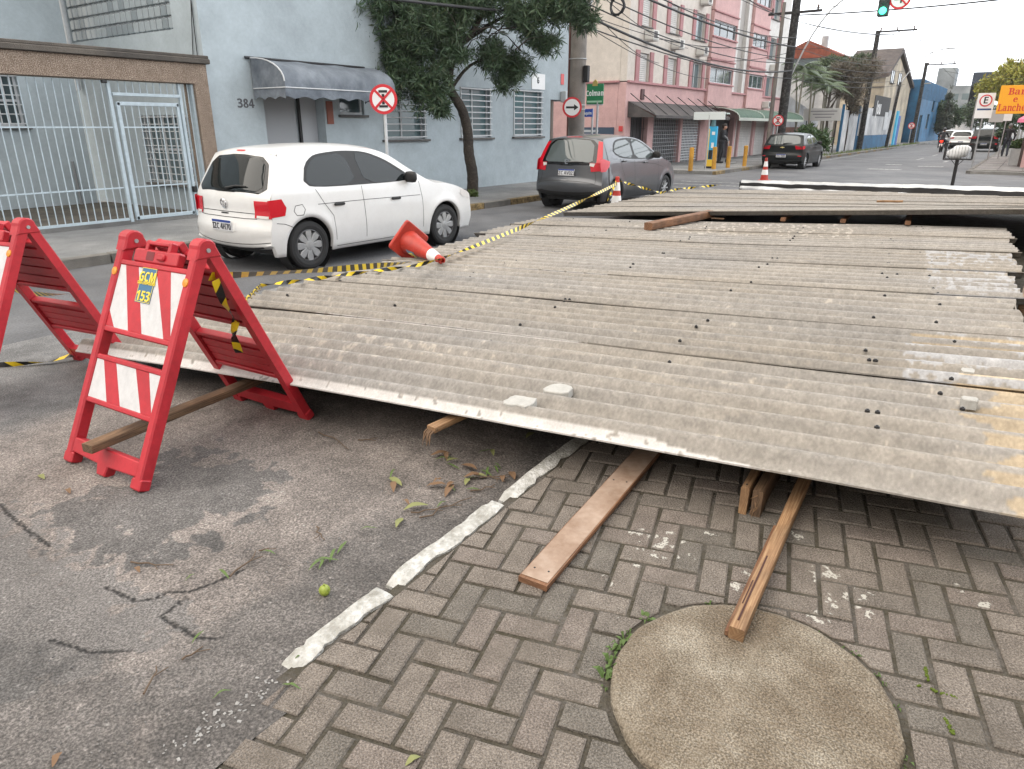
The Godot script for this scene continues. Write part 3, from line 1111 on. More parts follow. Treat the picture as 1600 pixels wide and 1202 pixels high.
func fallen_roof() -> void:
	var rm := StandardMaterial3D.new()
	rm.albedo_color = lin(0.74, 0.715, 0.695)
	rm.roughness = 0.9
	rm.albedo_texture = roof_tex()
	rm.heightmap_enabled = true
	rm.uv2_triplanar = true
	rm.uv2_world_triplanar = true
	rm.uv2_scale = Vector3(1.2, 1.2, 1.2)
	rm.detail_enabled = true
	rm.detail_blend_mode = BaseMaterial3D.BLEND_MODE_MUL
	rm.detail_albedo = mottle(77, 512, 0.3, 0.6, 0.4, Color(0.78, 0.78, 0.78), Color(1, 1, 1), 0.01, 0.1)
	rm.detail_uv_layer = BaseMaterial3D.DETAIL_UV_2
	rm.heightmap_enabled = false
	M.roof = rm
	var root := thing("corrugated_roof", "collapsed weathered grey corrugated fibre cement roof lying across the street", "roof", PO)
	var seams := [-1.74, -0.48, 0.61, 1.82, 3.0, 4.22, 5.35, 6.5]
	# columns: along the waves, up, towards the viewer's far side
	var fr := Transform3D(Basis(PA, PN, PB), Vector3.ZERO)
	for k in seams.size() - 1:
		var b0: float = seams[k]
		var b1: float = seams[k + 1] + 0.07
		var left := rng.randf_range(-0.05, 0.03) + (0.05 if k == 0 else 0.0) - (0.2 if k > 4 else 0.0)
		var right: float = 5.86 + 0.088 * b0 + rng.randf_range(-0.03, 0.03)
		var span: float = seams[k + 1] - seams[k]
		var m := roof_sheet(left, right, b0, b1, (6.5 if k == 0 else 6.0) * (span + 0.07) / span, k == 0, func(a, b): return 0.008 * sin(a * 1.1 + b * 0.3) - (0.02 * pow((a - 3.0) / 3.0, 2.0) if k == 0 else 0.0), fr)
		part(root, "roof_sheet", m, rm)
	var fr2 := Transform3D(Basis(PA, PN, PB) * Basis(Vector3.UP, 0.11), PB * 7.0)
	var x := 0.0
	for k in 5:
		var left := -0.12 + rng.randf_range(-0.05, 0.05)
		var m := roof_sheet(left, 7.6, x, x + 1.24, 6.0 * 1.24 / 1.17, false, func(a, b): return 0.03 + 0.034 * maxf(0.0, a) * clampf(1.05 - b / 3.0, 0.0, 1.0), fr2)
		# its texture is laid out on the near part's scale
		for q in m.U.size():
			m.U[q].y += 7.0 / 16.0
		part(root, "roof_sheet", m, rm)
		x += 1.17
	# roofing nails with dark washers
	var nails := MB.new()
	for k in seams.size() - 1:
		var row := 0
		for a: float in [0.32, 1.45, 2.75, 3.95, 5.05, 5.42]:
			row += 1
			for q in 4:
				if rng.randf() < 0.3:
					continue
				var b: float = seams[k] + 0.198 * int(rng.randf() * 6.0)
				var p := V3(a + rng.randfn() * 0.035, 0.03, b + 0.1)
				nails.T = Transform3D(Basis.IDENTITY, fr * p)
				nails.lathe([Vector2(0.012, -0.01), Vector2(0.011, 0.002), Vector2(0.006, 0.004), Vector2(0.005, 0.007), Vector2(0.0005, 0.008)], 8)
	stuff(part(root, "roofing_nails", nails, M.dark_metal))
	# lumps of mortar left on the sheets
	var mm := over(tri(mat(0.56, 0.55, 0.52, 0.95), 3.0, M.plain, M.bumpy, 0.15), 2.0, M.plain)
	var mortar_labels := ["flat white mortar patch at the roof's front edge", "flat white mortar patch just behind the front edge patch", "small white mortar lump near the roof's right end, farther back", "small white mortar lump near the roof's right end, nearer front"]
	var n := 0
	for q in [[3.50, -1.60, 0.15, 0.13, 0.018], [3.60, -1.36, 0.14, 0.14, 0.02], [5.49, -0.26, 0.06, 0.08, 0.03], [5.47, -0.74, 0.07, 0.06, 0.03]]:
		var b := MB.new()
		var poly := PackedVector2Array()
		for i in 14:
			var t := TAU * i / 14
			var sq := 1.0 / maxf(absf(cos(t)), absf(sin(t)))
			poly.append(Vector2(cos(t) * q[2], sin(t) * q[3]) * 0.5 * minf(sq, 1.25) * rng.randf_range(0.88, 1.08))
		b.T = Transform3D(Basis(Vector3.RIGHT, -PI / 2), Vector3.ZERO)
		b.prism(poly, -0.03, q[4] * 0.6, 0.004)
		b.T = Transform3D.IDENTITY
		var o := single("mortar_lump", b, mm, mortar_labels[n], "mortar", "mortar lumps on the roof")
		o.transform = Transform3D(Basis(PA, PN, -PB), roof_point(q[0], q[1], 0.03))
		n += 1

# ------------------------------------------------------------------ timber, barricades, cones, tape
func wood_tex(sd: int, a: Color, b: Color) -> ImageTexture:
	var w := 512
	var h := 256
	var n1 := grey(sd, 0.02, 512, 4)
	var n2 := grey(sd + 1, 0.09, 512, 3)
	var r := RandomNumberGenerator.new()
	r.seed = sd
	var d := PackedByteArray()
	d.resize(w * h * 3)
	for j in h:
		for i in w:
			var s := n1[(j * 2 % 512) * 512 + i / 10] / 255.0
			var f := n2[(j * 2 % 512) * 512 + i / 5] / 255.0
			var t := clampf(0.5 + sin(s * 26.0) * 0.22 + (f - 0.5) * 0.9 + (r.randf() - 0.5) * 0.12, 0, 1)
			var o := (j * w + i) * 3
			d[o] = int(255 * lerpf(a.r, b.r, t))
			d[o + 1] = int(255 * lerpf(a.g, b.g, t))
			d[o + 2] = int(255 * lerpf(a.b, b.b, t))
	return img3(d, w, h)

func wood(tex: ImageTexture, r: float, g: float, b: float) -> StandardMaterial3D:
	var m := mat(r, g, b, 0.78)
	m.albedo_texture = tex
	m.uv1_scale = Vector3(0.6, 2.2, 1)
	m.detail_enabled = true
	m.detail_blend_mode = BaseMaterial3D.BLEND_MODE_MUL
	m.detail_albedo = M.large
	m.detail_uv_layer = BaseMaterial3D.DETAIL_UV_2
	m.uv2_triplanar = true
	m.uv2_world_triplanar = true
	m.uv2_scale = Vector3(0.9, 0.9, 0.9)
	return m

func board(called: String, label: String, from: Vector3, to: Vector3, w: float, h: float, m: Material, roll := 0.0) -> Node3D:
	var d := to - from
	var o := thing(called, label, "timber")
	o.transform = Transform3D(Basis.looking_at(d.normalized(), Vector3.UP) * Basis(Vector3.BACK, roll), from)
	var b := MB.new()
	# a little uneven, with worn edges
	var n := 10
	var sec := [Vector2(-1, -1), Vector2(1, -1), Vector2(1, 1), Vector2(-1, 1)]
	var bv := minf(w, h) * 0.1
	var rows := []
	var uvs := []
	for i in n + 1:
		var t := float(i) / n
		var row := PackedVector3Array()
		var ru := []
		var acc := 0.0
		for k in 4:
			for e in 2:
				var c: Vector2 = sec[k]
				var nx: Vector2 = sec[(k + (3 if e == 0 else 1)) % 4]
				var hs := Vector2(w / 2, h / 2)
				var p := c * hs + (nx - c).normalized() * bv * rng.randf_range(0.6, 1.4)
				row.append(V3(p.x + bend.get_noise_2d(t * 5, k) * 0.004, p.y + bend.get_noise_2d(t * 4, k + 9) * 0.004, -t * d.length()))
				ru.append(Vector2(t * d.length(), acc))
				acc += 0.01 if e == 0 else (w if k % 2 == 0 else h)
		rows.append(row)
		uvs.append(ru)
	b.grid(rows, false, true, uvs)
	for e in [0, n]:
		for k in range(1, 7):
			if e == 0:
				b.tri(rows[e][0], rows[e][k], rows[e][k + 1], Vector2(0, 0), Vector2(0.02, 0.05), Vector2(0.04, 0.02))
			else:
				b.tri(rows[e][0], rows[e][k + 1], rows[e][k], Vector2(0, 0), Vector2(0.02, 0.05), Vector2(0.04, 0.02))
	part(o, "beam", b, m)
	return o

func nail_heads(o: Node3D, spots: Array, y: float) -> void:
	for s in spots:
		var b := MB.new()
		b.T = Transform3D(Basis.IDENTITY, V3(s[0], y, s[1]))
		b.lathe([Vector2(0.0045, -0.002), Vector2(0.004, 0.001), Vector2(0.0005, 0.0015)], 8)
		part(o, "nail", b, M.dark_metal)

func timbers() -> void:
	var raw := wood_tex(81, Color(0.74, 0.63, 0.54), Color(1, 0.96, 0.9))
	var old := wood_tex(83, Color(0.62, 0.57, 0.52), Color(1, 0.95, 0.88))
	M.wood_old = wood(old, 0.30, 0.205, 0.135)
	M.wood_pale = wood(raw, 0.5, 0.35, 0.215)
	M.wood_red = wood(raw, 0.34, 0.2, 0.125)
	var dusty := over(tri(mat(0.46, 0.355, 0.285, 0.85), 1.0, mottle(85, 512, 0.9, 0.4, 0.15, Color(0.78, 0.72, 0.67), Color(1, 1, 1), 0.01, 0.05)), 0.7, M.plain)
	M.wood_dusty = dusty
	var d := Vector3(-0.059, 0.064, -0.996)
	var p := V3(-1.2, 0.062, -1.845)
	var o := board("plank", "wide flat brown plank sticking out from under the roof towards the kerb", p, p + d * 2.3, 0.122, 0.026, M.wood_red)
	var skin := MB.new()
	skin.box(V3(0, 0.0135, -1.15), V3(0.112, 0.002, 2.27), 0.0)
	part(o, "dusty_face", skin, dusty)
	nail_heads(o, [[-0.03, -0.07], [0.028, -0.075], [-0.03, -0.8], [0.03, -0.81]], 0.0146)
	p = V3(-0.478, 0.1, -1.955)
	o = board("rafter", "narrow pale rafter jutting out over the round concrete cover", p, p + V3(-0.06, 0.05, -0.996) * 2.2, 0.05, 0.052, M.wood_pale)
	var crack := MB.new()
	crack.box(V3(-0.006, 0.0255, -0.24), V3(0.006, 0.002, 0.40), 0.0)
	crack.box(V3(-0.016, 0.0255, -0.2), V3(0.004, 0.002, 0.14), 0.0)
	part(o, "dark_knot_streak", crack, mat(0.05, 0.015, 0.01, 0.8))
	var lip := MB.new()
	lip.box(V3(-0.031, -0.01, -0.35), V3(0.014, 0.022, 0.7), 0.003)
	part(o, "nailed_batten", lip, M.wood_red)
	o = board("upright_plank", "left of two planks standing on edge under the roof", V3(-0.712, 0.155, -2.74), V3(-0.86, 0.165, -4.6), 0.034, 0.13, M.wood_pale)
	nail_heads(o, [[0, -0.03], [0, -0.3]], 0.065)
	o = board("upright_plank", "right of two planks standing on edge under the roof", V3(-0.66, 0.152, -2.75), V3(-0.79, 0.16, -4.6), 0.042, 0.125, M.wood_old)
	# splinters on its broken end
	for i in 7:
		var s := MB.new()
		var y0 := rng.randf_range(-0.05, 0.05)
		s.tube([V3(rng.randf_range(-0.015, 0.015), y0, -0.01), V3(rng.randf_range(-0.03, 0.02), y0 - 0.02, rng.randf_range(0.01, 0.035))], [0.0022, 0.0006], 5)
		part(o, "splinter", s, M.wood_pale)
	o = board("broken_batten", "short splintered batten poking out below the roof's white edge", V3(-2.20, 0.225, -2.43), V3(-2.06, 0.29, -3.4), 0.06, 0.032, M.wood_pale)
	for i in 6:
		var s := MB.new()
		var x0 := -0.026 + i * 0.0105
		s.tube([V3(x0, 0.0, -0.02), V3(x0 + rng.randfn() * 0.006, -0.016, 0.02), V3(x0 + rng.randfn() * 0.012, -0.05 - rng.randf() * 0.03, 0.035 + rng.randf() * 0.02)], [0.0075, 0.005, 0.001], 6)
		part(o, "splinter", s, M.wood_old)
	# timber laid through the barricade
	o = board("timber", "weathered timber resting on the bottom rails of the nearer barricade", V3(-3.50, 0.175, -1.37), V3(-3.72, 0.165, -2.62), 0.072, 0.045, M.wood_old)
	# block of wood on the roof, and bits
	var a := roof_point(2.02, 5.22, 0.085)
	board("bowed_beam", "thick short wooden beam lying bowed on top of the roof", a, roof_point(2.50, 6.95, 0.10), 0.13, 0.105, M.wood_red)
	board("wood_chip", "small flat piece of wood on the far part of the roof", roof_point(4.78, 8.2, 0.21), roof_point(5.14, 8.16, 0.215), 0.08, 0.03, M.wood_pale)
	board("stick", "thin dark stick on the roof by the bowed beam's end", roof_point(2.55, 6.75, 0.05), roof_point(2.75, 6.72, 0.05), 0.03, 0.02, M.wood_old)
	for q in [[3.62, 6.62], [4.42, 6.58], [5.22, 6.5]]:
		board("rafter_end", "reddish rafter end in the dark gap of the roof, %s along the gap" % ["leftmost", "middle", "rightmost"][int(q[0] * 1.25 - 4.5)], roof_point(q[0], q[1] - 0.05, 0.075), roof_point(q[0] + 0.03, q[1] + 1.2, 0.06), 0.07, 0.05, M.wood_red)
	# rafters that carry the near sheets, half hidden in the dark below
	for i in 5:
		board("purlin", "dark purlin under the roof sheets, counted from the left: %s" % ["first", "second", "third", "fourth", "fifth"][i], roof_point(0.35 + i * 1.25, -1.5, -0.075), roof_point(0.35 + i * 1.25, 6.4, -0.075), 0.06, 0.09, M.wood_old)
	# props between the purlins and the ground
	for q in [[0.35, 0.3], [0.35, 5.0], [2.85, 0.4], [2.85, 5.5], [5.35, 0.2], [5.35, 5.2]]:
		var t := roof_point(q[0], q[1], -0.12)
		var foot := t.y
		if foot > 0.03:
			var b := MB.new()
			b.box(V3(0, foot / 2, 0), V3(0.14, foot, 0.2), 0.008)
			var st := single("support_block", b, M.concrete, "rubble block holding up the fallen roof from below", "rubble", "blocks under the roof")
			st.position = V3(t.x, 0.0 if t.x < -1.7 else 0.0, t.z)
	gutter()

func V2(x: float, y: float) -> Vector2:
	return Vector2(x, y)

func gutter() -> void:
	var root := thing("metal_gutter", "long shiny bent metal gutter lying along the far end of the roof", "gutter", V3(-5.62, 0.0, -17.75))
	var a := Vector3.ZERO
	var e := V3(7.9, 0.0, 2.6)
	# folded section: lower flange, web, upper flange, drawn as bands that tilt back
	var bands := [[V2(0.13, 0.0), V2(0.055, 0.075), 0], [V2(0.055, 0.075), V2(0.045, 0.19), 1], [V2(0.045, 0.19), V2(-0.035, 0.265), 0], [V2(-0.035, 0.265), V2(-0.05, 0.27), 1]]
	for pc in [[0.0, 0.47], [0.46, 1.0]]:
		for bd in bands:
			var rows := []
			for k in 3:
				var row := PackedVector3Array()
				for i in 41:
					var t := lerpf(pc[0], pc[1], i / 40.0)
					var q: Vector2 = bd[0].lerp(bd[1], k / 2.0)
					var grow := 0.7 + 0.35 * t
					var wob := bend.get_noise_2d(t * 40.0, q.y * 30.0) * 0.02
					if bd == bands[0] and k == 0 and t > 0.22 and t < 0.5:
						wob -= 0.03 * absf(sin(t * 13.0))
					row.append(a.lerp(e, t) + V3(0, 0.275 + 0.17 * t + q.y * grow + wob + (0.006 if pc[0] > 0 else 0.0), q.x + wob * 0.6))
				rows.append(row)
			var m := MB.new()
			m.grid(rows)
			part(root, "folded_flange" if bd[2] == 0 else "web", m, M.steel if bd[2] == 0 else M.dark_metal)
	var b := MB.new()
	b.bar(V3(0.05, 0.15, -0.05), V3(7.8, 0.30, 2.5), 0.16, 0.13, 0.01)
	part(root, "timber_backing", b, M.wood_old)
	b = MB.new()
	b.box(V3(-0.012, 0.33, 0.0), V3(0.02, 0.2, 0.16), 0.003)
	part(root, "end_cap", b, M.dark_metal)

func barricade(at: Vector3, turn: float, label: String) -> void:
	var root := thing("barricade", label, "barricade", at, turn, "red folding barricades")
	root.scale = V3(0.93, 1, 1)
	var red := over(tri(mat(0.60, 0.026, 0.042, 0.42), 3.0, M.plain, null, 0.3, false), 1.1, mottle(91, 256, 0.8, 0.6, 0.1, Color(0.84, 0.84, 0.84), Color(1, 1, 1)))
	M.barricade = red
	var white := over(tri(mat(0.78, 0.78, 0.8, 0.45), 4.0, M.plain, null, 0.3, false), 2.0, M.plain)
	var H := 1.13
	var half := 0.54
	var len := sqrt(H * H + half * half)
	for side in 2:
		var s := 1.0 if side == 0 else -1.0
		# plane of the leg frame: u across, v up the slope, w outwards
		var v := V3(0, H, -half * s).normalized()
		var u := V3(s, 0, 0)
		var w := u.cross(v)
		var fr := Transform3D(Basis(u, v, w), V3(0, 0, half * s))
		var b := MB.new()
		b.T = fr
		for x: float in [-0.327, 0.327]:
			b.prism(PackedVector2Array([Vector2(x - 0.028, 0.0), Vector2(x + 0.028, 0.0), Vector2(x + 0.028, len - 0.05), Vector2(x - 0.028, len - 0.05)]), -0.03, 0.03, 0.008)
			b.box(V3(x * 0.98, 0.03, 0), V3(0.09, 0.06, 0.062), 0.01)
		b.prism(PackedVector2Array([Vector2(-0.305, 0.06), Vector2(-0.05, 0.05), Vector2(-0.035, 0.0), Vector2(0.035, 0.0), Vector2(0.05, 0.05), Vector2(0.305, 0.06), Vector2(0.305, 0.135), Vector2(-0.305, 0.135)]), -0.026, 0.026, 0.006)
		b.box(V3(0, 0.345, 0), V3(0.60, 0.03, 0.05), 0.008)
		b.box(V3(0, 0.575, 0), V3(0.60, 0.03, 0.05), 0.008)
		b.box(V3(0, 0.725, 0), V3(0.60, 0.03, 0.05), 0.008)
		b.box(V3(0, 1.085, 0), V3(0.60, 0.03, 0.05), 0.008)
		var frame := part(root, "leg_frame", b, red)
		for q in [[0.355, 0.565], [0.735, 1.075]]:
			var pb := MB.new()
			pb.T = fr
			pb.box(V3(0, (q[0] + q[1]) / 2, 0.006), V3(0.605, q[1] - q[0], 0.02), 0.004)
			var pl := part(root, "board", pb, red)
			# ribs on the inner face
			var n := 3 if q[1] < 0.6 else 4
			for i in n:
				var rb := MB.new()
				rb.T = fr
				var y := lerpf(q[0] + 0.01, q[1] - 0.03, (i + 0.5) / n)
				rb.box(V3(0, y, -0.009), V3(0.585, (q[1] - q[0]) / n - 0.018, 0.012), 0.004)
				part(pl, "rib", rb, red)
			# reflective sheeting with slanting stripes: white film, red bands on it
			if side == 0:
				var film := MB.new()
				film.T = fr
				film.box(V3(0, (q[0] + q[1]) / 2, 0.0172), V3(0.596, q[1] - q[0] - 0.006, 0.0016))
				var fo := part(pl, "reflective_film", film, white)
				var st := [[0.08, 0.28, 0.36, 0.57], [0.56, 0.77, 0.90, 1.0]] if q[1] > 0.6 else [[0.11, 0.31, 0.31, 0.52], [0.62, 0.82, 0.84, 1.0]]
				for x0 in st:
					var sb := MB.new()
					sb.T = fr
					var lo: float = q[0] + 0.004
					var hi: float = q[1] - 0.004
					var pw := 0.594
					sb.prism(PackedVector2Array([Vector2((x0[2] - 0.5) * pw, lo), Vector2((x0[3] - 0.5) * pw, lo), Vector2((x0[1] - 0.5) * pw, hi), Vector2((x0[0] - 0.5) * pw, hi)]), 0.018, 0.0192)
					part(pl, "red_stripe", sb, red)
				if q[1] > 0.6:
					var cb := MB.new()
					cb.T = fr
					cb.prism(PackedVector2Array([Vector2(-0.296, 0.74), Vector2(-0.22, 0.74), Vector2(-0.296, 0.82)]), 0.018, 0.0192)
					part(pl, "red_stripe", cb, red)
		# handle bar with an oval grip and a slot
		var hb := MB.new()
		hb.T = fr
		hb.box(V3(0, 1.135, 0), V3(0.40, 0.075, 0.05), 0.012)
		hb.box(V3(-0.10, 1.19, 0), V3(0.03, 0.06, 0.045), 0.008)
		hb.box(V3(0.10, 1.19, 0), V3(0.03, 0.06, 0.045), 0.008)
		hb.box(V3(0, 1.205, 0), V3(0.22, 0.022, 0.045), 0.008)
		part(root, "handle", hb, red)
		if side == 0:
			var g := MB.new()
			g.T = fr
			g.prism(rounded(0.03, 1.118, 0.10, 1.152, 0.016), 0.02, 0.04, 0.006)
			part(root, "grip_boss", g, red)
			var slot := MB.new()
			slot.T = fr
			slot.prism(rounded(-0.075, 1.112, -0.005, 1.158, 0.006), 0.02, 0.0262)
			part(root, "grip_slot", slot, mat(0.16, 0.012, 0.018, 0.6))
			# emergency sticker
			var kb := MB.new()
			kb.T = fr
			kb.box(V3(-0.02, 0.985, 0.0205), V3(0.135, 0.185, 0.0016))
			var so := part(root, "sticker", kb, mat(0.045, 0.14, 0.26, 0.45))
			var yl := mat(0.78, 0.6, 0.06, 0.5)
			for t in [["GCM", 0.05, 1.015, 0.95], ["SÃO LEOPOLDO", 0.016, 0.983, 0.95], ["153", 0.052, 0.915, 1.05]]:
				lettering(so, t[0], t[1], fr * V3(-0.02, t[2] + 0.012, 0.0225), fr.basis, yl, t[3])
			var border := MB.new()
			border.T = fr
			for e in [[-0.02, 1.073, 0.129, 0.003], [-0.02, 0.897, 0.129, 0.003]]:
				border.box(V3(e[0], e[1], 0.0216), V3(e[2], e[3], 0.0008))
			for e: float in [-0.083, 0.043]:
				border.box(V3(e, 0.985, 0.0216), V3(0.003, 0.173, 0.0008))
			part(so, "border", border, yl)
			for x: float in [-0.322, 0.322]:
				var rb := MB.new()
				rb.T = fr * Transform3D(Basis(Vector3.RIGHT, PI / 2), V3(x, 1.03, 0.03))
				rb.lathe([Vector2(0.022, 0.0), Vector2(0.021, 0.005), Vector2(0.0005, 0.008)], 16)
				part(root, "reflector", rb, mat(0.7, 0.25, 0.02, 0.3))
	# hinges at the top, one each side, with a bolt
	for x: float in [-0.322, 0.322]:
		var hb := MB.new()
		hb.T = Transform3D(Basis(Vector3.UP, PI / 2), V3(x, H - 0.035, 0))
		var poly := PackedVector2Array()
		for k in 9:
			var g := PI * k / 8.0
			poly.append(Vector2(cos(g) * 0.052, sin(g) * 0.045))
		poly.append(Vector2(-0.075, -0.05))
		poly.append(Vector2(0.075, -0.05))
		hb.prism(poly, -0.04, 0.04, 0.008)
		part(root, "hinge", hb, red)
		var bo := MB.new()
		bo.tube([V3(x - 0.046, H - 0.045, 0), V3(x + 0.046, H - 0.045, 0)], 0.011, 10)
		part(root, "bolt", bo, M.galv)

func cone_prof(h: float) -> Array:
	return [Vector2(0.135, 0.03), Vector2(0.128, 0.05), Vector2(0.04, h * 0.93), Vector2(0.042, h * 0.94), Vector2(0.042, h * 0.985), Vector2(0.034, h), Vector2(0.022, h), Vector2(0.02, h * 0.96), Vector2(0.0005, h * 0.96)]

func cone(xf: Transform3D, label: String, bands: Array, sticker: bool) -> void:
	var root := thing("traffic_cone", label, "traffic cone", Vector3.ZERO, 0.0, "traffic cones")
	root.transform = xf
	var red := over(tri(mat(0.60, 0.045, 0.025, 0.5), 3.0, M.plain, null, 0.3, false), 1.0, mottle(93, 256, 1.0, 0.6, 0.1, Color(0.75, 0.75, 0.75), Color(1, 1, 1)))
	var h := 0.73
	var b := MB.new()
	b.lathe(cone_prof(h), 28)
	part(root, "body", b, red)
	b = MB.new()
	b.T = Transform3D(Basis(Vector3.RIGHT, -PI / 2), Vector3.ZERO)
	b.prism(rounded(-0.19, -0.19, 0.19, 0.19, 0.04), 0.0, 0.035, 0.01)
	part(root, "base", b, red)
	for q in bands:
		b = MB.new()
		var r0 := lerpf(0.128, 0.04, (q[0] - 0.05) / (h * 0.93 - 0.05)) + 0.002
		var r1 := lerpf(0.128, 0.04, (q[1] - 0.05) / (h * 0.93 - 0.05)) + 0.002
		b.lathe([Vector2(r0 - 0.002, q[0]), Vector2(r0, q[0]), Vector2(r1, q[1]), Vector2(r1 - 0.002, q[1])], 28)
		part(root, "white_band", b, M.white)
	if sticker:
		var rows := []
		var rows2 := []
		for i in 4:
			var y := 0.14 + i * 0.045
			var r := lerpf(0.128, 0.04, (y - 0.05) / (h * 0.93 - 0.05)) + 0.0025
			var row := PackedVector3Array()
			for k in 7:
				var a := -0.55 + k * 0.18
				row.append(V3(cos(a) * r, y, -sin(a) * r))
			rows.append(row)
		b = MB.new()
		b.grid(rows)
		var st := part(root, "sticker", b, mat(0.12, 0.24, 0.36, 0.5))
		var y2 := 0.2
		for t in [["GCM", 0.03, 0.235], ["153", 0.03, 0.185]]:
			var r := lerpf(0.128, 0.04, (t[2] - 0.05) / (h * 0.93 - 0.05)) + 0.004
			lettering(st, t[0], t[1], V3(r, t[2], 0), Basis(Vector3.BACK, 0.13) * Basis(Vector3.UP, PI / 2), mat(0.7, 0.6, 0.12, 0.5))

func tape_strip(label: String, pts: Array, width: float, twist: float, sag := 0.0) -> void:
	if not M.has("tape"):
		var im := Image.create(96, 32, false, Image.FORMAT_RGB8)
		for j in 32:
			for i in 96:
				var on := posmod(i + j, 96) < 46
				im.set_pixel(i, j, Color(0.93, 0.80, 0.13) if on else Color(0.11, 0.105, 0.1))
		var t := mat(1, 1, 1, 0.35)
		t.albedo_texture = ImageTexture.create_from_image(im)
		t.albedo_color = Color(0.92, 0.92, 0.92)
		t.texture_repeat = true
		t.backlight_enabled = true
		t.backlight = Color(0.2, 0.18, 0.05)
		M.tape = t
	var rows := []
	var uvs := []
	var along := 0.0
	var o: Vector3 = pts[0]
	for s in pts.size() - 1:
		var a: Vector3 = pts[s]
		var b: Vector3 = pts[s + 1]
		var ln := a.distance_to(b)
		var n := maxi(6, int(ln * 22))
		for i in n + (1 if s == pts.size() - 2 else 0):
			var t := float(i) / n
			var p := a.lerp(b, t) - V3(0, sag * ln * 4 * t * (1 - t), 0)
			var d := (b - a).normalized()
			var ang := 0.5 + twist * (along + ln * t) + 0.5 * sin((along + ln * t) * 2.3)
			var side := d.cross(Vector3.UP).normalized()
			var up := side.cross(d)
			var w := (up * cos(ang) + side * sin(ang)) * width / 2
			rows.append(PackedVector3Array([p - w - o, p - o, p + w - o]))
			var u := (along + ln * t) * 6.5
			uvs.append([Vector2(u, 0), Vector2(u, 0.5), Vector2(u, 1)])
		along += ln
	var m := MB.new()
	m.grid(rows, false, false, uvs)
	var th := single("caution_tape", m, M.tape, label, "caution tape", "yellow and black caution tape")
	th.position = o

func street_gear() -> void:
	barricade(V3(-3.545, 0, -1.965), 0.06, "red A-frame barricade with blue sticker, the nearer one, wholly in view")
	barricade(V3(-5.22, 0, -1.81), 0.17, "red A-frame barricade cut off by the left edge of the view")
	# cones
	var tip := roof_point(0.80, 1.83, 0.075)
	var foot := roof_point(0.16, 2.12, 0.215)
	var up := (tip - foot).normalized()
	var sx := up.cross(Vector3.UP).normalized()
	# turn so that the sticker faces up and towards the street
	var bas := Basis(sx, up, sx.cross(up))
	cone(Transform3D(bas * Basis(Vector3.UP, 0.9), foot), "fallen red traffic cone lying on the roof beside the white car", [[0.50, 0.64]], true)
	cone(Transform3D(Basis(Vector3.UP, 0.2), V3(-6.72, 0.0, -13.3)), "upright red and white cone behind the grey hatchback, tied with tape", [[0.20, 0.36], [0.46, 0.62]], false)
	cone(Transform3D(Basis(Vector3.UP, 0.1), V3(-7.05, 0.0, -24.6)), "small far upright cone in front of the dark car", [[0.20, 0.36], [0.46, 0.62]], false)
	# tape
	var t0 := V3(-3.25, 0.95, -2.0)
	var ct := tip + V3(0.0, 0.02, 0)
	var c2 := V3(-6.72, 0.66, -13.3)
	tape_strip("wide taut caution tape from the nearer barricade to the fallen cone's tip", [t0, ct], 0.05, 0.15, 0.004)
	tape_strip("caution tape stretched from the fallen cone up to the upright cone", [ct, c2 + V3(0.02, -0.06, 0.05)], 0.055, 1.2, 0.006)
	tape_strip("thin twisted caution tape lying over the roof's left end", [V3(-3.36, 0.72, -2.18), roof_point(0.02, 0.02, 0.09), roof_point(0.3, 0.9, 0.06), roof_point(0.66, 1.55, 0.06), ct], 0.04, 9.0, 0.002)
	tape_strip("slack caution tape from the upright cone down to the roof edge", [c2, V3(-6.62, 0.40, -14.6), V3(-6.55, 0.30, -15.1), roof_point(0.6, 12.0, 0.12), roof_point(1.3, 13.2, 0.14)], 0.05, 5.0, 0.003)
	tape_strip("loose end of tape hanging from the upright cone to the ground", [c2 + V3(0, -0.02, 0.04), V3(-6.72, 0.12, -12.75), V3(-6.74, 0.03, -12.6)], 0.045, 3.0, 0.0)
	tape_strip("tape stretched across the road behind the cut off barricade", [V3(-8.4, 0.36, -2.55), V3(-6.6, 0.38, -2.35), V3(-5.02, 0.62, -2.1)], 0.045, 0.15, 0.008)
	tape_strip("twisted tape lying low on the road to the cut off barricade's foot", [V3(-6.4, 0.03, -1.2), V3(-5.66, 0.02, -2.1), V3(-5.6, 0.05, -2.26)], 0.04, 6.0, 0.0)
	tape_strip("crumpled tape end hanging from the nearer barricade's side", [V3(-3.24, 0.93, -2.02), V3(-3.26, 0.80, -2.06), V3(-3.30, 0.68, -2.14), V3(-3.33, 0.60, -2.13), V3(-3.40, 0.47, -2.2)], 0.042, 7.0, 0.0)

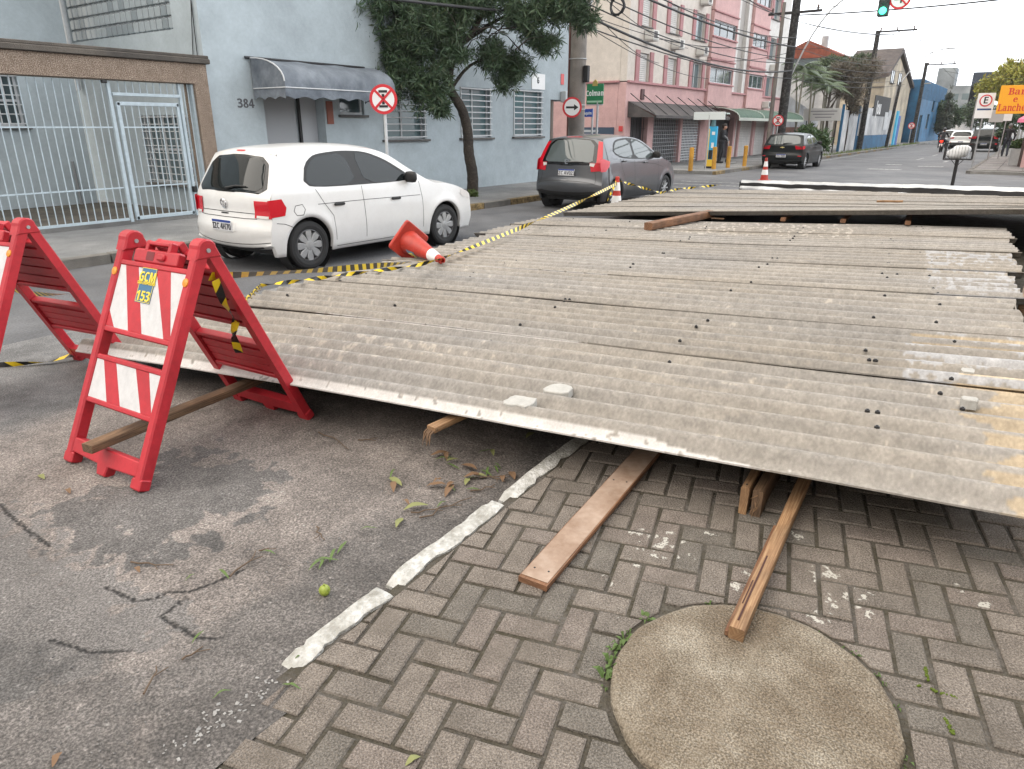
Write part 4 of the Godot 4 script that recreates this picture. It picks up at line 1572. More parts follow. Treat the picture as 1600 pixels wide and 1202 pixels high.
# ------------------------------------------------------------------ cars
# A car is drawn from its side profile (control points s from the rear, y up), its plan and its tumblehome; s runs from tail to nose, the nose points to -z.
class Car:
	var C: Array            # control points of the centre line, rear bottom over the roof to front bottom
	var crown: Array        # how far the outline is set in from the centre line at each control point
	var L := 4.0
	var W := 0.83
	var belt := 0.93
	var tumble := 0.38
	var rear := 0.6
	var front := 3.1
	var wheel_r := 0.3
	var sill := 0.2
	var arch := 0.36
	func c(t: float) -> Vector2:
		var i := clampi(int(t), 0, C.size() - 2)
		var f := t - i
		var p0: Vector2 = C[maxi(i - 1, 0)]
		var p1: Vector2 = C[i]
		var p2: Vector2 = C[i + 1]
		var p3: Vector2 = C[mini(i + 2, C.size() - 1)]
		return 0.5 * ((2.0 * p1) + (p2 - p0) * f + (2.0 * p0 - 5.0 * p1 + 4.0 * p2 - p3) * f * f + (3.0 * p1 - p0 - 3.0 * p2 + p3) * f * f * f)
	func nrm(t: float) -> Vector2:
		var d := c(minf(t + 0.02, C.size() - 1.001)) - c(maxf(t - 0.02, 0.0))
		return Vector2(-d.y, d.x).normalized()
	func edge(t: float) -> Vector2:
		var i := clampi(int(t), 0, C.size() - 2)
		return c(t) - nrm(t) * lerpf(crown[i], crown[i + 1], t - i)
	func half(s: float, y: float) -> float:
		var w := W
		if s < 0.55:
			w -= 0.075 * pow((0.55 - s) / 0.55, 2.0)
		if s > L - 0.85:
			w -= 0.13 * pow((s - L + 0.85) / 0.85, 2.0)
		if y < 0.5:
			w -= 0.05 * pow((0.5 - y) / 0.32, 2.0)
		elif y < belt:
			w -= 0.035 * pow((y - 0.5) / (belt - 0.5), 2.0)
		else:
			w -= 0.035 + (y - belt) * tumble + 0.12 * pow(y - belt, 2.0)
		# a soft flare over the wheels
		for a: float in [rear, front]:
			var d := Vector2(s - a, y - wheel_r).length()
			w += 0.012 * exp(-pow((d - arch - 0.03) / 0.06, 2.0))
		return w
	func pt(s: float, y: float, side: float, off := 0.0) -> Vector3:
		return Vector3(side * (half(s, y) + off), y, L / 2 - s)
	func skin(t: float, j: float, off := 0.0) -> Vector3:
		var e := edge(t)
		var n := nrm(t)
		var cc := c(t)
		var k := pow(absf(j), 2.6)
		var p := cc.lerp(e, k) + n * off
		return Vector3(j * half(e.x, e.y), p.y, L / 2 - p.x)
	func body() -> MB:
		var m := MB.new()
		var rows := []
		var n := (C.size() - 1) * 5
		var E := []
		for i in n + 1:
			var t := float(i) / 5.0
			t = minf(t, C.size() - 1.0001)
			E.append(edge(t))
			var row := PackedVector3Array()
			for j in 21:
				var jj := -1.0 + j / 10.0
				row.append(skin(t, signf(jj) * (1.0 - pow(1.0 - absf(jj), 1.35))))
			rows.append(row)
		m.grid(rows)
		# sides: columns between the outline and the sill or the wheel arch
		var smin := 99.0
		var smax := -99.0
		for e: Vector2 in E:
			smin = minf(smin, e.x)
			smax = maxf(smax, e.x)
		var S := []
		for i in 90:
			S.append(lerpf(smin + 0.001, smax - 0.001, i / 89.0))
		for i in 8:
			S.append(smin + 0.001 + 0.006 * i)
			S.append(smax - 0.001 - 0.006 * i)
		for a: float in [rear, front]:
			for i in 25:
				S.append(a + arch * cos(PI * i / 24.0))
			S.append(a - arch - 0.002)
			S.append(a + arch + 0.002)
		S.sort()
		for side: float in [-1.0, 1.0]:
			var cols := []
			for s: float in S:
				var hi := -9.0
				var lo := 9.0
				var hits := 0
				for i in E.size() - 1:
					var a: Vector2 = E[i]
					var b: Vector2 = E[i + 1]
					if (a.x <= s) != (b.x <= s):
						var y := lerpf(a.y, b.y, (s - a.x) / (b.x - a.x))
						hi = maxf(hi, y)
						lo = minf(lo, y)
						hits += 1
				if hits == 0:
					continue
				var y0 := sill if hits < 2 else maxf(sill, lo)
				for a: float in [rear, front]:
					var d := s - a
					if absf(d) < arch:
						y0 = maxf(y0, wheel_r + sqrt(arch * arch - d * d))
				y0 = minf(y0, hi)
				var col := PackedVector3Array()
				for j in 17:
					col.append(pt(s, lerpf(y0, hi, j / 16.0), side))
				# returned lip under the edge
				col.insert(0, Vector3(side * (half(s, y0) - 0.05), y0, L / 2 - s))
				cols.append(col)
			m.grid(cols, side < 0)
		return m
	func scan(poly: PackedVector2Array, nx: int, fn: Callable, ny := 5) -> Array:
		var x0 := 99.0
		var x1 := -99.0
		for p in poly:
			x0 = minf(x0, p.x)
			x1 = maxf(x1, p.x)
		var rows := []
		for i in nx + 1:
			var x := lerpf(x0 + 0.0004, x1 - 0.0004, i / float(nx))
			var hi := -99.0
			var lo := 99.0
			for k in poly.size():
				var a := poly[k]
				var b := poly[(k + 1) % poly.size()]
				if (a.x <= x) != (b.x <= x):
					var y := lerpf(a.y, b.y, (x - a.x) / (b.x - a.x))
					hi = maxf(hi, y)
					lo = minf(lo, y)
			if hi < lo:
				continue
			var row := PackedVector3Array()
			for j in ny + 1:
				row.append(fn.call(x, lerpf(lo, hi, j / float(ny))))
			rows.append(row)
		return rows
	func side_patch(pts: Array, side: float, off: float, round := 2, thick := 0.0) -> MB:
		var poly := PackedVector2Array()
		for p in pts:
			poly.append(Vector2(p[0], p[1]))
		for it in round:
			var q := PackedVector2Array()
			for k in poly.size():
				q.append(poly[k].lerp(poly[(k + 1) % poly.size()], 0.2))
				q.append(poly[k].lerp(poly[(k + 1) % poly.size()], 0.8))
			poly = q
		var m := MB.new()
		m.grid(scan(poly, 30, func(s, y): return pt(s, y, side, off)), side < 0)
		return m
	# polygon of (profile parameter t, j across)
	func skin_patch(pts: Array, off: float, round := 2) -> MB:
		var poly := PackedVector2Array()
		for p in pts:
			poly.append(Vector2(p[0], p[1]))
		for it in round:
			var q := PackedVector2Array()
			for k in poly.size():
				q.append(poly[k].lerp(poly[(k + 1) % poly.size()], 0.2))
				q.append(poly[k].lerp(poly[(k + 1) % poly.size()], 0.8))
			poly = q
		var m := MB.new()
		m.grid(scan(poly, 24, func(t, j): return skin(t, j, off), 14))
		return m
	func side_line(pts: Array, side: float, width := 0.007) -> MB:
		var m := MB.new()
		var rows := []
		for i in pts.size() - 1:
			var a := Vector2(pts[i][0], pts[i][1])
			var b := Vector2(pts[i + 1][0], pts[i + 1][1])
			var nn := (b - a).orthogonal().normalized() * width / 2
			for k in 9:
				var p := a.lerp(b, k / 8.0)
				rows.append(PackedVector3Array([pt(p.x - nn.x, p.y - nn.y, side, 0.0015), pt(p.x + nn.x, p.y + nn.y, side, 0.0015)]))
		m.grid(rows, side < 0)
		return m
	func skin_line(pts: Array, width := 0.008) -> MB:
		var m := MB.new()
		var rows := []
		for i in pts.size() - 1:
			for k in 9:
				var t := lerpf(pts[i][0], pts[i + 1][0], k / 8.0)
				var j := lerpf(pts[i][1], pts[i + 1][1], k / 8.0)
				var p := skin(t, j, 0.002)
				var d := skin(lerpf(pts[i][0], pts[i + 1][0], k / 8.0 + 0.02), lerpf(pts[i][1], pts[i + 1][1], k / 8.0 + 0.02), 0.002) - p
				var up := skin(t + 0.03, j, 0.002) - p
				var outn := (skin(t, j + 0.02, 0.002) - p).cross(up)
				var w := outn.cross(d).normalized() * width / 2
				rows.append(PackedVector3Array([p - w, p + w]))
		m.grid(rows)
		return m

func wheel(root: Node3D, at: Vector3, side: float, r: float, w: float, style: int, turn := 0.0) -> void:
	var o := Node3D.new()
	o.name = "wheel"
	root.add_child(o, true)
	o.position = at
	o.rotation = V3(0, turn, 0)
	var b := MB.new()
	b.T = Transform3D(Basis(Vector3.BACK, -side * PI / 2), Vector3.ZERO)   # axis: outwards
	var rim := r * 0.66
	b.lathe([Vector2(rim * 0.9, -w / 2), Vector2(r * 0.9, -w / 2), Vector2(r * 0.98, -w * 0.4), Vector2(r, -w * 0.25), Vector2(r, w * 0.25), Vector2(r * 0.985, w * 0.4), Vector2(r * 0.92, w * 0.49), Vector2(r * 0.8, w * 0.52), Vector2(rim * 1.02, w * 0.47), Vector2(rim, w * 0.40), Vector2(rim * 0.98, 0.0)], 40)
	part(o, "tyre", b, M.rubber)
	b = MB.new()
	b.T = Transform3D(Basis(Vector3.BACK, -side * PI / 2), Vector3.ZERO)
	b.lathe([Vector2(rim * 0.99, w * 0.05), Vector2(rim * 1.0, w * 0.44), Vector2(rim * 0.94, w * 0.46), Vector2(rim * 0.9, w * 0.34), Vector2(rim * 0.88, w * 0.1), Vector2(0.001, w * 0.08)], 40)
	var rimo := part(o, "rim", b, M.dark_metal if style > 0 else M.hub_dark)
	var n := 8 if style == 0 else 10
	for k in n:
		var sp := MB.new()
		var a := TAU * k / n
		sp.T = Transform3D(Basis(Vector3.BACK, -side * PI / 2), Vector3.ZERO) * Transform3D(Basis(Vector3.UP, a), Vector3.ZERO) * Transform3D(Basis(Vector3.RIGHT, -PI / 2), Vector3.ZERO)
		var wi := rim * (0.2 if style == 0 else 0.1)
		sp.prism(PackedVector2Array([Vector2(-wi * 0.55, rim * 0.2), Vector2(wi * 0.55, rim * 0.2), Vector2(wi * (1.15 if style == 0 else 0.9), rim * 0.72), Vector2(wi * 0.9, rim * 0.95), Vector2(-wi * 0.9, rim * 0.95), Vector2(-wi * (1.15 if style == 0 else 0.6), rim * 0.72)]), w * 0.2, w * 0.44, 0.006)
		part(rimo, "spoke", sp, M.hub)
	var hb := MB.new()
	hb.T = Transform3D(Basis(Vector3.BACK, -side * PI / 2), Vector3.ZERO)
	hb.lathe([Vector2(rim * 0.3, w * 0.1), Vector2(rim * 0.3, w * 0.42), Vector2(rim * 0.26, w * 0.46), Vector2(0.001, w * 0.48)], 20)
	part(rimo, "hub_cap", hb, M.hub)

func plate(root: Node3D, at: Vector3, tilt: float, text: String) -> void:
	var b := MB.new()
	var fr := Transform3D(Basis(Vector3.RIGHT, tilt), at)
	b.T = fr
	b.box(Vector3.ZERO, V3(0.40, 0.13, 0.012), 0.004)
	var p := part(root, "licence_plate", b, mat(0.6, 0.61, 0.63, 0.4))
	b = MB.new()
	b.T = fr
	b.box(V3(0, 0.05, 0.0068), V3(0.39, 0.028, 0.001))
	part(p, "blue_band", b, mat(0.02, 0.05, 0.25, 0.4))
	lettering(p, text, 0.072, fr * V3(0, -0.012, 0.0075), fr.basis, mat(0.03, 0.03, 0.04, 0.5), 0.92)

func car(spec: Dictionary, at: Vector3, turn: float) -> Node3D:
	var k := Car.new()
	for p in spec.profile:
		k.C.append(Vector2(p[0], p[1]))
		k.crown.append(p[2])
	for f in ["L", "W", "belt", "tumble", "rear", "front", "wheel_r", "arch", "sill"]:
		if spec.has(f):
			k.set(f, spec[f])
	var root := thing(spec.name, spec.label, "car", at, turn, spec.get("group", ""))
	var paint: StandardMaterial3D = spec.paint
	part(root, "body", k.body(), paint)
	var glass: Material = spec.get("glass", M.car_glass)
	# dark floor and wheel wells
	var b := MB.new()
	b.box(V3(0, 0.42, 0), V3(k.W * 1.4, 0.44, k.L - 0.5), 0.02)
	part(root, "underbody", b, M.black)
	for a: float in [k.rear, k.front]:
		for s: float in [-1.0, 1.0]:
			b = MB.new()
			b.T = Transform3D(Basis(Vector3.BACK, -PI / 2), V3(s * (k.W - 0.13), k.wheel_r, k.L / 2 - a))
			b.lathe([Vector2(k.arch + 0.005, -0.12), Vector2(k.arch + 0.005, 0.085)], 32)
			part(root, "wheel_well", b, M.black)
			wheel(root, V3(s * (k.W - 0.115), k.wheel_r, k.L / 2 - a), s, k.wheel_r, 0.18, spec.get("rim", 0), spec.get("steer", 0.0) if a == k.front else 0.0)
	# glass
	for s: float in [-1.0, 1.0]:
		if spec.has("surround"):
			part(root, "window_surround", k.side_patch(spec.surround, s, 0.002), M.trim)
		for w in spec.windows:
			part(root, "side_window", k.side_patch(w, s, 0.005, 1), glass)
		for l in spec.get("seams", []):
			part(root, "door_seam", k.side_line(l, s), M.black)
		for hd in spec.get("handles", []):
			var hp := k.pt(hd[0], hd[1], s, 0.018)
			var h := MB.new()
			h.box(hp, V3(0.03, 0.035, 0.17), 0.012)
			part(root, "door_handle", h, spec.get("handle_material", M.trim))
		if spec.has("mirror"):
			var mp := k.pt(spec.mirror[0], spec.mirror[1], s, 0.10)
			var mm := MB.new()
			var rows := []
			for i in 9:
				var t := PI * i / 8.0
				var row := PackedVector3Array()
				for q in 14:
					var an := -TAU * q / 14
					var sq := pow(pow(absf(cos(an)), 4.0) + pow(absf(sin(an)), 4.0), -0.25)
					row.append(mp + V3(cos(an) * sq * 0.10 * pow(sin(t), 0.5), sin(an) * sq * 0.075 * pow(sin(t), 0.5), -cos(t) * 0.05 - 0.02 * absf(cos(an)) * 0))
				rows.append(row)
			mm.grid(rows, true, true)
			mm.bar(k.pt(spec.mirror[0], spec.mirror[1] - 0.03, s, -0.02), mp + V3(0, -0.02, 0), 0.05, 0.04, 0.01)
			part(root, "door_mirror", mm, spec.get("mirror_material", M.trim))
		for tl in spec.get("tail_side", []):
			part(root, "tail_light", k.side_patch(tl, s, 0.006, 0), M.tail)
		if spec.has("lamp_side"):
			part(root, "headlight", k.side_patch(spec.lamp_side, s, 0.006, 1), M.clear_lens)
		for tl in spec.get("tail_rear", []):
			var pts := []
			for p in tl[0]:
				pts.append([p[0], p[1] * s])
			part(root, "tail_light", k.skin_patch(pts, 0.008 + tl[2], 0), [M.tail, M.clear_lens, M.gloss_black][tl[1]])
	if spec.has("rear_window_trim"):
		part(root, "rear_window_trim", k.skin_patch(spec.rear_window_trim, 0.003, 1), M.gloss_black)
	part(root, "rear_window", k.skin_patch(spec.rear_window, 0.006, 1), spec.get("rear_glass", glass))
	part(root, "windscreen", k.skin_patch(spec.windscreen, 0.004), glass)
	for q in spec.get("patches", []):
		part(root, q[0], k.skin_patch(q[1], q[2], q[4] if q.size() > 4 else 1), q[3])
	for l in spec.get("rear_seams", []):
		part(root, "tailgate_seam", k.skin_line(l), M.black)
	# wiper
	if spec.has("wiper"):
		var wp: Array = spec.wiper
		b = MB.new()
		b.tube([k.skin(wp[0], wp[1], 0.02), k.skin(wp[0] + 0.15, (wp[1] + wp[3]) / 2, 0.026), k.skin(wp[2], wp[3], 0.02)], [0.018, 0.012, 0.008], 6)
		part(root, "rear_wiper", b, M.trim)
	if spec.has("plate"):
		var pp := k.skin(spec.plate[0], 0.0, 0.012)
		plate(root, pp, spec.plate[1], spec.plate[2])
	return root

func badge(root: Node3D, at: Vector3, tilt: float, style: int) -> void:
	var fr := Transform3D(Basis(Vector3.RIGHT, tilt), at)
	var b := MB.new()
	b.T = fr * Transform3D(Basis(Vector3.RIGHT, PI / 2), Vector3.ZERO)
	if style == 0:      # ring with a V over a W
		b.lathe([Vector2(0.052, 0.0), Vector2(0.06, 0.004), Vector2(0.056, 0.011), Vector2(0.049, 0.008)], 26)
		b.T = fr
		for q in [[-0.028, 0.042, 0.0, 0.004], [0.028, 0.042, 0.0, 0.004], [-0.044, 0.014, -0.02, -0.042], [-0.02, -0.042, 0.0, 0.0], [0.0, 0.0, 0.02, -0.042], [0.02, -0.042, 0.044, 0.014]]:
			b.bar(V3(q[0], q[1], 0.005), V3(q[2], q[3], 0.005), 0.009, 0.006)
	elif style == 1:    # a broad letter H in a rounded frame
		b.T = fr
		for q in [[-0.045, 0.04, -0.034, -0.04], [0.045, 0.04, 0.034, -0.04], [-0.022, 0.034, -0.018, -0.032], [0.022, 0.034, 0.018, -0.032], [-0.02, 0.0, 0.02, 0.0], [-0.045, 0.042, 0.045, 0.042], [-0.034, -0.042, 0.034, -0.042]]:
			b.bar(V3(q[0], q[1], 0.005), V3(q[2], q[3], 0.005), 0.009, 0.007)
	else:               # a flat slanted cross
		b.T = fr
		b.prism(PackedVector2Array([Vector2(-0.08, -0.012), Vector2(-0.025, -0.012), Vector2(-0.025, -0.026), Vector2(0.032, -0.026), Vector2(0.03, -0.012), Vector2(0.08, -0.012), Vector2(0.085, 0.012), Vector2(0.03, 0.012), Vector2(0.03, 0.026), Vector2(-0.032, 0.026), Vector2(-0.03, 0.012), Vector2(-0.085, 0.012)]), 0.0, 0.008, 0.002)
	part(root, "emblem", b, M.chrome if style != 2 else mat(0.75, 0.6, 0.25, 0.3, 0.6))

func paint_of(r: float, g: float, b: float, metal := 0.0) -> StandardMaterial3D:
	var m := mat(r, g, b, 0.35, metal)
	m.clearcoat_enabled = true
	m.clearcoat = 0.7
	m.clearcoat_roughness = 0.05
	m.uv1_triplanar = true
	m.albedo_texture = M.dust
	m.uv1_scale = Vector3(0.7, 0.7, 0.7)
	return m

func cars() -> void:
	M.dust = mottle(121, 256, 0.6, 0.4, 0.1, Color(0.955, 0.95, 0.945), Color(1, 1, 1), 0.012, 0.06)
	M.hub = tri(mat(0.5, 0.51, 0.52, 0.35, 0.55), 3.0, M.plain, null, 0.3, false)
	M.hub_dark = mat(0.09, 0.09, 0.095, 0.5, 0.2)
	M.trim = mat(0.012, 0.012, 0.013, 0.6)
	M.gloss_black = mat(0.008, 0.008, 0.009, 0.12)
	M.tail = mat(0.48, 0.008, 0.02, 0.12)
	M.clear_lens = mat(0.62, 0.60, 0.58, 0.12)
	M.chrome = mat(0.7, 0.7, 0.72, 0.15, 0.9)
	var g := mat(0.01, 0.013, 0.014, 0.03)
	g.metallic_specular = 0.42
	M.car_glass = g
	var gl := mat(0.075, 0.09, 0.092, 0.03)
	gl.metallic_specular = 0.6
	M.car_glass_light = gl
	var white := paint_of(0.70, 0.70, 0.695)
	var spec := {
		"name": "white_hatchback", "label": "white hatchback with black mirrors driving past the fallen roof", "paint": white,
		"L": 3.9, "W": 0.83, "belt": 0.94, "rear": 0.64, "front": 3.10, "wheel_r": 0.295, "arch": 0.345, "tumble": 0.33,
		"profile": [[0.16, 0.26, 0.05], [0.05, 0.29, 0.09], [0.0, 0.40, 0.13], [-0.01, 0.52, 0.13], [0.03, 0.63, 0.12], [0.055, 0.72, 0.11], [0.065, 0.84, 0.10], [0.10, 0.945, 0.09], [0.22, 1.16, 0.08], [0.34, 1.35, 0.06], [0.40, 1.405, 0.05], [0.62, 1.44, 0.05], [1.15, 1.468, 0.055], [1.75, 1.455, 0.055], [2.12, 1.385, 0.06], [2.5, 1.18, 0.07], [2.86, 0.99, 0.06], [3.2, 0.935, 0.05], [3.55, 0.85, 0.06], [3.80, 0.72, 0.10], [3.88, 0.55, 0.13], [3.89, 0.36, 0.12], [3.80, 0.20, 0.06]],
		"surround": [[0.68, 0.965], [0.66, 1.09], [0.76, 1.25], [0.92, 1.35], [1.35, 1.385], [1.75, 1.365], [2.06, 1.26], [2.40, 1.06], [2.50, 0.965]],
		"windows": [[[0.72, 0.985], [0.70, 1.09], [0.79, 1.23], [0.94, 1.325], [1.40, 1.355], [1.46, 0.975]], [[1.60, 0.975], [1.545, 1.355], [1.74, 1.34], [2.03, 1.235], [2.34, 1.05], [2.42, 0.975]]],
		"seams": [[[1.53, 0.95], [1.55, 0.3]], [[0.80, 0.95], [0.90, 0.78], [1.02, 0.62], [1.04, 0.32]], [[2.58, 0.95], [2.62, 0.70], [2.62, 0.32]], [[0.2, 0.60], [0.30, 0.585], [0.42, 0.53]], [[0.47, 0.78], [0.57, 0.79], [0.60, 0.73], [0.56, 0.67], [0.47, 0.67], [0.44, 0.72], [0.47, 0.78]], [[0.8, 0.775], [1.6, 0.775], [2.58, 0.765]], [[1.05, 0.24], [2.6, 0.24]]],
		"handles": [[1.12, 0.755], [2.10, 0.755]], "mirror": [2.36, 1.02],
		"tail_side": [[[0.13, 0.665], [0.125, 0.86], [0.30, 0.87], [0.345, 0.77], [0.315, 0.68]]], "lamp_side": [[3.45, 0.70], [3.5, 0.8], [3.72, 0.72], [3.75, 0.62]],
		"tail_rear": [[[[4.42, 0.70], [6.2, 0.70], [6.25, 1.0], [4.55, 1.0]], 0, 0.0], [[[4.45, 0.74], [4.75, 0.74], [4.8, 0.95], [4.5, 0.95]], 1, 0.003]],
		"rear_window_trim": [[6.95, -0.93], [8.95, -0.86], [9.05, 0.0], [8.95, 0.86], [6.95, 0.93], [6.9, 0.0]],
		"rear_window": [[7.05, -0.84], [8.8, -0.80], [8.88, 0.0], [8.8, 0.80], [7.05, 0.84], [7.0, 0.0]],
		"windscreen": [[14.1, -0.85], [15.9, -0.90], [15.95, 0.9], [14.1, 0.85]],
		"patches": [["brake_light", [[9.5, -0.14], [9.85, -0.14], [9.85, 0.14], [9.5, 0.14]], 0.006, M.red], ["bumper_recess", [[2.55, -0.36], [3.85, -0.30], [3.85, 0.30], [2.55, 0.36]], 0.004, white], ["diffuser", [[0.3, -0.8], [1.0, -0.85], [1.0, 0.85], [0.3, 0.8]], 0.004, M.trim], ["tailgate_handle", [[4.55, -0.1], [4.75, -0.1], [4.75, 0.1], [4.55, 0.1]], 0.003, M.trim]],
		"rear_seams": [[[4.35, -0.74], [4.2, -0.5], [4.15, 0.0], [4.2, 0.5], [4.35, 0.74]], [[4.9, -0.69], [4.86, 0.0], [4.9, 0.69]], [[1.55, -0.98], [1.45, 0.0], [1.55, 0.98]]],
		"wiper": [7.12, 0.02, 7.3, 0.50], "plate": [3.2, 0.0, "IZC 4H70"],
	}
	var o := car(spec, V3(-7.78, 0, -7.05), -0.035)
	badge(o, V3(0, 0.80, 1.95 - 0.045), 0.15, 0)
	var gm := paint_of(0.085, 0.09, 0.1, 0.5)
	spec = {
		"name": "grey_hatchback", "label": "metallic grey hatchback with tall red tail lights beside the upright cone", "paint": gm, "glass": M.car_glass_light,
		"L": 4.0, "W": 0.845, "belt": 0.99, "rear": 0.70, "front": 3.23, "wheel_r": 0.30, "arch": 0.345, "tumble": 0.30, "rim": 1,
		"profile": [[0.20, 0.27, 0.06], [0.06, 0.31, 0.10], [0.0, 0.44, 0.14], [0.0, 0.58, 0.15], [0.05, 0.66, 0.14], [0.07, 0.78, 0.13], [0.08, 0.93, 0.12], [0.10, 1.02, 0.11], [0.22, 1.24, 0.09], [0.34, 1.43, 0.07], [0.40, 1.475, 0.055], [0.70, 1.505, 0.05], [1.25, 1.525, 0.055], [1.8, 1.50, 0.055], [2.2, 1.41, 0.06], [2.65, 1.21, 0.07], [3.05, 1.04, 0.06], [3.4, 0.955, 0.06], [3.7, 0.83, 0.08], [3.9, 0.68, 0.12], [3.97, 0.5, 0.14], [3.97, 0.34, 0.12], [3.88, 0.2, 0.06]],
		"surround": [[0.66, 1.16], [0.70, 1.28], [0.86, 1.41], [1.35, 1.455], [1.8, 1.43], [2.15, 1.34], [2.62, 1.12], [2.72, 1.0], [1.6, 1.01], [0.95, 1.05]],
		"windows": [[[0.72, 1.165], [0.75, 1.26], [0.89, 1.385], [1.48, 1.425], [1.52, 1.035], [0.98, 1.08]], [[1.60, 1.03], [1.57, 1.42], [1.8, 1.40], [2.10, 1.32], [2.36, 1.20], [2.44, 1.02]], [[2.48, 1.02], [2.40, 1.175], [2.6, 1.075], [2.66, 1.015]]],
		"seams": [[[1.56, 1.0], [1.58, 0.3]], [[0.92, 1.04], [0.98, 0.85], [1.10, 0.66], [1.12, 0.32]], [[2.74, 1.0], [2.78, 0.75], [2.75, 0.32]], [[0.9, 0.97], [1.6, 0.95], [2.6, 0.88], [3.0, 0.80]], [[1.15, 0.24], [2.7, 0.24]]],
		"handles": [[1.08, 0.99], [2.08, 0.93]], "handle_material": gm, "mirror": [2.52, 1.08],
		"tail_side": [[[0.12, 0.80], [0.12, 1.03], [0.22, 1.06], [0.46, 0.995], [0.42, 0.90], [0.28, 0.80]]],
		"tail_rear": [[[[5.15, 0.70], [6.7, 0.66], [6.8, 1.0], [5.3, 1.0]], 0, 0.0], [[[5.9, 0.66], [6.5, 0.68], [6.5, 0.82], [5.75, 0.78]], 1, 0.004], [[[6.7, 0.84], [8.9, 0.86], [8.9, 1.0], [6.7, 1.0]], 0, 0.0]],
		"rear_window_trim": [[5.9, -0.60], [6.5, -0.86], [9.0, -0.85], [9.3, 0.0], [9.0, 0.85], [6.5, 0.86], [5.9, 0.60], [5.85, 0.0]],
		"rear_window": [[6.65, -0.74], [8.85, -0.74], [9.0, 0.0], [8.85, 0.74], [6.65, 0.74], [6.6, 0.0]],
		"windscreen": [[14.1, -0.86], [15.95, -0.9], [15.95, 0.9], [14.1, 0.86]],
		"patches": [["brake_light", [[9.6, -0.30], [9.95, -0.30], [9.95, 0.30], [9.6, 0.30]], 0.006, M.red], ["plate_recess", [[4.35, -0.42], [5.75, -0.58], [5.75, 0.58], [4.35, 0.42]], 0.003, gm], ["lower_bumper", [[0.3, -0.9], [1.7, -0.96], [1.5, 0.0], [1.7, 0.96], [0.3, 0.9]], 0.003, M.trim], ["bumper_lip", [[1.62, -0.8], [1.78, -0.8], [1.78, 0.8], [1.62, 0.8]], 0.008, gm]],
		"rear_seams": [[[3.5, -0.84], [3.35, -0.5], [3.3, 0.0], [3.35, 0.5], [3.5, 0.84]], [[3.5, -0.84], [5.2, -0.8]], [[3.5, 0.84], [5.2, 0.8]]],
		"wiper": [6.5, 0.0, 6.72, 0.5], "plate": [4.95, -0.12, "IZC AV023"],
	}
	o = car(spec, V3(-7.86, 0, -15.2), -0.02)
	badge(o, V3(0, 0.99, 2.0 - 0.075), -0.1, 1)
	var dk := paint_of(0.008, 0.011, 0.012, 0.0)
	dk.clearcoat = 0.25
	dk.metallic_specular = 0.3
	spec = {
		"name": "dark_hatchback", "label": "dark green-black hatchback parked at the far kerb by the pink building", "paint": dk, "glass": M.car_glass_light,
		"L": 4.16, "W": 0.87, "belt": 0.97, "rear": 0.75, "front": 3.30, "wheel_r": 0.31, "arch": 0.355, "tumble": 0.34, "rim": 1,
		"profile": [[0.22, 0.25, 0.06], [0.06, 0.29, 0.10], [0.0, 0.42, 0.14], [0.0, 0.58, 0.14], [0.07, 0.66, 0.13], [0.08, 0.80, 0.12], [0.07, 0.95, 0.11], [0.12, 1.0, 0.10], [0.30, 1.20, 0.08], [0.48, 1.37, 0.06], [0.56, 1.41, 0.05], [0.85, 1.445, 0.05], [1.4, 1.47, 0.055], [1.9, 1.44, 0.055], [2.3, 1.34, 0.06], [2.7, 1.14, 0.07], [3.05, 1.0, 0.06], [3.4, 0.94, 0.06], [3.75, 0.84, 0.08], [4.0, 0.7, 0.12], [4.1, 0.52, 0.14], [4.1, 0.34, 0.12], [4.02, 0.2, 0.06]],
		"surround": [[0.85, 1.0], [0.82, 1.12], [0.98, 1.33], [1.5, 1.39], [1.9, 1.37], [2.3, 1.24], [2.66, 1.05], [2.72, 0.98]],
		"windows": [[[0.9, 1.02], [0.87, 1.12], [1.02, 1.30], [1.58, 1.36], [1.62, 1.0]], [[1.72, 1.0], [1.68, 1.36], [1.9, 1.345], [2.26, 1.22], [2.56, 1.06], [2.62, 0.99]]],
		"seams": [[[1.67, 0.96], [1.69, 0.3]], [[2.75, 0.95], [2.8, 0.32]], [[0.95, 0.96], [1.12, 0.7], [1.16, 0.32]]],
		"handles": [[1.2, 0.88], [2.2, 0.86]], "handle_material": dk, "mirror": [2.55, 1.04],
		"tail_side": [[[0.13, 0.80], [0.13, 0.93], [0.42, 0.94], [0.36, 0.83]]],
		"tail_rear": [[[[5.05, 0.66], [6.1, 0.62], [6.1, 1.0], [5.05, 1.0]], 0, 0.0], [[[2.6, 0.80], [3.3, 0.82], [3.3, 0.97], [2.6, 0.96]], 0, 0.0]],
		"rear_window": [[7.05, -0.84], [8.85, -0.82], [8.95, 0.0], [8.85, 0.82], [7.05, 0.84]],
		"windscreen": [[14.1, -0.86], [15.9, -0.9], [15.9, 0.9], [14.1, 0.86]],
		"patches": [["lower_bumper", [[0.3, -0.9], [1.7, -0.9], [1.7, 0.9], [0.3, 0.9]], 0.003, M.trim]],
		"rear_seams": [[[4.2, -0.8], [4.1, 0.0], [4.2, 0.8]]], "wiper": [7.1, 0.0, 7.3, 0.45], "plate": [2.75, 0.05, "IVL 7J83"],
	}
	o = car(spec, V3(-8.62, 0, -34.2), 0.0)
	badge(o, V3(0, 0.88, 2.08 - 0.06), -0.05, 2)
	# farther traffic reuses the three shapes with their own paint and place
	var far_spec := spec.duplicate()
	far_spec.merge({"name": "far_white_car", "label": "white car far up the street ahead of the motorcycle", "paint": paint_of(0.7, 0.71, 0.72), "glass": M.car_glass}, true)
	car(far_spec, V3(-4.95, 0, -74), 0.0)
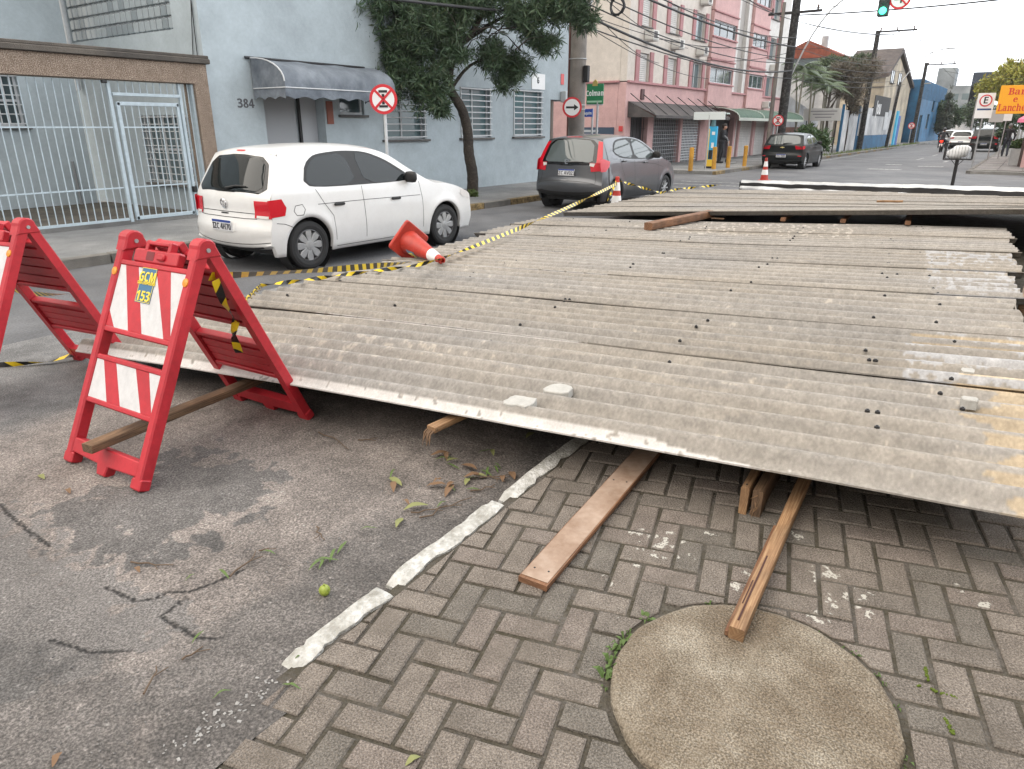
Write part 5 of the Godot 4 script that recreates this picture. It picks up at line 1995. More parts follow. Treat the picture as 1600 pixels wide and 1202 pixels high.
	far_spec.merge({"name": "far_silver_car", "label": "silver car far up the street, left of the white one", "paint": paint_of(0.4, 0.41, 0.43, 0.4)}, true)
	car(far_spec, V3(-7.3, 0, -92), 0.0)
	var suv := spec.duplicate(true)
	for p in suv.profile:
		if p[1] > 0.6:
			p[1] = p[1] * 1.12
	suv.merge({"name": "dark_suv", "label": "tall dark sport utility car parked by the right kerb near the walking person", "paint": dk, "glass": M.car_glass, "belt": 1.08, "wheel_r": 0.36, "arch": 0.41, "W": 0.9, "windows": [], "seams": [], "plate": [2.75, 0.05, "IWT 5B21"]}, true)
	suv.erase("surround")
	suv.erase("mirror")
	suv.windows = [[[0.9, 1.15], [0.87, 1.3], [1.02, 1.46], [1.58, 1.52], [1.62, 1.13]], [[1.72, 1.13], [1.68, 1.52], [1.9, 1.5], [2.26, 1.36], [2.56, 1.2], [2.62, 1.12]]]
	suv.handles = []
	suv.tail_side = []
	car(suv, V3(-2.95, 0, -66.5), 0.0)

# ------------------------------------------------------------------ buildings on the left
# local frame of a facade: x to the right as seen from outside, y up, z outwards
func facade(origin: Vector3, facing: Vector3) -> Transform3D:
	var r := Vector3.UP.cross(facing).normalized()
	return Transform3D(Basis(r, Vector3.UP, facing), origin)

# a wall with rectangular openings [u0, y0, u1, y1], as butted blocks
func holed(fr: Transform3D, u0: float, y0: float, u1: float, y1: float, thick: float, holes: Array) -> MB:
	var b := MB.new()
	b.T = fr
	var cuts := [u0, u1]
	for h in holes:
		cuts.append(clampf(h[0], u0, u1))
		cuts.append(clampf(h[2], u0, u1))
	cuts.sort()
	for i in cuts.size() - 1:
		var a: float = cuts[i]
		var e: float = cuts[i + 1]
		if e - a < 0.001:
			continue
		var mid := (a + e) / 2
		var spans := [[y0, y1]]
		for h in holes:
			if mid > h[0] and mid < h[2]:
				var next := []
				for s in spans:
					if h[3] <= s[0] or h[1] >= s[1]:
						next.append(s)
						continue
					if h[1] > s[0]:
						next.append([s[0], h[1]])
					if h[3] < s[1]:
						next.append([h[3], s[1]])
				spans = next
		for s in spans:
			b.box(V3(mid, (s[0] + s[1]) / 2, -thick / 2), V3(e - a, s[1] - s[0], thick))
	return b

func pane_glass() -> StandardMaterial3D:
	if not M.has("pane"):
		var g := mat(0.05, 0.075, 0.085, 0.06)
		g.metallic_specular = 0.7
		M.pane = g
		M.pane_teal = mat(0.13, 0.2, 0.215, 0.08)
		M.pane_teal.metallic_specular = 0.6
		M.pane_grey = mat(0.12, 0.16, 0.17, 0.1)
		M.pane_grey.metallic_specular = 0.6
		M.frame_white = over(tri(mat(0.7, 0.72, 0.74, 0.5), 2.0, M.plain), 0.5, M.plain)
	return M.pane

# window set in an opening: frame, panes in a grid, sill
func window(parent: Node3D, fr: Transform3D, r: Array, nx: int, ny: int, frame_m: Material, pane_m: Material, depth := 0.12, sill := true, fw := 0.045) -> MeshInstance3D:
	var b := MB.new()
	b.T = fr
	var z := -depth
	var w: float = r[2] - r[0]
	var h: float = r[3] - r[1]
	for i in nx + 1:
		b.box(V3(r[0] + w * i / nx + (fw / 2 if i == 0 else (-fw / 2 if i == nx else 0.0)), (r[1] + r[3]) / 2, z), V3(fw, h, 0.05))
	for i in ny + 1:
		b.box(V3((r[0] + r[2]) / 2, r[1] + h * i / ny + (fw / 2 if i == 0 else (-fw / 2 if i == ny else 0.0)), z + 0.002), V3(w, fw, 0.05))
	var o := part(parent, "window", b, frame_m)
	for i in nx:
		for j in ny:
			var p := MB.new()
			p.T = fr
			p.box(V3(r[0] + w * (i + 0.5) / nx, r[1] + h * (j + 0.5) / ny, z - 0.008), V3(w / nx - 0.004, h / ny - 0.004, 0.008))
			part(o, "pane", p, pane_m)
	if sill:
		var s := MB.new()
		s.T = fr
		s.box(V3((r[0] + r[2]) / 2, r[1] - 0.03, 0.02 - depth * 0.3), V3(w + 0.12, 0.05, 0.14 + depth * 0.5), 0.008)
		part(o, "sill", s, M.sill)
	return o

func grille(o: Node3D, fr: Transform3D, r: Array, nh: int, verts: Array, m: Material, z: float, rad := 0.009) -> void:
	for i in nh:
		var b := MB.new()
		b.T = fr
		var y := lerpf(r[1] + 0.05, r[3] - 0.03, i / float(nh - 1))
		b.box(V3((r[0] + r[2]) / 2, y, z), V3(r[2] - r[0], rad * 2, rad * 2))
		part(o, "grille_bar", b, m)
	for v: float in verts:
		var b := MB.new()
		b.T = fr
		b.box(V3(lerpf(r[0], r[2], v), (r[1] + r[3]) / 2, z - rad * 2), V3(rad * 2.2, r[3] - r[1], rad * 2))
		part(o, "grille_upright", b, m)

func left_buildings() -> void:
	var stucco := over(tri(mat(0.465, 0.53, 0.565, 0.88), 0.5, M.plain, M.bumpy, 0.15), 0.06, mottle(101, 512, 1.2, 0.3, 0.04, Color(0.88, 0.88, 0.88), Color(1, 1, 1), 0.006, 0.03))
	M.stucco = stucco
	M.sill = over(tri(mat(0.22, 0.21, 0.2, 0.9), 1.0, M.fine), 0.3, M.large)
	pane_glass()
	# grey-blue office building: u = -8 - z
	var root := thing("blue_grey_building", "blue grey rendered building with barred windows and an awning behind the white car", "building", V3(-12.2, 0, -8.0))
	var fr := Transform3D(Basis(Vector3(0, 0, -1), Vector3.UP, Vector3(1, 0, 0)), Vector3.ZERO)
	var wins := [[4.31, 1.40, 5.78, 2.62], [7.10, 1.41, 8.44, 2.64], [9.48, 1.42, 11.0, 2.68]]
	var door := [1.14, 0.0, 2.62, 2.45]
	var small := [3.05, 1.92, 3.75, 2.45]
	part(root, "wall", holed(fr, 0.0, 0.0, 11.45, 6.4, 0.3, wins + [door, small]), stucco)
	var b := MB.new()
	b.box(V3(-6.15, 3.2, -5.9), V3(11.69, 6.4, 11.0))
	part(root, "inner_wall", b, stucco)
	b = MB.new()
	b.box(V3(-3.0, 4.43, -12.3), V3(5.99, 3.94, 1.69))
	part(root, "upper_corner", b, stucco)
	b = MB.new()
	b.T = fr
	b.box(V3(11.9, 0.2, -0.45), V3(0.8, 0.4, 0.05))
	b.box(V3(11.9, 1.25, -1.2), V3(0.85, 2.45, 0.05))
	part(root, "recessed_door", b, mat(0.04, 0.045, 0.05, 0.5))
	b = MB.new()
	b.T = fr
	b.tube([V3(11.75, 0.1, -0.18), V3(11.75, 2.45, -0.18)], 0.09, 10)
	part(root, "porch_pipe", b, mat(0.16, 0.13, 0.11, 0.8))
	# side wall towards the yard, with glass blocks and a barred window
	var sf := Transform3D(Basis.IDENTITY, V3(-12, 0, 0.0))     # x to the right = +x, outside = +z
	var blocks := [7.35, 3.31, 11.2, 4.85]
	var sw := [9.6, 0.62, 11.25, 1.88]
	part(root, "side_wall", holed(sf, 0.0, 0.0, 12.0 - 0.302, 6.4, 0.28, [blocks, sw]), stucco)
	b = MB.new()
	b.T = sf
	b.box(V3((blocks[0] + blocks[2]) / 2, (blocks[1] + blocks[3]) / 2, -0.16), V3(blocks[2] - blocks[0], blocks[3] - blocks[1], 0.1))
	var gb := part(root, "glass_block_panel", b, mat(0.55, 0.58, 0.6, 0.9))
	var gm := mat(0.30, 0.335, 0.35, 0.22)
	gm.metallic_specular = 0.6
	var gm2 := mat(0.21, 0.24, 0.255, 0.18)
	var gb_mesh := MB.new()
	gb_mesh.box(Vector3.ZERO, V3(0.183, 0.183, 0.08), 0.02)
	var gbm := gb_mesh.mesh()
	for i in 19:
		for j in 7:
			var o := part(gb, "glass_block", gbm, gm if rng.randf() < 0.6 else gm2)
			o.position = sf * V3(blocks[0] + 0.12 + i * 0.2, blocks[1] + 0.12 + j * 0.21, -0.09)
	var wo := window(root, sf, sw, 3, 2, M.frame_white, M.pane_grey, 0.14)
	var back := MB.new()
	back.T = sf
	back.box(V3(10.5, 1.25, -0.2), V3(1.0, 1.1, 0.04))
	part(wo, "shutter_panel", back, mat(0.6, 0.58, 0.55, 0.8))
	grille(wo, sf, sw, 10, [0.02, 0.1, 0.2, 0.3, 0.4, 0.5, 0.6, 0.7, 0.8, 0.9, 0.98], M.frame_white, 0.03, 0.008)
	for w in wins:
		var o := window(root, fr, w, 2, 1, M.frame_white, M.pane_teal, 0.16)
		var bl := MB.new()
		bl.T = fr
		bl.box(V3(lerpf(w[0], w[2], 0.28), (w[1] + w[3]) / 2, -0.20), V3((w[2] - w[0]) * 0.42, w[3] - w[1] - 0.1, 0.02))
		part(o, "blind", bl, mat(0.36, 0.45, 0.47, 0.8))
		grille(o, fr, w, 9, [0.03, 0.97], M.frame_white, 0.025, 0.013)
	var so := window(root, fr, small, 1, 1, M.frame_white, M.pane, 0.1)
	# doorway: dark recess, door, side panel
	b = MB.new()
	b.T = fr
	b.box(V3(1.62, 1.22, -0.29), V3(0.94, 2.44, 0.03))
	part(root, "door", b, mat(0.30, 0.31, 0.325, 0.6))
	b = MB.new()
	b.T = fr
	b.box(V3(2.16, 1.22, -0.25), V3(0.05, 2.44, 0.05))
	part(root, "door_edge", b, M.black)
	b = MB.new()
	b.T = fr
	b.box(V3(2.41, 1.22, -0.27), V3(0.40, 2.44, 0.04))
	part(root, "door_side_panel", b, mat(0.36, 0.37, 0.39, 0.7))
	b = MB.new()
	b.T = fr
	b.box(V3(2.75, 1.95, 0.015), V3(0.17, 0.45, 0.03), 0.005)
	part(root, "notice_board", b, mat(0.22, 0.07, 0.045, 0.6))
	lettering(root, "384", 0.16, fr * V3(0.74, 2.08, 0.006), fr.basis, mat(0.09, 0.09, 0.1, 0.6), 1.0, "Droid Sans", 700, "house_number")
	# meter box and small plates by the corner
	b = MB.new()
	b.T = fr
	b.box(V3(12.15, 2.55, 0.1), V3(0.3, 0.32, 0.2), 0.02)
	part(root, "meter_box", b, mat(0.4, 0.42, 0.43, 0.6))
	b = MB.new()
	b.T = fr
	b.box(V3(12.1, 3.05, 0.01), V3(0.17, 0.3, 0.012))
	part(root, "red_plate", b, mat(0.6, 0.1, 0.1, 0.5))
	b = MB.new()
	b.T = fr
	b.box(V3(10.75, 2.92, 0.012), V3(0.7, 0.42, 0.02), 0.004)
	part(root, "white_plate", b, M.white)
	lettering(root, "6", 0.16, fr * V3(10.72, 2.95, 0.026), fr.basis, M.black)
	b = MB.new()
	b.T = fr
	b.box(V3(5.7, 0.03, 0.02), V3(11.4, 0.06, 0.04))
	part(root, "wall_footing", b, mat(0.25, 0.3, 0.33, 0.9))
	# downpipe in the inner corner
	b = MB.new()
	b.tube([V3(-4.5, 2.4, 0.08), V3(-4.5, 6.3, 0.08)], 0.05, 10)
	part(root, "downpipe", b, M.frame_white)
	# tension wires of the old electric fence
	for q in [[-0.15, 2.85, -0.1, 3.9], [-0.28, 2.85, -0.06, 4.0]]:
		b = MB.new()
		b.tube([V3(q[0], q[1], 0.02), V3(q[2], q[3], 0.02)], 0.008, 5)
		part(root, "fence_wire", b, M.black)
	# awning
	var am := over(tri(mat(0.235, 0.265, 0.30, 0.85), 3.0, M.plain), 0.5, M.large)
	var aw := thing("fabric_awning", "grey domed fabric awning with scalloped edge over the doorway", "awning", V3(-12.2, 0, -8.92))
	var u0 := 0.0
	var u1 := 2.83
	var prof := []
	for i in 9:
		var t := i / 8.0 * PI / 2
		prof.append(Vector2(0.04 + 0.92 * sin(t), 2.86 - 0.42 * (1.0 - cos(t))))
	prof.append(Vector2(0.965, 2.33))
	prof.append(Vector2(0.955, 2.22))
	var rows := []
	for q: Vector2 in prof:
		var row := PackedVector3Array()
		for k in 31:
			var t := k / 30.0
			var sagv := -0.02 * absf(sin(t * PI * 3.0))
			var yy := q.y + sagv
			if q == prof[prof.size() - 1]:
				yy = 2.14 + 0.055 * absf(cos(t * PI * 6.5))
			row.append(fr * V3(lerpf(u0, u1, t), yy, q.x))
		rows.append(row)
	b = MB.new()
	b.grid(rows, true)
	part(aw, "canopy", b, am)
	for e: float in [u0, u1]:
		var sd := MB.new()
		var bottom := PackedVector3Array()
		var top := PackedVector3Array()
		for i in 13:
			var x := 0.04 + 0.92 * i / 12.0
			var ang := asin(clampf((x - 0.04) / 0.92, 0, 1))
			top.append(fr * V3(e, 2.86 - 0.42 * (1.0 - cos(ang)), x))
			bottom.append(fr * V3(e, 2.14 + 0.05 * absf(sin(i * 0.8)), x))
		sd.grid([bottom, top], e == u0)
		part(aw, "side_panel", sd, am)
	for q in [[V3(u0, 2.34, 0.97), V3(u1, 2.34, 0.97)], [V3(u0 - 0.004, 2.34, 0.05), V3(u0 - 0.004, 2.34, 0.97)]]:
		b = MB.new()
		b.tube([fr * q[0], fr * q[1]], 0.012, 6)
		part(aw, "white_piping", b, M.frame_white)
	b = MB.new()
	var arc := []
	for i in 9:
		arc.append(fr * V3(u0 - 0.004, prof[i].y + 0.004, prof[i].x + 0.004))
	b.tube(arc, 0.014, 6)
	part(aw, "white_piping", b, M.frame_white)
	b = MB.new()
	b.tube([fr * V3(u0 - 0.1, 2.87, 0.03), fr * V3(u1 + 0.05, 2.87, 0.03)], 0.025, 8)
	part(aw, "fixing_rail", b, M.dark_metal)
	# house across the yard
	var hs := thing("yard_house", "blue grey house wall with a small barred window behind the white railings", "house", V3(-16.3, 0, 0))
	var hf := Transform3D(Basis(Vector3(0, 0, -1), Vector3.UP, Vector3(1, 0, 0)), Vector3.ZERO)
	var hw := [5.2, 1.68, 6.62, 2.62]
	part(hs, "wall", holed(hf, -8.0, 0.0, 7.68, 6.0, 0.3, [hw]), stucco)
	var ho := window(hs, hf, hw, 3, 2, M.frame_white, M.pane, 0.12)
	grille(ho, hf, hw, 6, [0.1, 0.2, 0.3, 0.4, 0.5, 0.6, 0.7, 0.8, 0.9], M.frame_white, 0.03, 0.009)
	b = MB.new()
	b.tube([hf * V3(7.3, 0.05, 0.1), hf * V3(7.28, 1.0, 0.1)], 0.03, 8)
	part(hs, "ground_pipe", b, mat(0.2, 0.21, 0.22, 0.7))
	var yard := sheet(-16.3, 8.0, -12.4, -7.9, 0.135)
	setting("yard_ground", yard, over(tri(mat(0.16, 0.145, 0.12, 1.0), 0.8, M.fine, M.bumpy, 0.8), 0.25, M.large))
	front_railings()

func front_railings() -> void:
	var chips := over(tri(mat(0.58, 0.48, 0.39, 0.95), 0.9, mottle(111, 512, 0.2, 1.4, 0.9, Color(0.42, 0.36, 0.32), Color(1, 1, 1), 0.01, 0.12), M.bumpy, 0.9), 0.2, M.plain)
	var cap := over(tri(mat(0.2, 0.175, 0.15, 0.95), 0.9, M.fine, M.bumpy, 0.9), 0.2, M.large)
	var root := thing("stone_portal", "pebble dashed brown stone beam and column framing the white railings", "wall", V3(-12.2, 0, -8.0))
	var b := MB.new()
	b.box(V3(-0.06, 2.53, 3.35), V3(0.34, 0.32, 6.6), 0.006)
	part(root, "beam", b, chips)
	b = MB.new()
	b.box(V3(-0.06, 1.2, 0.185), V3(0.345, 2.34, 0.27), 0.006)
	part(root, "column", b, chips)
	b = MB.new()
	b.box(V3(-0.05, 2.735, 3.33), V3(0.46, 0.085, 6.66), 0.015)
	part(root, "coping", b, cap)
	b = MB.new()
	b.box(V3(-0.06, 2.805, 3.3), V3(0.38, 0.05, 6.62), 0.012)
	part(root, "coping", b, cap)
	b = MB.new()
	b.box(V3(-0.06, 0.13, 3.45), V3(0.16, 0.12, 6.2))
	part(root, "plinth", b, M.concrete)
	b = MB.new()
	b.box(V3(0.18, 2.33, 1.9), V3(0.06, 0.05, 0.08), 0.01)
	part(root, "floodlight", b, M.black)
	# railings
	var wm := over(tri(mat(0.56, 0.66, 0.72, 0.5), 2.0, M.plain), 0.4, M.plain)
	var rl := thing("white_railings", "tall white vertical bar railings with a gate, left of the white car", "railing", V3(-12.2, 0, -8.0))
	for q in [[1.76, 0.055], [0.56, 0.055], [0.31, 0.10]]:
		b = MB.new()
		b.box(V3(0, 1.26, q[0]), V3(q[1], 2.2, q[1]), 0.006)
		part(rl, "post", b, wm)
	for y: float in [1.66, 0.72]:
		b = MB.new()
		b.box(V3(0, y, 4.3), V3(0.014, 0.022, 5.0))
		part(rl, "rail", b, wm)
	b = MB.new()
	b.box(V3(0, 0.21, 4.3), V3(0.03, 0.04, 5.0))
	part(rl, "rail", b, wm)
	var bar := MB.new()
	bar.tube([V3(0, -1.08, 0), V3(0, 1.08, 0)], 0.0095, 6, false)
	var bm := bar.mesh()
	for i in 42:
		var o := part(rl, "bar", bm, wm)
		o.position = V3(0, 1.28, 1.87 + i * 0.117)
	for i in 2:
		var o := part(rl, "bar", bm, wm)
		o.position = V3(0, 1.28, 0.40 + i * 0.08)
	# gate
	var gate := Node3D.new()
	gate.name = "gate"
	rl.add_child(gate)
	b = MB.new()
	b.box(V3(0.01, 1.11, 1.66), V3(0.045, 1.86, 0.06), 0.005)
	b.box(V3(0.01, 1.11, 0.64), V3(0.045, 1.86, 0.05), 0.005)
	b.box(V3(0.01, 2.02, 1.15), V3(0.045, 0.06, 1.06), 0.005)
	b.box(V3(0.01, 0.215, 1.15), V3(0.045, 0.06, 1.06), 0.005)
	part(gate, "gate_frame", b, wm)
	for y: float in [1.66, 0.72]:
		b = MB.new()
		b.box(V3(0.01, y, 1.15), V3(0.014, 0.022, 0.98))
		part(gate, "gate_rail", b, wm)
	var gb := MB.new()
	gb.tube([V3(0, -0.88, 0), V3(0, 0.88, 0)], 0.0095, 6, false)
	var gbm := gb.mesh()
	for i in 8:
		var o := part(gate, "gate_bar", gbm, wm)
		o.position = V3(0.01, 1.12, 0.74 + i * 0.117)
	b = MB.new()
	b.box(V3(0.03, 2.16, 1.15), V3(0.05, 0.05, 1.16), 0.006)
	part(rl, "lintel", b, wm)
	b = MB.new()
	b.box(V3(0.05, 0.62, 0.57), V3(0.08, 0.10, 0.07), 0.01)
	part(rl, "lock", b, M.black)
	for i in 9:
		var o := part(rl, "bar", MB.new().tube([V3(0, 0, 0), V3(0, 0.17, 0)], 0.0095, 6, false), wm)
		o.position = V3(0, 2.19, 0.66 + i * 0.117)

# ------------------------------------------------------------------ the pink building and what lies beyond
func ac_unit(root: Node3D, at: Vector3, s := 0.5) -> void:
	var b := MB.new()
	b.box(at + V3(0.22, 0, 0), V3(0.4, s * 0.62, s), 0.015)
	var o := part(root, "air_conditioner", b, mat(0.62, 0.61, 0.58, 0.7))
	b = MB.new()
	b.box(at + V3(0.425, 0, s * 0.12), V3(0.012, s * 0.45, s * 0.55), 0.0)
	part(o, "grille", b, mat(0.09, 0.085, 0.085, 0.7))
	b = MB.new()
	b.box(at + V3(0.2, -s * 0.36, 0), V3(0.42, 0.03, s * 1.05))
	part(o, "bracket", b, mat(0.5, 0.48, 0.46, 0.8))

func pink_building() -> void:
	var pink := over(tri(mat(0.74, 0.47, 0.455, 0.9), 0.6, M.plain, M.bumpy, 0.15), 0.07, M.plain)
	var rose := over(tri(mat(0.55, 0.28, 0.29, 0.9), 0.6, M.plain), 0.07, M.plain)
	var cream := over(tri(mat(0.78, 0.71, 0.64, 0.9), 0.6, M.plain, M.bumpy, 0.15), 0.07, M.plain)
	var off := over(tri(mat(0.82, 0.80, 0.77, 0.9), 0.6, M.plain), 0.07, M.plain)
	M.pink = pink
	var root := thing("pink_apartment_building", "pink and cream apartment block with ground floor shops on the far corner", "building", V3(-13.6, 0, 0))
	var fr := Transform3D(Basis(Vector3(0, 0, -1), Vector3.UP, Vector3(1, 0, 0)), Vector3.ZERO)
	var top := 11.6
	# street front: ground floor with shop openings
	var shops := [[27.85, 0.1, 29.5, 2.15], [30.1, 0.1, 33.1, 2.15], [33.35, 0.1, 35.6, 2.15], [36.9, 0.1, 40.6, 2.2], [40.9, 0.1, 41.5, 2.1], [41.7, 0.1, 44.1, 2.1], [44.5, 0.1, 46.7, 2.1]]
	part(root, "ground_floor_wall", holed(fr, 27.3, 0.0, 49.0, 3.36, 0.35, shops), pink)
	var b := MB.new()
	b.T = fr
	b.box(V3(38.15, 5.8, -6.4), V3(21.6, 11.5, 12.0))
	part(root, "core", b, cream)
	var floors := [3.38, 5.45, 7.52, 9.59]
	var holes := []
	for y: float in floors:
		for u in [[28.3, 29.25], [31.05, 32.05], [33.9, 35.1], [45.4, 46.7]]:
			holes.append([u[0], y + 0.02, u[1], y + 1.12])
	part(root, "upper_wall", holed(fr, 27.3, 3.40, 35.75, top, 0.3, holes), cream)
	part(root, "upper_wall", holed(fr, 44.65, 3.0 + 0.4, 49.0, top, 0.3, holes), off)
	part(root, "upper_wall", holed(fr, 39.3, 3.40, 41.7, top, 0.3, [[40.0, 2.8, 41.2, top]]), off)
	b = MB.new()
	b.T = fr
	b.box(V3(40.6, 7.0, -0.22), V3(1.2, 8.4, 0.06))
	part(root, "stair_shaft", b, mat(0.36, 0.34, 0.32, 0.8))
	b = MB.new()
	b.T = fr
	b.box(V3(38.2, 3.38, 0.05), V3(21.7, 0.09, 0.12), 0.01)
	part(root, "string_course", b, rose)
	var n := 0
	for y: float in floors:
		for u in [[28.3, 29.25], [31.05, 32.05], [33.9, 35.1], [45.4, 46.7]]:
			var r := [u[0], y + 0.02, u[1], y + 1.12]
			n += 1
			var o := window(root, fr, r, 1 if n % 3 else 2, 1, M.frame_white, M.pane_grey, 0.14, true)
			if n % 4 in [1, 2]:
				for k in 14:
					var sl := MB.new()
					sl.T = fr
					sl.box(V3((r[0] + r[2]) / 2, r[1] + 0.04 + k * 0.076, -0.10), V3(r[2] - r[0] - 0.06, 0.066, 0.018), 0.004)
					part(o, "shutter_slat", sl, off)
			for e: float in [r[0] - 0.17, r[2] + 0.2]:
				b = MB.new()
				b.T = fr
				b.box(V3(e, y + 0.58, 0.03), V3(0.32, 1.22, 0.06), 0.004)
				part(root, "pilaster", b, rose)
		# projecting bays: pink breast, wide window, pink lintel
		for q in [[35.8, 39.25], [41.75, 44.6]]:
			var w := [q[0] + 0.1, y + 0.36, q[1] - 0.1, y + 1.04]
			part(root, "bay_wall", holed(Transform3D(fr.basis, fr * V3(0, 0, 0.16)), q[0], y + (-0.68 if y < 4.0 else -0.62), q[1], y + 1.42, 0.44, [w]), pink)
			window(root, Transform3D(fr.basis, fr * V3(0, 0, 0.16)), w, 3, 1, M.frame_white, M.pane, 0.1, false)
			b = MB.new()
			b.T = fr
			b.box(V3((q[0] + q[1]) / 2, y + 0.31, 0.18), V3(q[1] - q[0] + 0.05, 0.07, 0.1), 0.008)
			part(root, "bay_sill", b, rose)
			b = MB.new()
			b.T = fr
			b.box(V3((q[0] + q[1]) / 2, y + 1.39, 0.18), V3(q[1] - q[0] + 0.05, 0.06, 0.1), 0.008)
			part(root, "bay_sill", b, rose)
	for q in [[28.9, 5.15], [31.6, 5.05], [34.5, 5.0], [28.9, 7.2], [34.5, 7.1], [46.2, 5.0], [45.4, 2.95]]:
		ac_unit(root, fr * V3(q[0], q[1], 0), 0.55)
	# the side towards the cross street
	var sf := Transform3D(Basis.IDENTITY, V3(-17, 0, -27.3))
	part(root, "side_ground_wall", holed(sf, 0.0, 0.0, 17.0 - 0.36, 3.36, 0.3, [[12.2, 0.1, 13.0, 2.1]]), pink)
	part(root, "side_upper_wall", holed(sf, 0.0, 3.40, 17.0 - 0.31, top, 0.3, [[4.0, 4.2, 5.6, 5.6], [4.0, 7.4, 5.6, 8.8]]), cream)
	b = MB.new()
	b.T = sf
	b.box(V3(8.4, 3.38, 0.04), V3(16.6, 0.08, 0.1), 0.01)
	part(root, "string_course", b, rose)
	b = MB.new()
	b.T = sf
	b.box(V3(12.6, 1.1, -0.2), V3(0.8, 2.0, 0.05))
	part(root, "side_door", b, mat(0.05, 0.06, 0.075, 0.5))
	for q in [[15.6, 1.25, 1.9, 0.85, 0.045, 0.07, 0.11]]:
		b = MB.new()
		b.T = sf
		b.box(V3(q[0], q[1], 0.03), V3(q[2], q[3], 0.05), 0.004)
		var sg := part(root, "shop_sign", b, mat(q[4], q[5], q[6], 0.5))
		for k in 5:
			var ln := MB.new()
			ln.T = sf
			ln.box(V3(q[0] - 0.2, q[1] + 0.28 - k * 0.13, 0.058), V3(1.1 if k else 0.9, 0.045 if k else 0.09, 0.004))
			part(sg, "sign_line", ln, mat(0.4, 0.42, 0.45, 0.5))
	for q in [[13.55, 1.42], [16.85, 1.62]]:
		b = MB.new()
		b.T = sf
		b.box(V3(q[0], q[1], 0.02), V3(0.17, 0.2, 0.02))
		part(root, "red_notice", b, mat(0.55, 0.05, 0.05, 0.5))
	b = MB.new()
	b.T = fr
	b.box(V3(28.75, 2.95, 0.03), V3(0.3, 0.4, 0.06), 0.01)
	part(root, "wall_lamp_box", b, mat(0.1, 0.05, 0.05, 0.7))
	# shop fronts
	var dark := mat(0.035, 0.035, 0.04, 0.5)
	for q in shops:
		b = MB.new()
		b.T = fr
		b.box(V3((q[0] + q[2]) / 2, (q[1] + q[3]) / 2, -0.3), V3(q[2] - q[0], q[3] - q[1], 0.04))
		part(root, "shop_interior", b, dark)
	for q in [[27.85, 29.5, 5, 2, 0], [30.1, 33.1, 14, 12, 1], [33.35, 35.6, 12, 16, 2]]:
		var g := Node3D.new()
		g.name = "security_grille"
		root.add_child(g, true)
		var gm: Material = [M.dark_metal, M.galv, M.frame_white][q[4]]
		for i in q[2]:
			b = MB.new()
			b.T = fr
			b.box(V3(lerpf(q[0], q[1], (i + 0.5) / q[2]), 1.12, -0.12), V3(0.03 if q[4] < 2 else 0.06, 2.02, 0.02))
			part(g, "upright", b, gm)
		for i in q[3]:
			b = MB.new()
			b.T = fr
			b.box(V3((q[0] + q[1]) / 2, lerpf(0.15, 2.1, (i + 0.5) / q[3]), -0.105), V3(q[1] - q[0], 0.022 if q[4] < 2 else 0.05, 0.012))
			part(g, "crossbar", b, gm)
	for q in [[40.9, 41.5], [41.7, 44.1], [44.5, 46.7]]:
		var s := Node3D.new()
		s.name = "roller_shutter"
		root.add_child(s, true)
		for i in 22:
			b = MB.new()
			b.T = fr
			b.box(V3((q[0] + q[1]) / 2, 0.15 + i * 0.09, -0.14), V3(q[1] - q[0] - 0.02, 0.084, 0.03), 0.008)
			part(s, "slat", b, off)
	b = MB.new()
	b.T = fr
	b.tube([V3(44.3, 0.12, 1.1), V3(44.3, 2.05, 1.1)], 0.045, 8)
	part(root, "canopy_post", b, M.frame_white)
	# awnings
	var aw := thing("brown_awning", "sloping dark grey brown awning over the pink building's corner shop", "awning", V3(-13.6, 0, 0))
	var am := over(tri(mat(0.12, 0.105, 0.10, 0.8), 2.0, M.plain), 0.4, M.large)
	b = MB.new()
	b.T = fr
	b.quad(V3(27.5, 2.12, 1.25), V3(36.2, 2.12, 1.25), V3(36.2, 2.66, 0.02), V3(27.5, 2.66, 0.02))
	b.quad(V3(36.2, 2.11, 1.25), V3(27.5, 2.11, 1.25), V3(27.5, 2.645, 0.02), V3(36.2, 2.645, 0.02))
	b.quad(V3(27.5, 2.02, 1.26), V3(36.2, 2.02, 1.26), V3(36.2, 2.13, 1.26), V3(27.5, 2.13, 1.26))
	part(aw, "canopy", b, am)
	for e: float in [27.5, 36.2]:
		b = MB.new()
		b.T = fr
		b.tri(V3(e, 2.05, 0.02), V3(e, 2.05, 1.25), V3(e, 2.66, 0.02))
		part(aw, "side_panel", b, am)
	for i in 8:
		b = MB.new()
		b.T = fr
		b.tube([V3(27.6 + i * 1.2, 2.12, 1.22), V3(27.6 + i * 1.2, 2.95, 0.05)], 0.018, 6)
		part(aw, "stay", b, M.dark_metal)
	var gw := thing("green_awning", "long green curved awning over the pink building's far shops", "awning", V3(-13.6, 0, 0))
	var gm := over(tri(mat(0.085, 0.165, 0.105, 0.75), 2.0, M.plain), 0.4, M.large)
	var rows := []
	for i in 8:
		var t := i / 7.0 * PI / 2
		var row := PackedVector3Array()
		for k in 13:
			row.append(fr * V3(36.7 + k * 1.03, 2.62 - 0.5 * (1.0 - cos(t)), 0.03 + 1.5 * sin(t)))
		rows.append(row)
	b = MB.new()
	b.grid(rows, true)
	part(gw, "canopy", b, gm)
	b = MB.new()
	b.T = fr
	b.box(V3(42.9, 2.06, 1.53), V3(12.4, 0.14, 0.03), 0.005)
	part(gw, "fascia", b, mat(0.42, 0.45, 0.4, 0.6))
	for k in 4:
		b = MB.new()
		var arc := []
		for i in 8:
			arc.append(rows[i][mini(k * 4, 12)] + V3(0.012, 0.012, 0))
		b.tube(arc, 0.025, 6)
		part(gw, "rib", b, mat(0.5, 0.55, 0.5, 0.6))

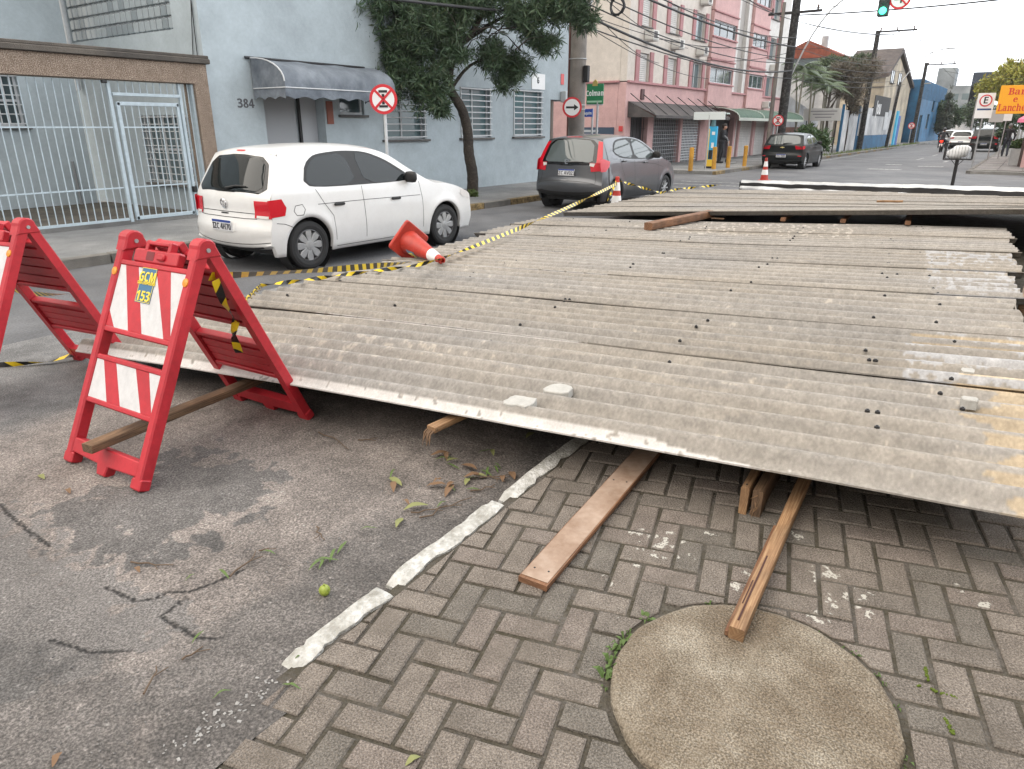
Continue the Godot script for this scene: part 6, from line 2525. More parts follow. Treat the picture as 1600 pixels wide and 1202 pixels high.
func simple_house(called: String, label: String, o: Vector3, size: Vector3, wall_m: Material, gable := 0.0, roof_m: Material = null, wins := [], win_m: Material = null) -> Node3D:
	# front faces +x; o is the near front corner on the ground; size: depth (x), height, length (along -z)
	var root := thing(called, label, "building", o)
	var fr := Transform3D(Basis(Vector3(0, 0, -1), Vector3.UP, Vector3(1, 0, 0)), Vector3.ZERO)
	part(root, "wall", holed(fr, 0, 0, size.z, size.y, 0.3, wins), wall_m)
	var b := MB.new()
	b.T = fr
	b.box(V3(size.z / 2, size.y / 2, -size.x / 2 - 0.16), V3(size.z - 0.01, size.y - 0.01, size.x - 0.32))
	part(root, "body", b, wall_m)
	for w in wins:
		window(root, fr, w, 2, 1, M.dark_metal if win_m else M.frame_white, win_m if win_m else M.pane, 0.12)
	if gable > 0.0:
		b = MB.new()
		b.T = Transform3D(Basis(Vector3(1, 0, 0), Vector3.UP, Vector3(0, 0, 1)), V3(-size.x, size.y, -size.z))
		b.prism(PackedVector2Array([Vector2(-0.3, 0.0), Vector2(size.x + 0.3, 0.0), Vector2(size.x / 2, gable)]), -0.3, size.z + 0.3)
		part(root, "roof", b, roof_m if roof_m else wall_m)
	return root

func far_street() -> void:
	var white := over(tri(mat(0.66, 0.66, 0.66, 0.9), 0.5, M.plain), 0.09, M.large)
	var brick := over(tri(mat(0.34, 0.16, 0.11, 0.9), 0.7, M.fine), 0.1, M.large)
	var blue := over(tri(mat(0.03, 0.17, 0.34, 0.7), 0.5, M.plain), 0.12, M.large)
	var cream := over(tri(mat(0.66, 0.56, 0.42, 0.9), 0.5, M.plain), 0.08, M.large)
	var tile := over(tri(mat(0.42, 0.11, 0.06, 0.9), 0.7, M.fine), 0.2, M.large)
	var far_grey := over(tri(mat(0.36, 0.39, 0.40, 0.9), 0.3, M.plain), 0.03, M.large)
	# low plot next to the pink building
	var root := thing("white_boundary_wall", "white boundary wall with sloping top and brick base behind the palms", "wall", V3(-14.0, 0, -50))
	var b := MB.new()
	b.T = Transform3D(Basis(Vector3(0, 0, -1), Vector3.UP, Vector3(1, 0, 0)), Vector3.ZERO)
	b.box(V3(5.5, 0.85, 0), V3(11.0, 1.7, 0.25))
	part(root, "brick_base", b, brick)
	b = MB.new()
	b.T = Transform3D(Basis(Vector3(0, 0, -1), Vector3.UP, Vector3(1, 0, 0)), Vector3.ZERO)
	b.prism(PackedVector2Array([Vector2(0, 1.7), Vector2(11, 1.7), Vector2(11, 2.5), Vector2(0, 3.9)]), -0.1, 0.1)
	part(root, "white_wall", b, white)
	simple_house("white_shed", "white low building behind the boundary wall and palms", V3(-17, 0, -53), V3(9, 3.4, 12), white)
	# red roofed house
	var hs := simple_house("red_roofed_house", "house with red tiled roof and dark glazed upper floor beyond the palms", V3(-17.6, 0, -84), V3(7, 8.5, 12), white, 1.7, tile, [[0.6, 6.5, 5.5, 7.8], [6.2, 6.5, 11.2, 7.8]], M.pane)
	b = MB.new()
	b.box(V3(-2.4, 9.6, -2.0), V3(0.6, 2.2, 0.6))
	part(hs, "chimney", b, white)
	b = MB.new()
	b.box(V3(-3.5, 7.9, 0.05), V3(6.6, 0.95, 0.06))
	part(hs, "glazed_side", b, M.pane)
	# white and blue yard fronts along the pavement
	var q := thing("white_metal_gate", "tall white metal panel gate with blue posts beside the grey sign", "gate", V3(-10.9, 0, -54.6))
	var fr := Transform3D(Basis(Vector3(0, 0, -1), Vector3.UP, Vector3(1, 0, 0)), Vector3.ZERO)
	for i in 5:
		b = MB.new()
		b.T = fr
		b.box(V3(0.55 + i * 1.02, 1.45, 0), V3(1.0, 2.7, 0.08), 0.01)
		part(q, "panel", b, white)
	for u: float in [-0.1, 5.4]:
		b = MB.new()
		b.T = fr
		b.box(V3(u, 1.6, 0), V3(0.16, 3.1, 0.16), 0.01)
		part(q, "post", b, blue)
	var sb := thing("grey_signboard", "grey signboard on posts over the brick wall beside the palms", "sign", V3(-11.4, 0, -50.8))
	b = MB.new()
	b.box(V3(0, 2.45, 0), V3(2.3, 0.75, 0.08), 0.01)
	part(sb, "board", b, mat(0.46, 0.47, 0.47, 0.6))
	for k in 3:
		b = MB.new()
		b.box(V3(0.1, 2.65 - k * 0.18, 0.045), V3(1.6 - 0.3 * k, 0.06, 0.006))
		part(sb, "print_line", b, mat(0.2, 0.2, 0.22, 0.6))
	for x: float in [-0.9, 0.9]:
		b = MB.new()
		b.tube([V3(x, 0.1, -0.06), V3(x, 2.4, -0.06)], 0.04, 6)
		part(sb, "post", b, M.dark_metal)
	var w2 := thing("blue_white_wall", "white wall with blue base and faded posters along the far pavement", "wall", V3(-10.8, 0, -60.4))
	b = MB.new()
	b.T = fr
	b.box(V3(7.2, 0.6, 0), V3(14.4, 1.0, 0.25))
	part(w2, "blue_base", b, blue)
	b = MB.new()
	b.T = fr
	b.box(V3(7.2, 2.1, -0.01), V3(14.4, 1.98, 0.2))
	part(w2, "upper_wall", b, white)
	for u in [[1.6, 1.9, 2.2, 1.5, 0.5], [10.4, 2.2, 1.6, 1.4, 0.45]]:
		b = MB.new()
		b.T = fr
		b.box(V3(u[0], u[1], 0.12), V3(u[2], u[3], 0.02))
		part(w2, "poster", b, mat(u[4], u[4] * 1.02, u[4] * 1.05, 0.7))
	var bn := thing("black_banner", "black banner with white letters hung above the white wall", "banner", V3(-10.7, 0, -64.5))
	b = MB.new()
	b.T = fr
	b.box(V3(3.6, 3.3, 0), V3(7.4, 1.5, 0.05))
	part(bn, "cloth", b, mat(0.015, 0.015, 0.018, 0.7))
	lettering(bn, "Jou", 1.0, fr * V3(2.0, 3.15, 0.03), fr.basis, M.white)
	for u: float in [0.1, 7.1]:
		b = MB.new()
		b.T = fr
		b.box(V3(u, 1.6, -0.08), V3(0.12, 3.2, 0.1))
		part(bn, "pole", b, M.dark_metal)
	for u in [[76.4, 0.9, 3.0, 0.03, 0.3, 0.5], [77.6, 1.0, 2.6, 0.02, 0.08, 0.3]]:
		var bb := MB.new()
		bb.box(V3(0, u[2] / 2, 0), V3(0.15, u[2], u[1]), 0.02)
		var o := single("street_board", bb, mat(u[3], u[4], u[5], 0.6), ["light blue upright street board before the blue building", "dark blue upright street board before the blue building"][int(u[0]) % 2], "board")
		o.position = V3(-10.6, 0.1, -u[0])
	# gabled cream house and the blue one
	var gh := simple_house("gabled_cream_house", "cream gabled house with dark attic windows in mid distance", V3(-12.0, 0, -76), V3(3.6, 5.2, 16), cream)
	b = MB.new()
	b.T = fr
	b.prism(PackedVector2Array([Vector2(-0.2, 5.2), Vector2(16.2, 5.2), Vector2(16.2, 5.6), Vector2(5.2, 8.2), Vector2(-0.2, 6.0)]), -3.5, 0.0)
	part(gh, "gable", b, cream)
	b = MB.new()
	b.T = fr
	b.prism(PackedVector2Array([Vector2(-0.6, 5.95), Vector2(5.2, 8.35), Vector2(16.6, 5.65), Vector2(16.6, 5.9), Vector2(5.2, 8.75), Vector2(-0.6, 6.25)]), -3.8, 0.3)
	part(gh, "roof", b, over(tri(mat(0.16, 0.13, 0.12, 0.9), 0.7, M.fine), 0.2, M.large))
	for u: float in [2.2, 6.6]:
		var r := [u, 5.6, u + 1.9, 6.7]
		window(gh, Transform3D(fr.basis, V3(0.14, 0, 0)), r, 2, 1, M.dark_metal, M.pane, 0.1)
	var bh := simple_house("blue_corrugated_building", "tall bright blue metal clad building along the far pavement", V3(-10.9, 0, -92.5), V3(10, 6.6, 26), blue, 0.0, null, [[2.0, 0.2, 4.6, 3.0], [12.0, 3.6, 14.0, 4.8], [9.0, 1.6, 11.0, 3.2]], M.pane_grey)
	for i in 26:
		b = MB.new()
		b.T = fr
		b.box(V3(0.5 + i, 5.6, 0.02), V3(0.06, 1.9, 0.04))
		part(bh, "cladding_rib", b, blue)
	for i in 9:
		b = MB.new()
		b.T = Transform3D(Basis.IDENTITY, V3(-9.5, 0, 0.0))
		b.box(V3(0.5 + i * 1.0, 3.2, 0.03), V3(0.08, 6.4, 0.05))
		part(bh, "cladding_rib", b, blue)
	# long grey block closing the street
	var gb := thing("grey_office_block", "long grey concrete block with a dark glass end closing the street", "building", V3(0, 0, -172))
	b = MB.new()
	b.box(V3(-17.5, 4.6, -8), V3(13.0, 9.6, 16))
	part(gb, "wall", b, far_grey)
	b = MB.new()
	b.box(V3(-17.1, 11.1, -9), V3(3.2, 4.0, 6))
	part(gb, "roof_tower", b, far_grey)
	b = MB.new()
	b.box(V3(-10.2, 8.6, -4), V3(3.6, 6.2, 8), 0.02)
	part(gb, "dark_glass_end", b, mat(0.02, 0.03, 0.05, 0.2))
	for i in 7:
		for j in 3:
			b = MB.new()
			b.box(V3(-22.8 + i * 1.7, 3.0 + j * 2.2, 0.02), V3(1.1, 1.1, 0.06))
			part(gb, "window", b, M.pane_grey)
	var wb := simple_house("white_far_house", "small white house between the trees at the street's end", V3(-9, 0, -150), V3(9, 3.6, 8), white)
	simple_house("far_brick_house", "brown brick house just beyond the blue building", V3(-11.5, 0, -120), V3(9, 4.6, 14), brick, 1.2, tile)
	simple_house("near_right_house", "pale low house beside the near pavement, the one the roof came off", V3(12.5, 0.0, 6.0), V3(7.5, 4.2, 23), cream)
	# right hand side: pink bar building, sign, planter
	var pb := thing("pink_bar_building", "pink rendered bar building at the right edge of the view", "building", V3(-0.25, 0, -36.6))
	b = MB.new()
	b.box(V3(4.2, 1.9, -7), V3(8.4, 3.8, 14), 0.02)
	part(pb, "wall", b, M.pink)
	b = MB.new()
	b.box(V3(-0.05, 1.1, -1.2), V3(0.12, 2.2, 0.9), 0.01)
	part(pb, "door", b, mat(0.07, 0.05, 0.045, 0.6))
	simple_house("far_right_house", "pale house farther along the right pavement", V3(9.4, 0, -54), V3(8, 4.5, 20), white)
	var sg := thing("bar_sign", "orange yellow hanging sign reading Bar e Lanches", "sign", V3(-0.95, 0, -36.9))
	b = MB.new()
	b.box(V3(0, 2.73, 0), V3(1.12, 1.08, 0.1), 0.012)
	part(sg, "board", b, mat(0.80, 0.36, 0.012, 0.5))
	var sr := mat(0.55, 0.03, 0.02, 0.5)
	lettering(sg, "Bar", 0.24, V3(0.02, 3.03, 0.054), Basis.IDENTITY, sr, 1.0, "Droid Serif")
	lettering(sg, "e", 0.22, V3(0.02, 2.74, 0.054), Basis.IDENTITY, sr, 1.0, "Droid Serif")
	lettering(sg, "Lanches", 0.25, V3(0.02, 2.42, 0.054), Basis.IDENTITY, sr, 0.74, "Droid Serif")
	b = MB.new()
	b.tube([V3(0.2, 3.2, -0.06), V3(0.75, 3.25, -0.06)], 0.03, 6)
	b.tube([V3(0.2, 2.3, -0.06), V3(0.75, 2.3, -0.06)], 0.03, 6)
	part(sg, "bracket", b, M.dark_metal)
	var um := thing("pink_parasol", "pink parasol edge below the orange sign", "parasol", V3(0.05, 0, -35.2))
	b = MB.new()
	b.lathe([Vector2(0.72, 1.85), Vector2(0.70, 1.98), Vector2(0.4, 2.18), Vector2(0.02, 2.32)], 8)
	part(um, "canopy", b, mat(0.75, 0.2, 0.33, 0.7))
	b = MB.new()
	b.tube([V3(0, 0.0, 0), V3(0, 2.3, 0)], 0.025, 6)
	part(um, "pole", b, M.white)
	var pl := thing("white_planter", "white box planter with a small plant by the pink wall", "planter", V3(-0.5, 0.12, -38.6))
	b = MB.new()
	b.box(V3(0, 0.35, 0), V3(0.45, 0.7, 0.45), 0.02)
	part(pl, "box", b, white)
	leaf_crown(pl, "plant", [[0, 0.85, 0, 0.22]], 120, 0.12, 0.03, mat(0.06, 0.1, 0.03, 0.7), 5)

# ------------------------------------------------------------------ poles, wires, signs, street things
func disc_sign(root: Node3D, fr: Transform3D, r: float, kind: String) -> void:
	var b := MB.new()
	b.T = fr
	b.prism(circle(r, 36), -0.012, 0.0, 0.0)
	var o := part(root, "sign_disc", b, M.sign_red)
	b = MB.new()
	b.T = fr
	b.prism(circle(r * 0.8, 36), 0.0, 0.003, 0.0, false)
	part(o, "sign_face", b, M.white)
	if kind == "no_stopping":
		b = MB.new()
		b.T = fr
		for s: float in [-1.0, 1.0]:
			b.bar(V3(-0.58 * r, -0.58 * r * s, 0.006), V3(0.58 * r, 0.58 * r * s, 0.006), 0.006, 0.16 * r)
		part(o, "cross", b, M.sign_red)
		b = MB.new()
		b.T = fr
		b.box(V3(0, 0.52 * r, 0.008), V3(0.62 * r, 0.16 * r, 0.004))
		b.box(V3(0, -0.47 * r, 0.008), V3(0.62 * r, 0.16 * r, 0.004))
		b.box(V3(0, 0.0, 0.004), V3(0.2 * r, 0.7 * r, 0.003))
		part(o, "letter_e", b, M.black)
	elif kind == "arrow":
		b = MB.new()
		b.T = fr
		b.prism(poly_scaled(PackedVector2Array([Vector2(-0.62, -0.1), Vector2(0.2, -0.1), Vector2(0.2, -0.3), Vector2(0.66, 0.0), Vector2(0.2, 0.3), Vector2(0.2, 0.1), Vector2(-0.62, 0.1)]), r), 0.003, 0.006, 0.0, false)
		part(o, "arrow", b, M.black)
	elif kind == "turn":
		b = MB.new()
		b.T = fr
		b.box(V3(0.1 * r, 0, 0.006), V3(0.14 * r, 0.9 * r, 0.004))
		b.box(V3(-0.2 * r, -0.1 * r, 0.006), V3(0.6 * r, 0.14 * r, 0.004))
		part(o, "arrow", b, M.black)
		b = MB.new()
		b.T = fr
		b.bar(V3(-0.58 * r, 0.58 * r, 0.01), V3(0.58 * r, -0.58 * r, 0.01), 0.006, 0.14 * r)
		part(o, "bar", b, M.sign_red)

func poly_scaled(p: PackedVector2Array, k: float) -> PackedVector2Array:
	var q := PackedVector2Array()
	for v in p:
		q.append(v * k)
	return q

func pole(called: String, label: String, at: Vector3, h: float, r0: float, r1: float, m: Material, lean := Vector2.ZERO, arms := [], lamp := []) -> Node3D:
	var root := thing(called, label, "utility pole", at)
	var b := MB.new()
	var pts := []
	var rad := []
	for i in 9:
		var t := i / 8.0
		pts.append(V3(lean.x * t * h, t * h, lean.y * t * h))
		rad.append(lerpf(r0, r1, t))
	b.tube(pts, rad, 12)
	part(root, "shaft", b, m)
	for a in arms:      # height, x from, x to
		var c := V3(lean.x * a[0], a[0], lean.y * a[0])
		b = MB.new()
		b.bar(c + V3(a[1], 0, 0.12), c + V3(a[2], 0, 0.12), 0.09, 0.11, 0.01)
		var ar := part(root, "crossarm", b, M.dark_metal)
		for k in 3:
			b = MB.new()
			b.T = Transform3D(Basis.IDENTITY, c + V3(lerpf(a[1], a[2], 0.08 + 0.42 * k), 0.055, 0.12))
			b.lathe([Vector2(0.03, 0.0), Vector2(0.06, 0.05), Vector2(0.035, 0.09), Vector2(0.06, 0.14), Vector2(0.03, 0.2), Vector2(0.001, 0.22)], 8)
			part(ar, "insulator", b, mat(0.1, 0.06, 0.05, 0.4))
		b = MB.new()
		b.bar(c + V3(lerpf(a[1], a[2], 0.6), -0.03, 0.12), c + V3(0.0, -0.7, 0.08), 0.04, 0.02)
		part(ar, "brace", b, M.dark_metal)
	if lamp:           # from height, reach vector
		b = MB.new()
		var lp := []
		for i in 9:
			var t := i / 8.0
			var v: Vector3 = lamp[1]
			lp.append(V3(v.x * (t + 0.25 * t * t * t) * 0.8, lamp[0] + v.y * (1.0 - pow(1.0 - t, 1.8)), v.z * t))
		b.tube(lp, 0.04, 8)
		var la := part(root, "lamp_arm", b, M.galv)
		var e: Vector3 = lp[8]
		var d: Vector3 = (lp[8] - lp[7]).normalized()
		b = MB.new()
		b.bar(e, e + V3(d.x, 0, d.z).normalized() * 0.6, 0.2, 0.1, 0.03)
		part(root, "lamp_head", b, M.galv)
	return root

func cable(a: Vector3, b: Vector3, sag: float, r: float) -> void:
	var pts := []
	for i in 17:
		var t := i / 16.0
		pts.append(a.lerp(b, t) - V3(0, sag * 4 * t * (1 - t), 0) - a)
	var m := MB.new()
	m.tube(pts, r, 5, false)
	var o := single("overhead_cable", m, M.cable, "black overhead cable strung between the street poles", "cable", "overhead cables")
	o.position = a

func poles_and_signs() -> void:
	M.sign_red = mat(0.56, 0.02, 0.03, 0.45)
	M.cable = mat(0.02, 0.02, 0.022, 0.7)
	var conc := over(tri(mat(0.40, 0.36, 0.32, 0.9), 0.8, M.fine, M.bumpy, 0.4), 0.2, M.large)
	var dirty := over(tri(mat(0.10, 0.095, 0.09, 0.9), 1.0, mottle(131, 256, 1.6, 1.4, 0.2, Color(0.3, 0.3, 0.3), Color(1, 1, 1), 0.02, 0.07)), 0.4, M.large)
	var post := over(tri(mat(0.4, 0.39, 0.38, 0.8), 1.0, M.plain), 0.4, M.large)
	var p1 := pole("concrete_pole", "thick concrete utility pole beside the tree at the street corner", V3(-10.02, 0.1, -17.25), 9.0, 0.235, 0.17, conc, Vector2(0.004, 0.0), [[6.6, -0.2, 1.9]], [4.0, V3(0.9, 1.6, -1.6)])
	var b := MB.new()
	b.box(V3(-0.16, 2.4, 0.14), V3(0.05, 4.8, 0.05), 0.01)
	part(p1, "conduit", b, mat(0.12, 0.05, 0.04, 0.7))
	for y: float in [2.0, 2.1, 3.2]:
		b = MB.new()
		b.T = Transform3D(Basis.IDENTITY, V3(0.01, y, 0))
		b.lathe([Vector2(0.232, 0.0), Vector2(0.236, 0.01), Vector2(0.232, 0.02)], 16)
		part(p1, "steel_band", b, M.galv)
	b = MB.new()
	b.box(V3(0.3, 2.85, 0.05), V3(0.14, 0.4, 0.14), 0.02)
	part(p1, "junction_box", b, M.black)
	pole("dark_pole", "dark poster covered utility pole in front of the pink building's far end", V3(-10.2, 0.1, -37.4), 9.0, 0.24, 0.17, dirty, Vector2(0.004, 0.003), [[6.55, -1.2, 1.2]], [3.4, V3(2.6, 3.9, -1.0)])
	pole("light_pole", "slim pale pole right next to the dark poster covered pole", V3(-10.68, 0.1, -37.2), 7.0, 0.11, 0.08, conc)
	pole("crossarm_pole", "dark utility pole with a crossarm before the tangled grey tree", V3(-10.2, 0.1, -58.2), 7.8, 0.2, 0.15, dirty, Vector2(0.004, 0.004), [[7.7, 0.0, 2.4]])
	pole("farther_crossarm_pole", "farther utility pole with a crossarm before the blue building", V3(-10.2, 0.1, -86.0), 7.6, 0.2, 0.15, dirty, Vector2(0.004, 0.004), [[7.4, 0.0, 2.6]], [5.4, V3(0.2, 0.3, 0.1)])
	pole("leaning_pole", "brown pole leaning in front of the white wall", V3(-9.9, 0.1, -68.0), 5.0, 0.13, 0.1, dirty, Vector2(0.05, 0.0))
	pole("street_lamp_pole", "slender street lamp pole arching over the far pavement", V3(-10.1, 0.1, -70.0), 4.8, 0.09, 0.07, post, Vector2.ZERO, [], [4.6, V3(3.0, 2.9, -0.5)])
	for q in [[-7.8, -128.0], [-1.6, -104.0], [-1.7, -139.0]]:
		pole("distant_pole", "thin distant utility pole, %s" % ["left of the street's end", "on the right before the yellow tree", "farthest on the right"][[-128.0, -104.0, -139.0].find(q[1])], V3(q[0], 0.1, q[1]), 7.2, 0.15, 0.12, post, Vector2.ZERO, [[7.0, -0.8, 0.8]])
	# no stopping sign by the tree
	var s := thing("no_stopping_sign", "round red no stopping sign on a white post behind the white car", "sign", V3(-10.05, 0.1, -10.2))
	b = MB.new()
	b.tube([V3(0, 0, 0), V3(0, 2.25, 0)], 0.03, 10)
	part(s, "post", b, M.frame_white)
	disc_sign(s, Transform3D(Basis(Vector3.UP, 0.55), V3(0.02, 2.05, 0.04)), 0.26, "no_stopping")
	s = thing("no_stopping_sign", "small round no stopping sign on the dark pole behind the dark car", "sign", V3(-10.15, 0.1, -36.6))
	b = MB.new()
	b.tube([V3(0, 0, 0), V3(0, 2.1, 0)], 0.03, 8)
	part(s, "post", b, M.galv)
	disc_sign(s, Transform3D(Basis(Vector3.UP, 0.1), V3(0.0, 1.88, 0.04)), 0.25, "no_stopping")
	s = thing("no_stopping_sign", "tiny far no stopping sign before the blue building", "sign", V3(-10.0, 0.1, -82))
	b = MB.new()
	b.tube([V3(0, 0, 0), V3(0, 1.9, 0)], 0.03, 6)
	part(s, "post", b, M.galv)
	disc_sign(s, Transform3D(Basis.IDENTITY, V3(0.0, 1.75, 0.04)), 0.3, "no_stopping")
	s = thing("one_way_sign", "round arrow sign fixed to the thick concrete pole", "sign", V3(-9.97, 0.1, -17.0))
	b = MB.new()
	b.bar(V3(0, 2.05, -0.08), V3(0.02, 2.05, 0.06), 0.05, 0.05)
	part(s, "bracket", b, M.galv)
	disc_sign(s, Transform3D(Basis(Vector3.UP, 0.45), V3(0.03, 2.05, 0.1)), 0.25, "arrow")
	# shop sign on a post at the cross street, with a street name plate
	s = thing("green_shop_sign", "green sign reading Colman on a post behind the concrete pole", "sign", V3(-10.98, 0.1, -20.0))
	b = MB.new()
	b.tube([V3(0.1, 0, 0), V3(0.1, 2.3, 0)], 0.035, 8)
	part(s, "post", b, M.galv)
	b = MB.new()
	b.box(V3(0, 2.50, 0), V3(0.56, 0.56, 0.05), 0.008)
	part(s, "board", b, mat(0.012, 0.16, 0.06, 0.5))
	b = MB.new()
	b.prism(PackedVector2Array([Vector2(-0.09, 2.72), Vector2(0.09, 2.72), Vector2(0.07, 2.84), Vector2(0, 2.9), Vector2(-0.07, 2.84)]), -0.02, 0.028)
	part(s, "crest", b, mat(0.35, 0.27, 0.08, 0.6))
	lettering(s, "Colman", 0.15, V3(0, 2.52, 0.028), Basis.IDENTITY, M.white, 0.78)
	b = MB.new()
	b.box(V3(0, 2.29, 0.027), V3(0.5, 0.05, 0.004))
	part(s, "fine_print", b, mat(0.3, 0.5, 0.35, 0.6))
	b = MB.new()
	b.box(V3(0, 2.2, 0), V3(0.54, 0.03, 0.04))
	part(s, "lower_edge", b, M.galv)
	s = thing("street_name_sign", "blue street name plate below the green sign", "sign", V3(-11.15, 0.1, -19.7))
	b = MB.new()
	b.tube([V3(0.25, 0, -0.04), V3(0.25, 2.1, -0.04)], 0.03, 8)
	part(s, "post", b, M.galv)
	b = MB.new()
	b.box(V3(0, 1.97, 0), V3(0.55, 0.22, 0.02), 0.004)
	part(s, "plate", b, mat(0.02, 0.06, 0.3, 0.5))
	lettering(s, "São Joaquim", 0.08, V3(0, 1.96, 0.012), Basis.IDENTITY, M.white, 0.75)
	s = thing("street_name_sign", "pale blank street name plates on a thin post by the yellow bollards", "sign", V3(-10.2, 0.1, -27.6))
	b = MB.new()
	b.tube([V3(0, 0, 0), V3(0, 2.0, 0)], 0.03, 8)
	part(s, "post", b, M.galv)
	b = MB.new()
	b.box(V3(-0.32, 1.98, 0), V3(0.62, 0.28, 0.03), 0.004)
	part(s, "plate", b, mat(0.6, 0.64, 0.64, 0.5))
	b = MB.new()
	b.box(V3(0.3, 1.98, 0.02), V3(0.6, 0.28, 0.03), 0.004)
	part(s, "plate", b, mat(0.62, 0.66, 0.66, 0.5))
	# parking sign on the right
	s = thing("parking_sign", "white parking sign with a circled E on the right pavement", "sign", V3(-1.95, 0.1, -37.2))
	b = MB.new()
	b.tube([V3(0, 0, 0), V3(0, 2.9, 0)], 0.03, 8)
	part(s, "post", b, M.galv)
	b = MB.new()
	b.box(V3(0.0, 2.42, 0.04), V3(0.62, 0.98, 0.02), 0.004)
	part(s, "plate", b, M.white)
	disc_sign(s, Transform3D(Basis.IDENTITY, V3(0, 2.62, 0.064)), 0.23, "plain")
	lettering(s, "E", 0.26, V3(0, 2.63, 0.069), Basis.IDENTITY, M.black)
	b = MB.new()
	b.box(V3(0, 2.28, 0.052), V3(0.5, 0.07, 0.004))
	part(s, "print_band", b, mat(0.03, 0.07, 0.18, 0.5))
	for q in [[-1.72, -44.0, 0.6], [-1.35, -46.0, 0.45]]:
		s = thing("small_sign", "small %s sign above the walking person" % ("grey" if q[2] > 0.5 else "white"), "sign", V3(q[0], 0.1, q[1]))
		b = MB.new()
		b.tube([V3(0, 0, 0), V3(0, 2.2, 0)], 0.03, 6)
		part(s, "post", b, M.galv)
		b = MB.new()
		b.box(V3(0, 2.1, 0.04), V3(q[2], q[2] * 0.95, 0.02))
		part(s, "plate", b, mat(0.4, 0.4, 0.4, 0.6) if q[2] > 0.5 else M.white)
	# traffic light over the crossing
	s = thing("traffic_light", "black traffic light showing green, hung over the crossing", "traffic light", V3(-5.36, 0, -31))
	b = MB.new()
	b.box(V3(0, 5.93, 0), V3(0.36, 1.0, 0.25), 0.03)
	part(s, "housing", b, M.black)
	for k in 3:
		b = MB.new()
		b.T = Transform3D(Basis(Vector3.RIGHT, PI / 2), V3(0, 6.25 - k * 0.32, 0.125))
		b.lathe([Vector2(0.12, 0.0), Vector2(0.115, 0.02), Vector2(0.001, 0.035)], 20)
		var lm := mat(0.03, 0.03, 0.03, 0.3)
		if k == 2:
			lm = mat(0.05, 0.5, 0.35, 0.3)
			lm.emission_enabled = true
			lm.emission = Color(0.25, 1.0, 0.75)
			lm.emission_energy_multiplier = 1.6
		part(s, "green_lamp" if k == 2 else "lamp_lens", b, lm)
	var gl := OmniLight3D.new()
	gl.name = "green_signal_light"
	gl.position = V3(0, 5.61, 0.3)
	gl.light_color = Color(0.3, 1.0, 0.8)
	gl.light_energy = 0.05
	gl.omni_range = 8.0
	gl.omni_attenuation = 2.0
	gl.light_size = 0.1
	gl.shadow_enabled = true
	s.add_child(gl)
	b = MB.new()
	b.tube([V3(-1.0, 6.75, -0.1), V3(6.7, 6.75, -0.1), V3(6.9, 6.5, -0.1), V3(6.9, 0.0, -0.1)], 0.07, 8)
	b.tube([V3(0, 6.3, -0.1), V3(0, 6.75, -0.1)], 0.04, 6)
	part(s, "mast_arm", b, M.galv)
	s = thing("no_turn_sign", "round no turn sign hung next to the traffic light", "sign", V3(-4.86, 0, -30.95))
	b = MB.new()
	b.tube([V3(0, 6.0, -0.06), V3(0, 6.7, -0.06)], 0.03, 6)
	part(s, "hanger", b, M.galv)
	disc_sign(s, Transform3D(Basis.IDENTITY, V3(0, 5.98, 0)), 0.36, "turn")
	cables()

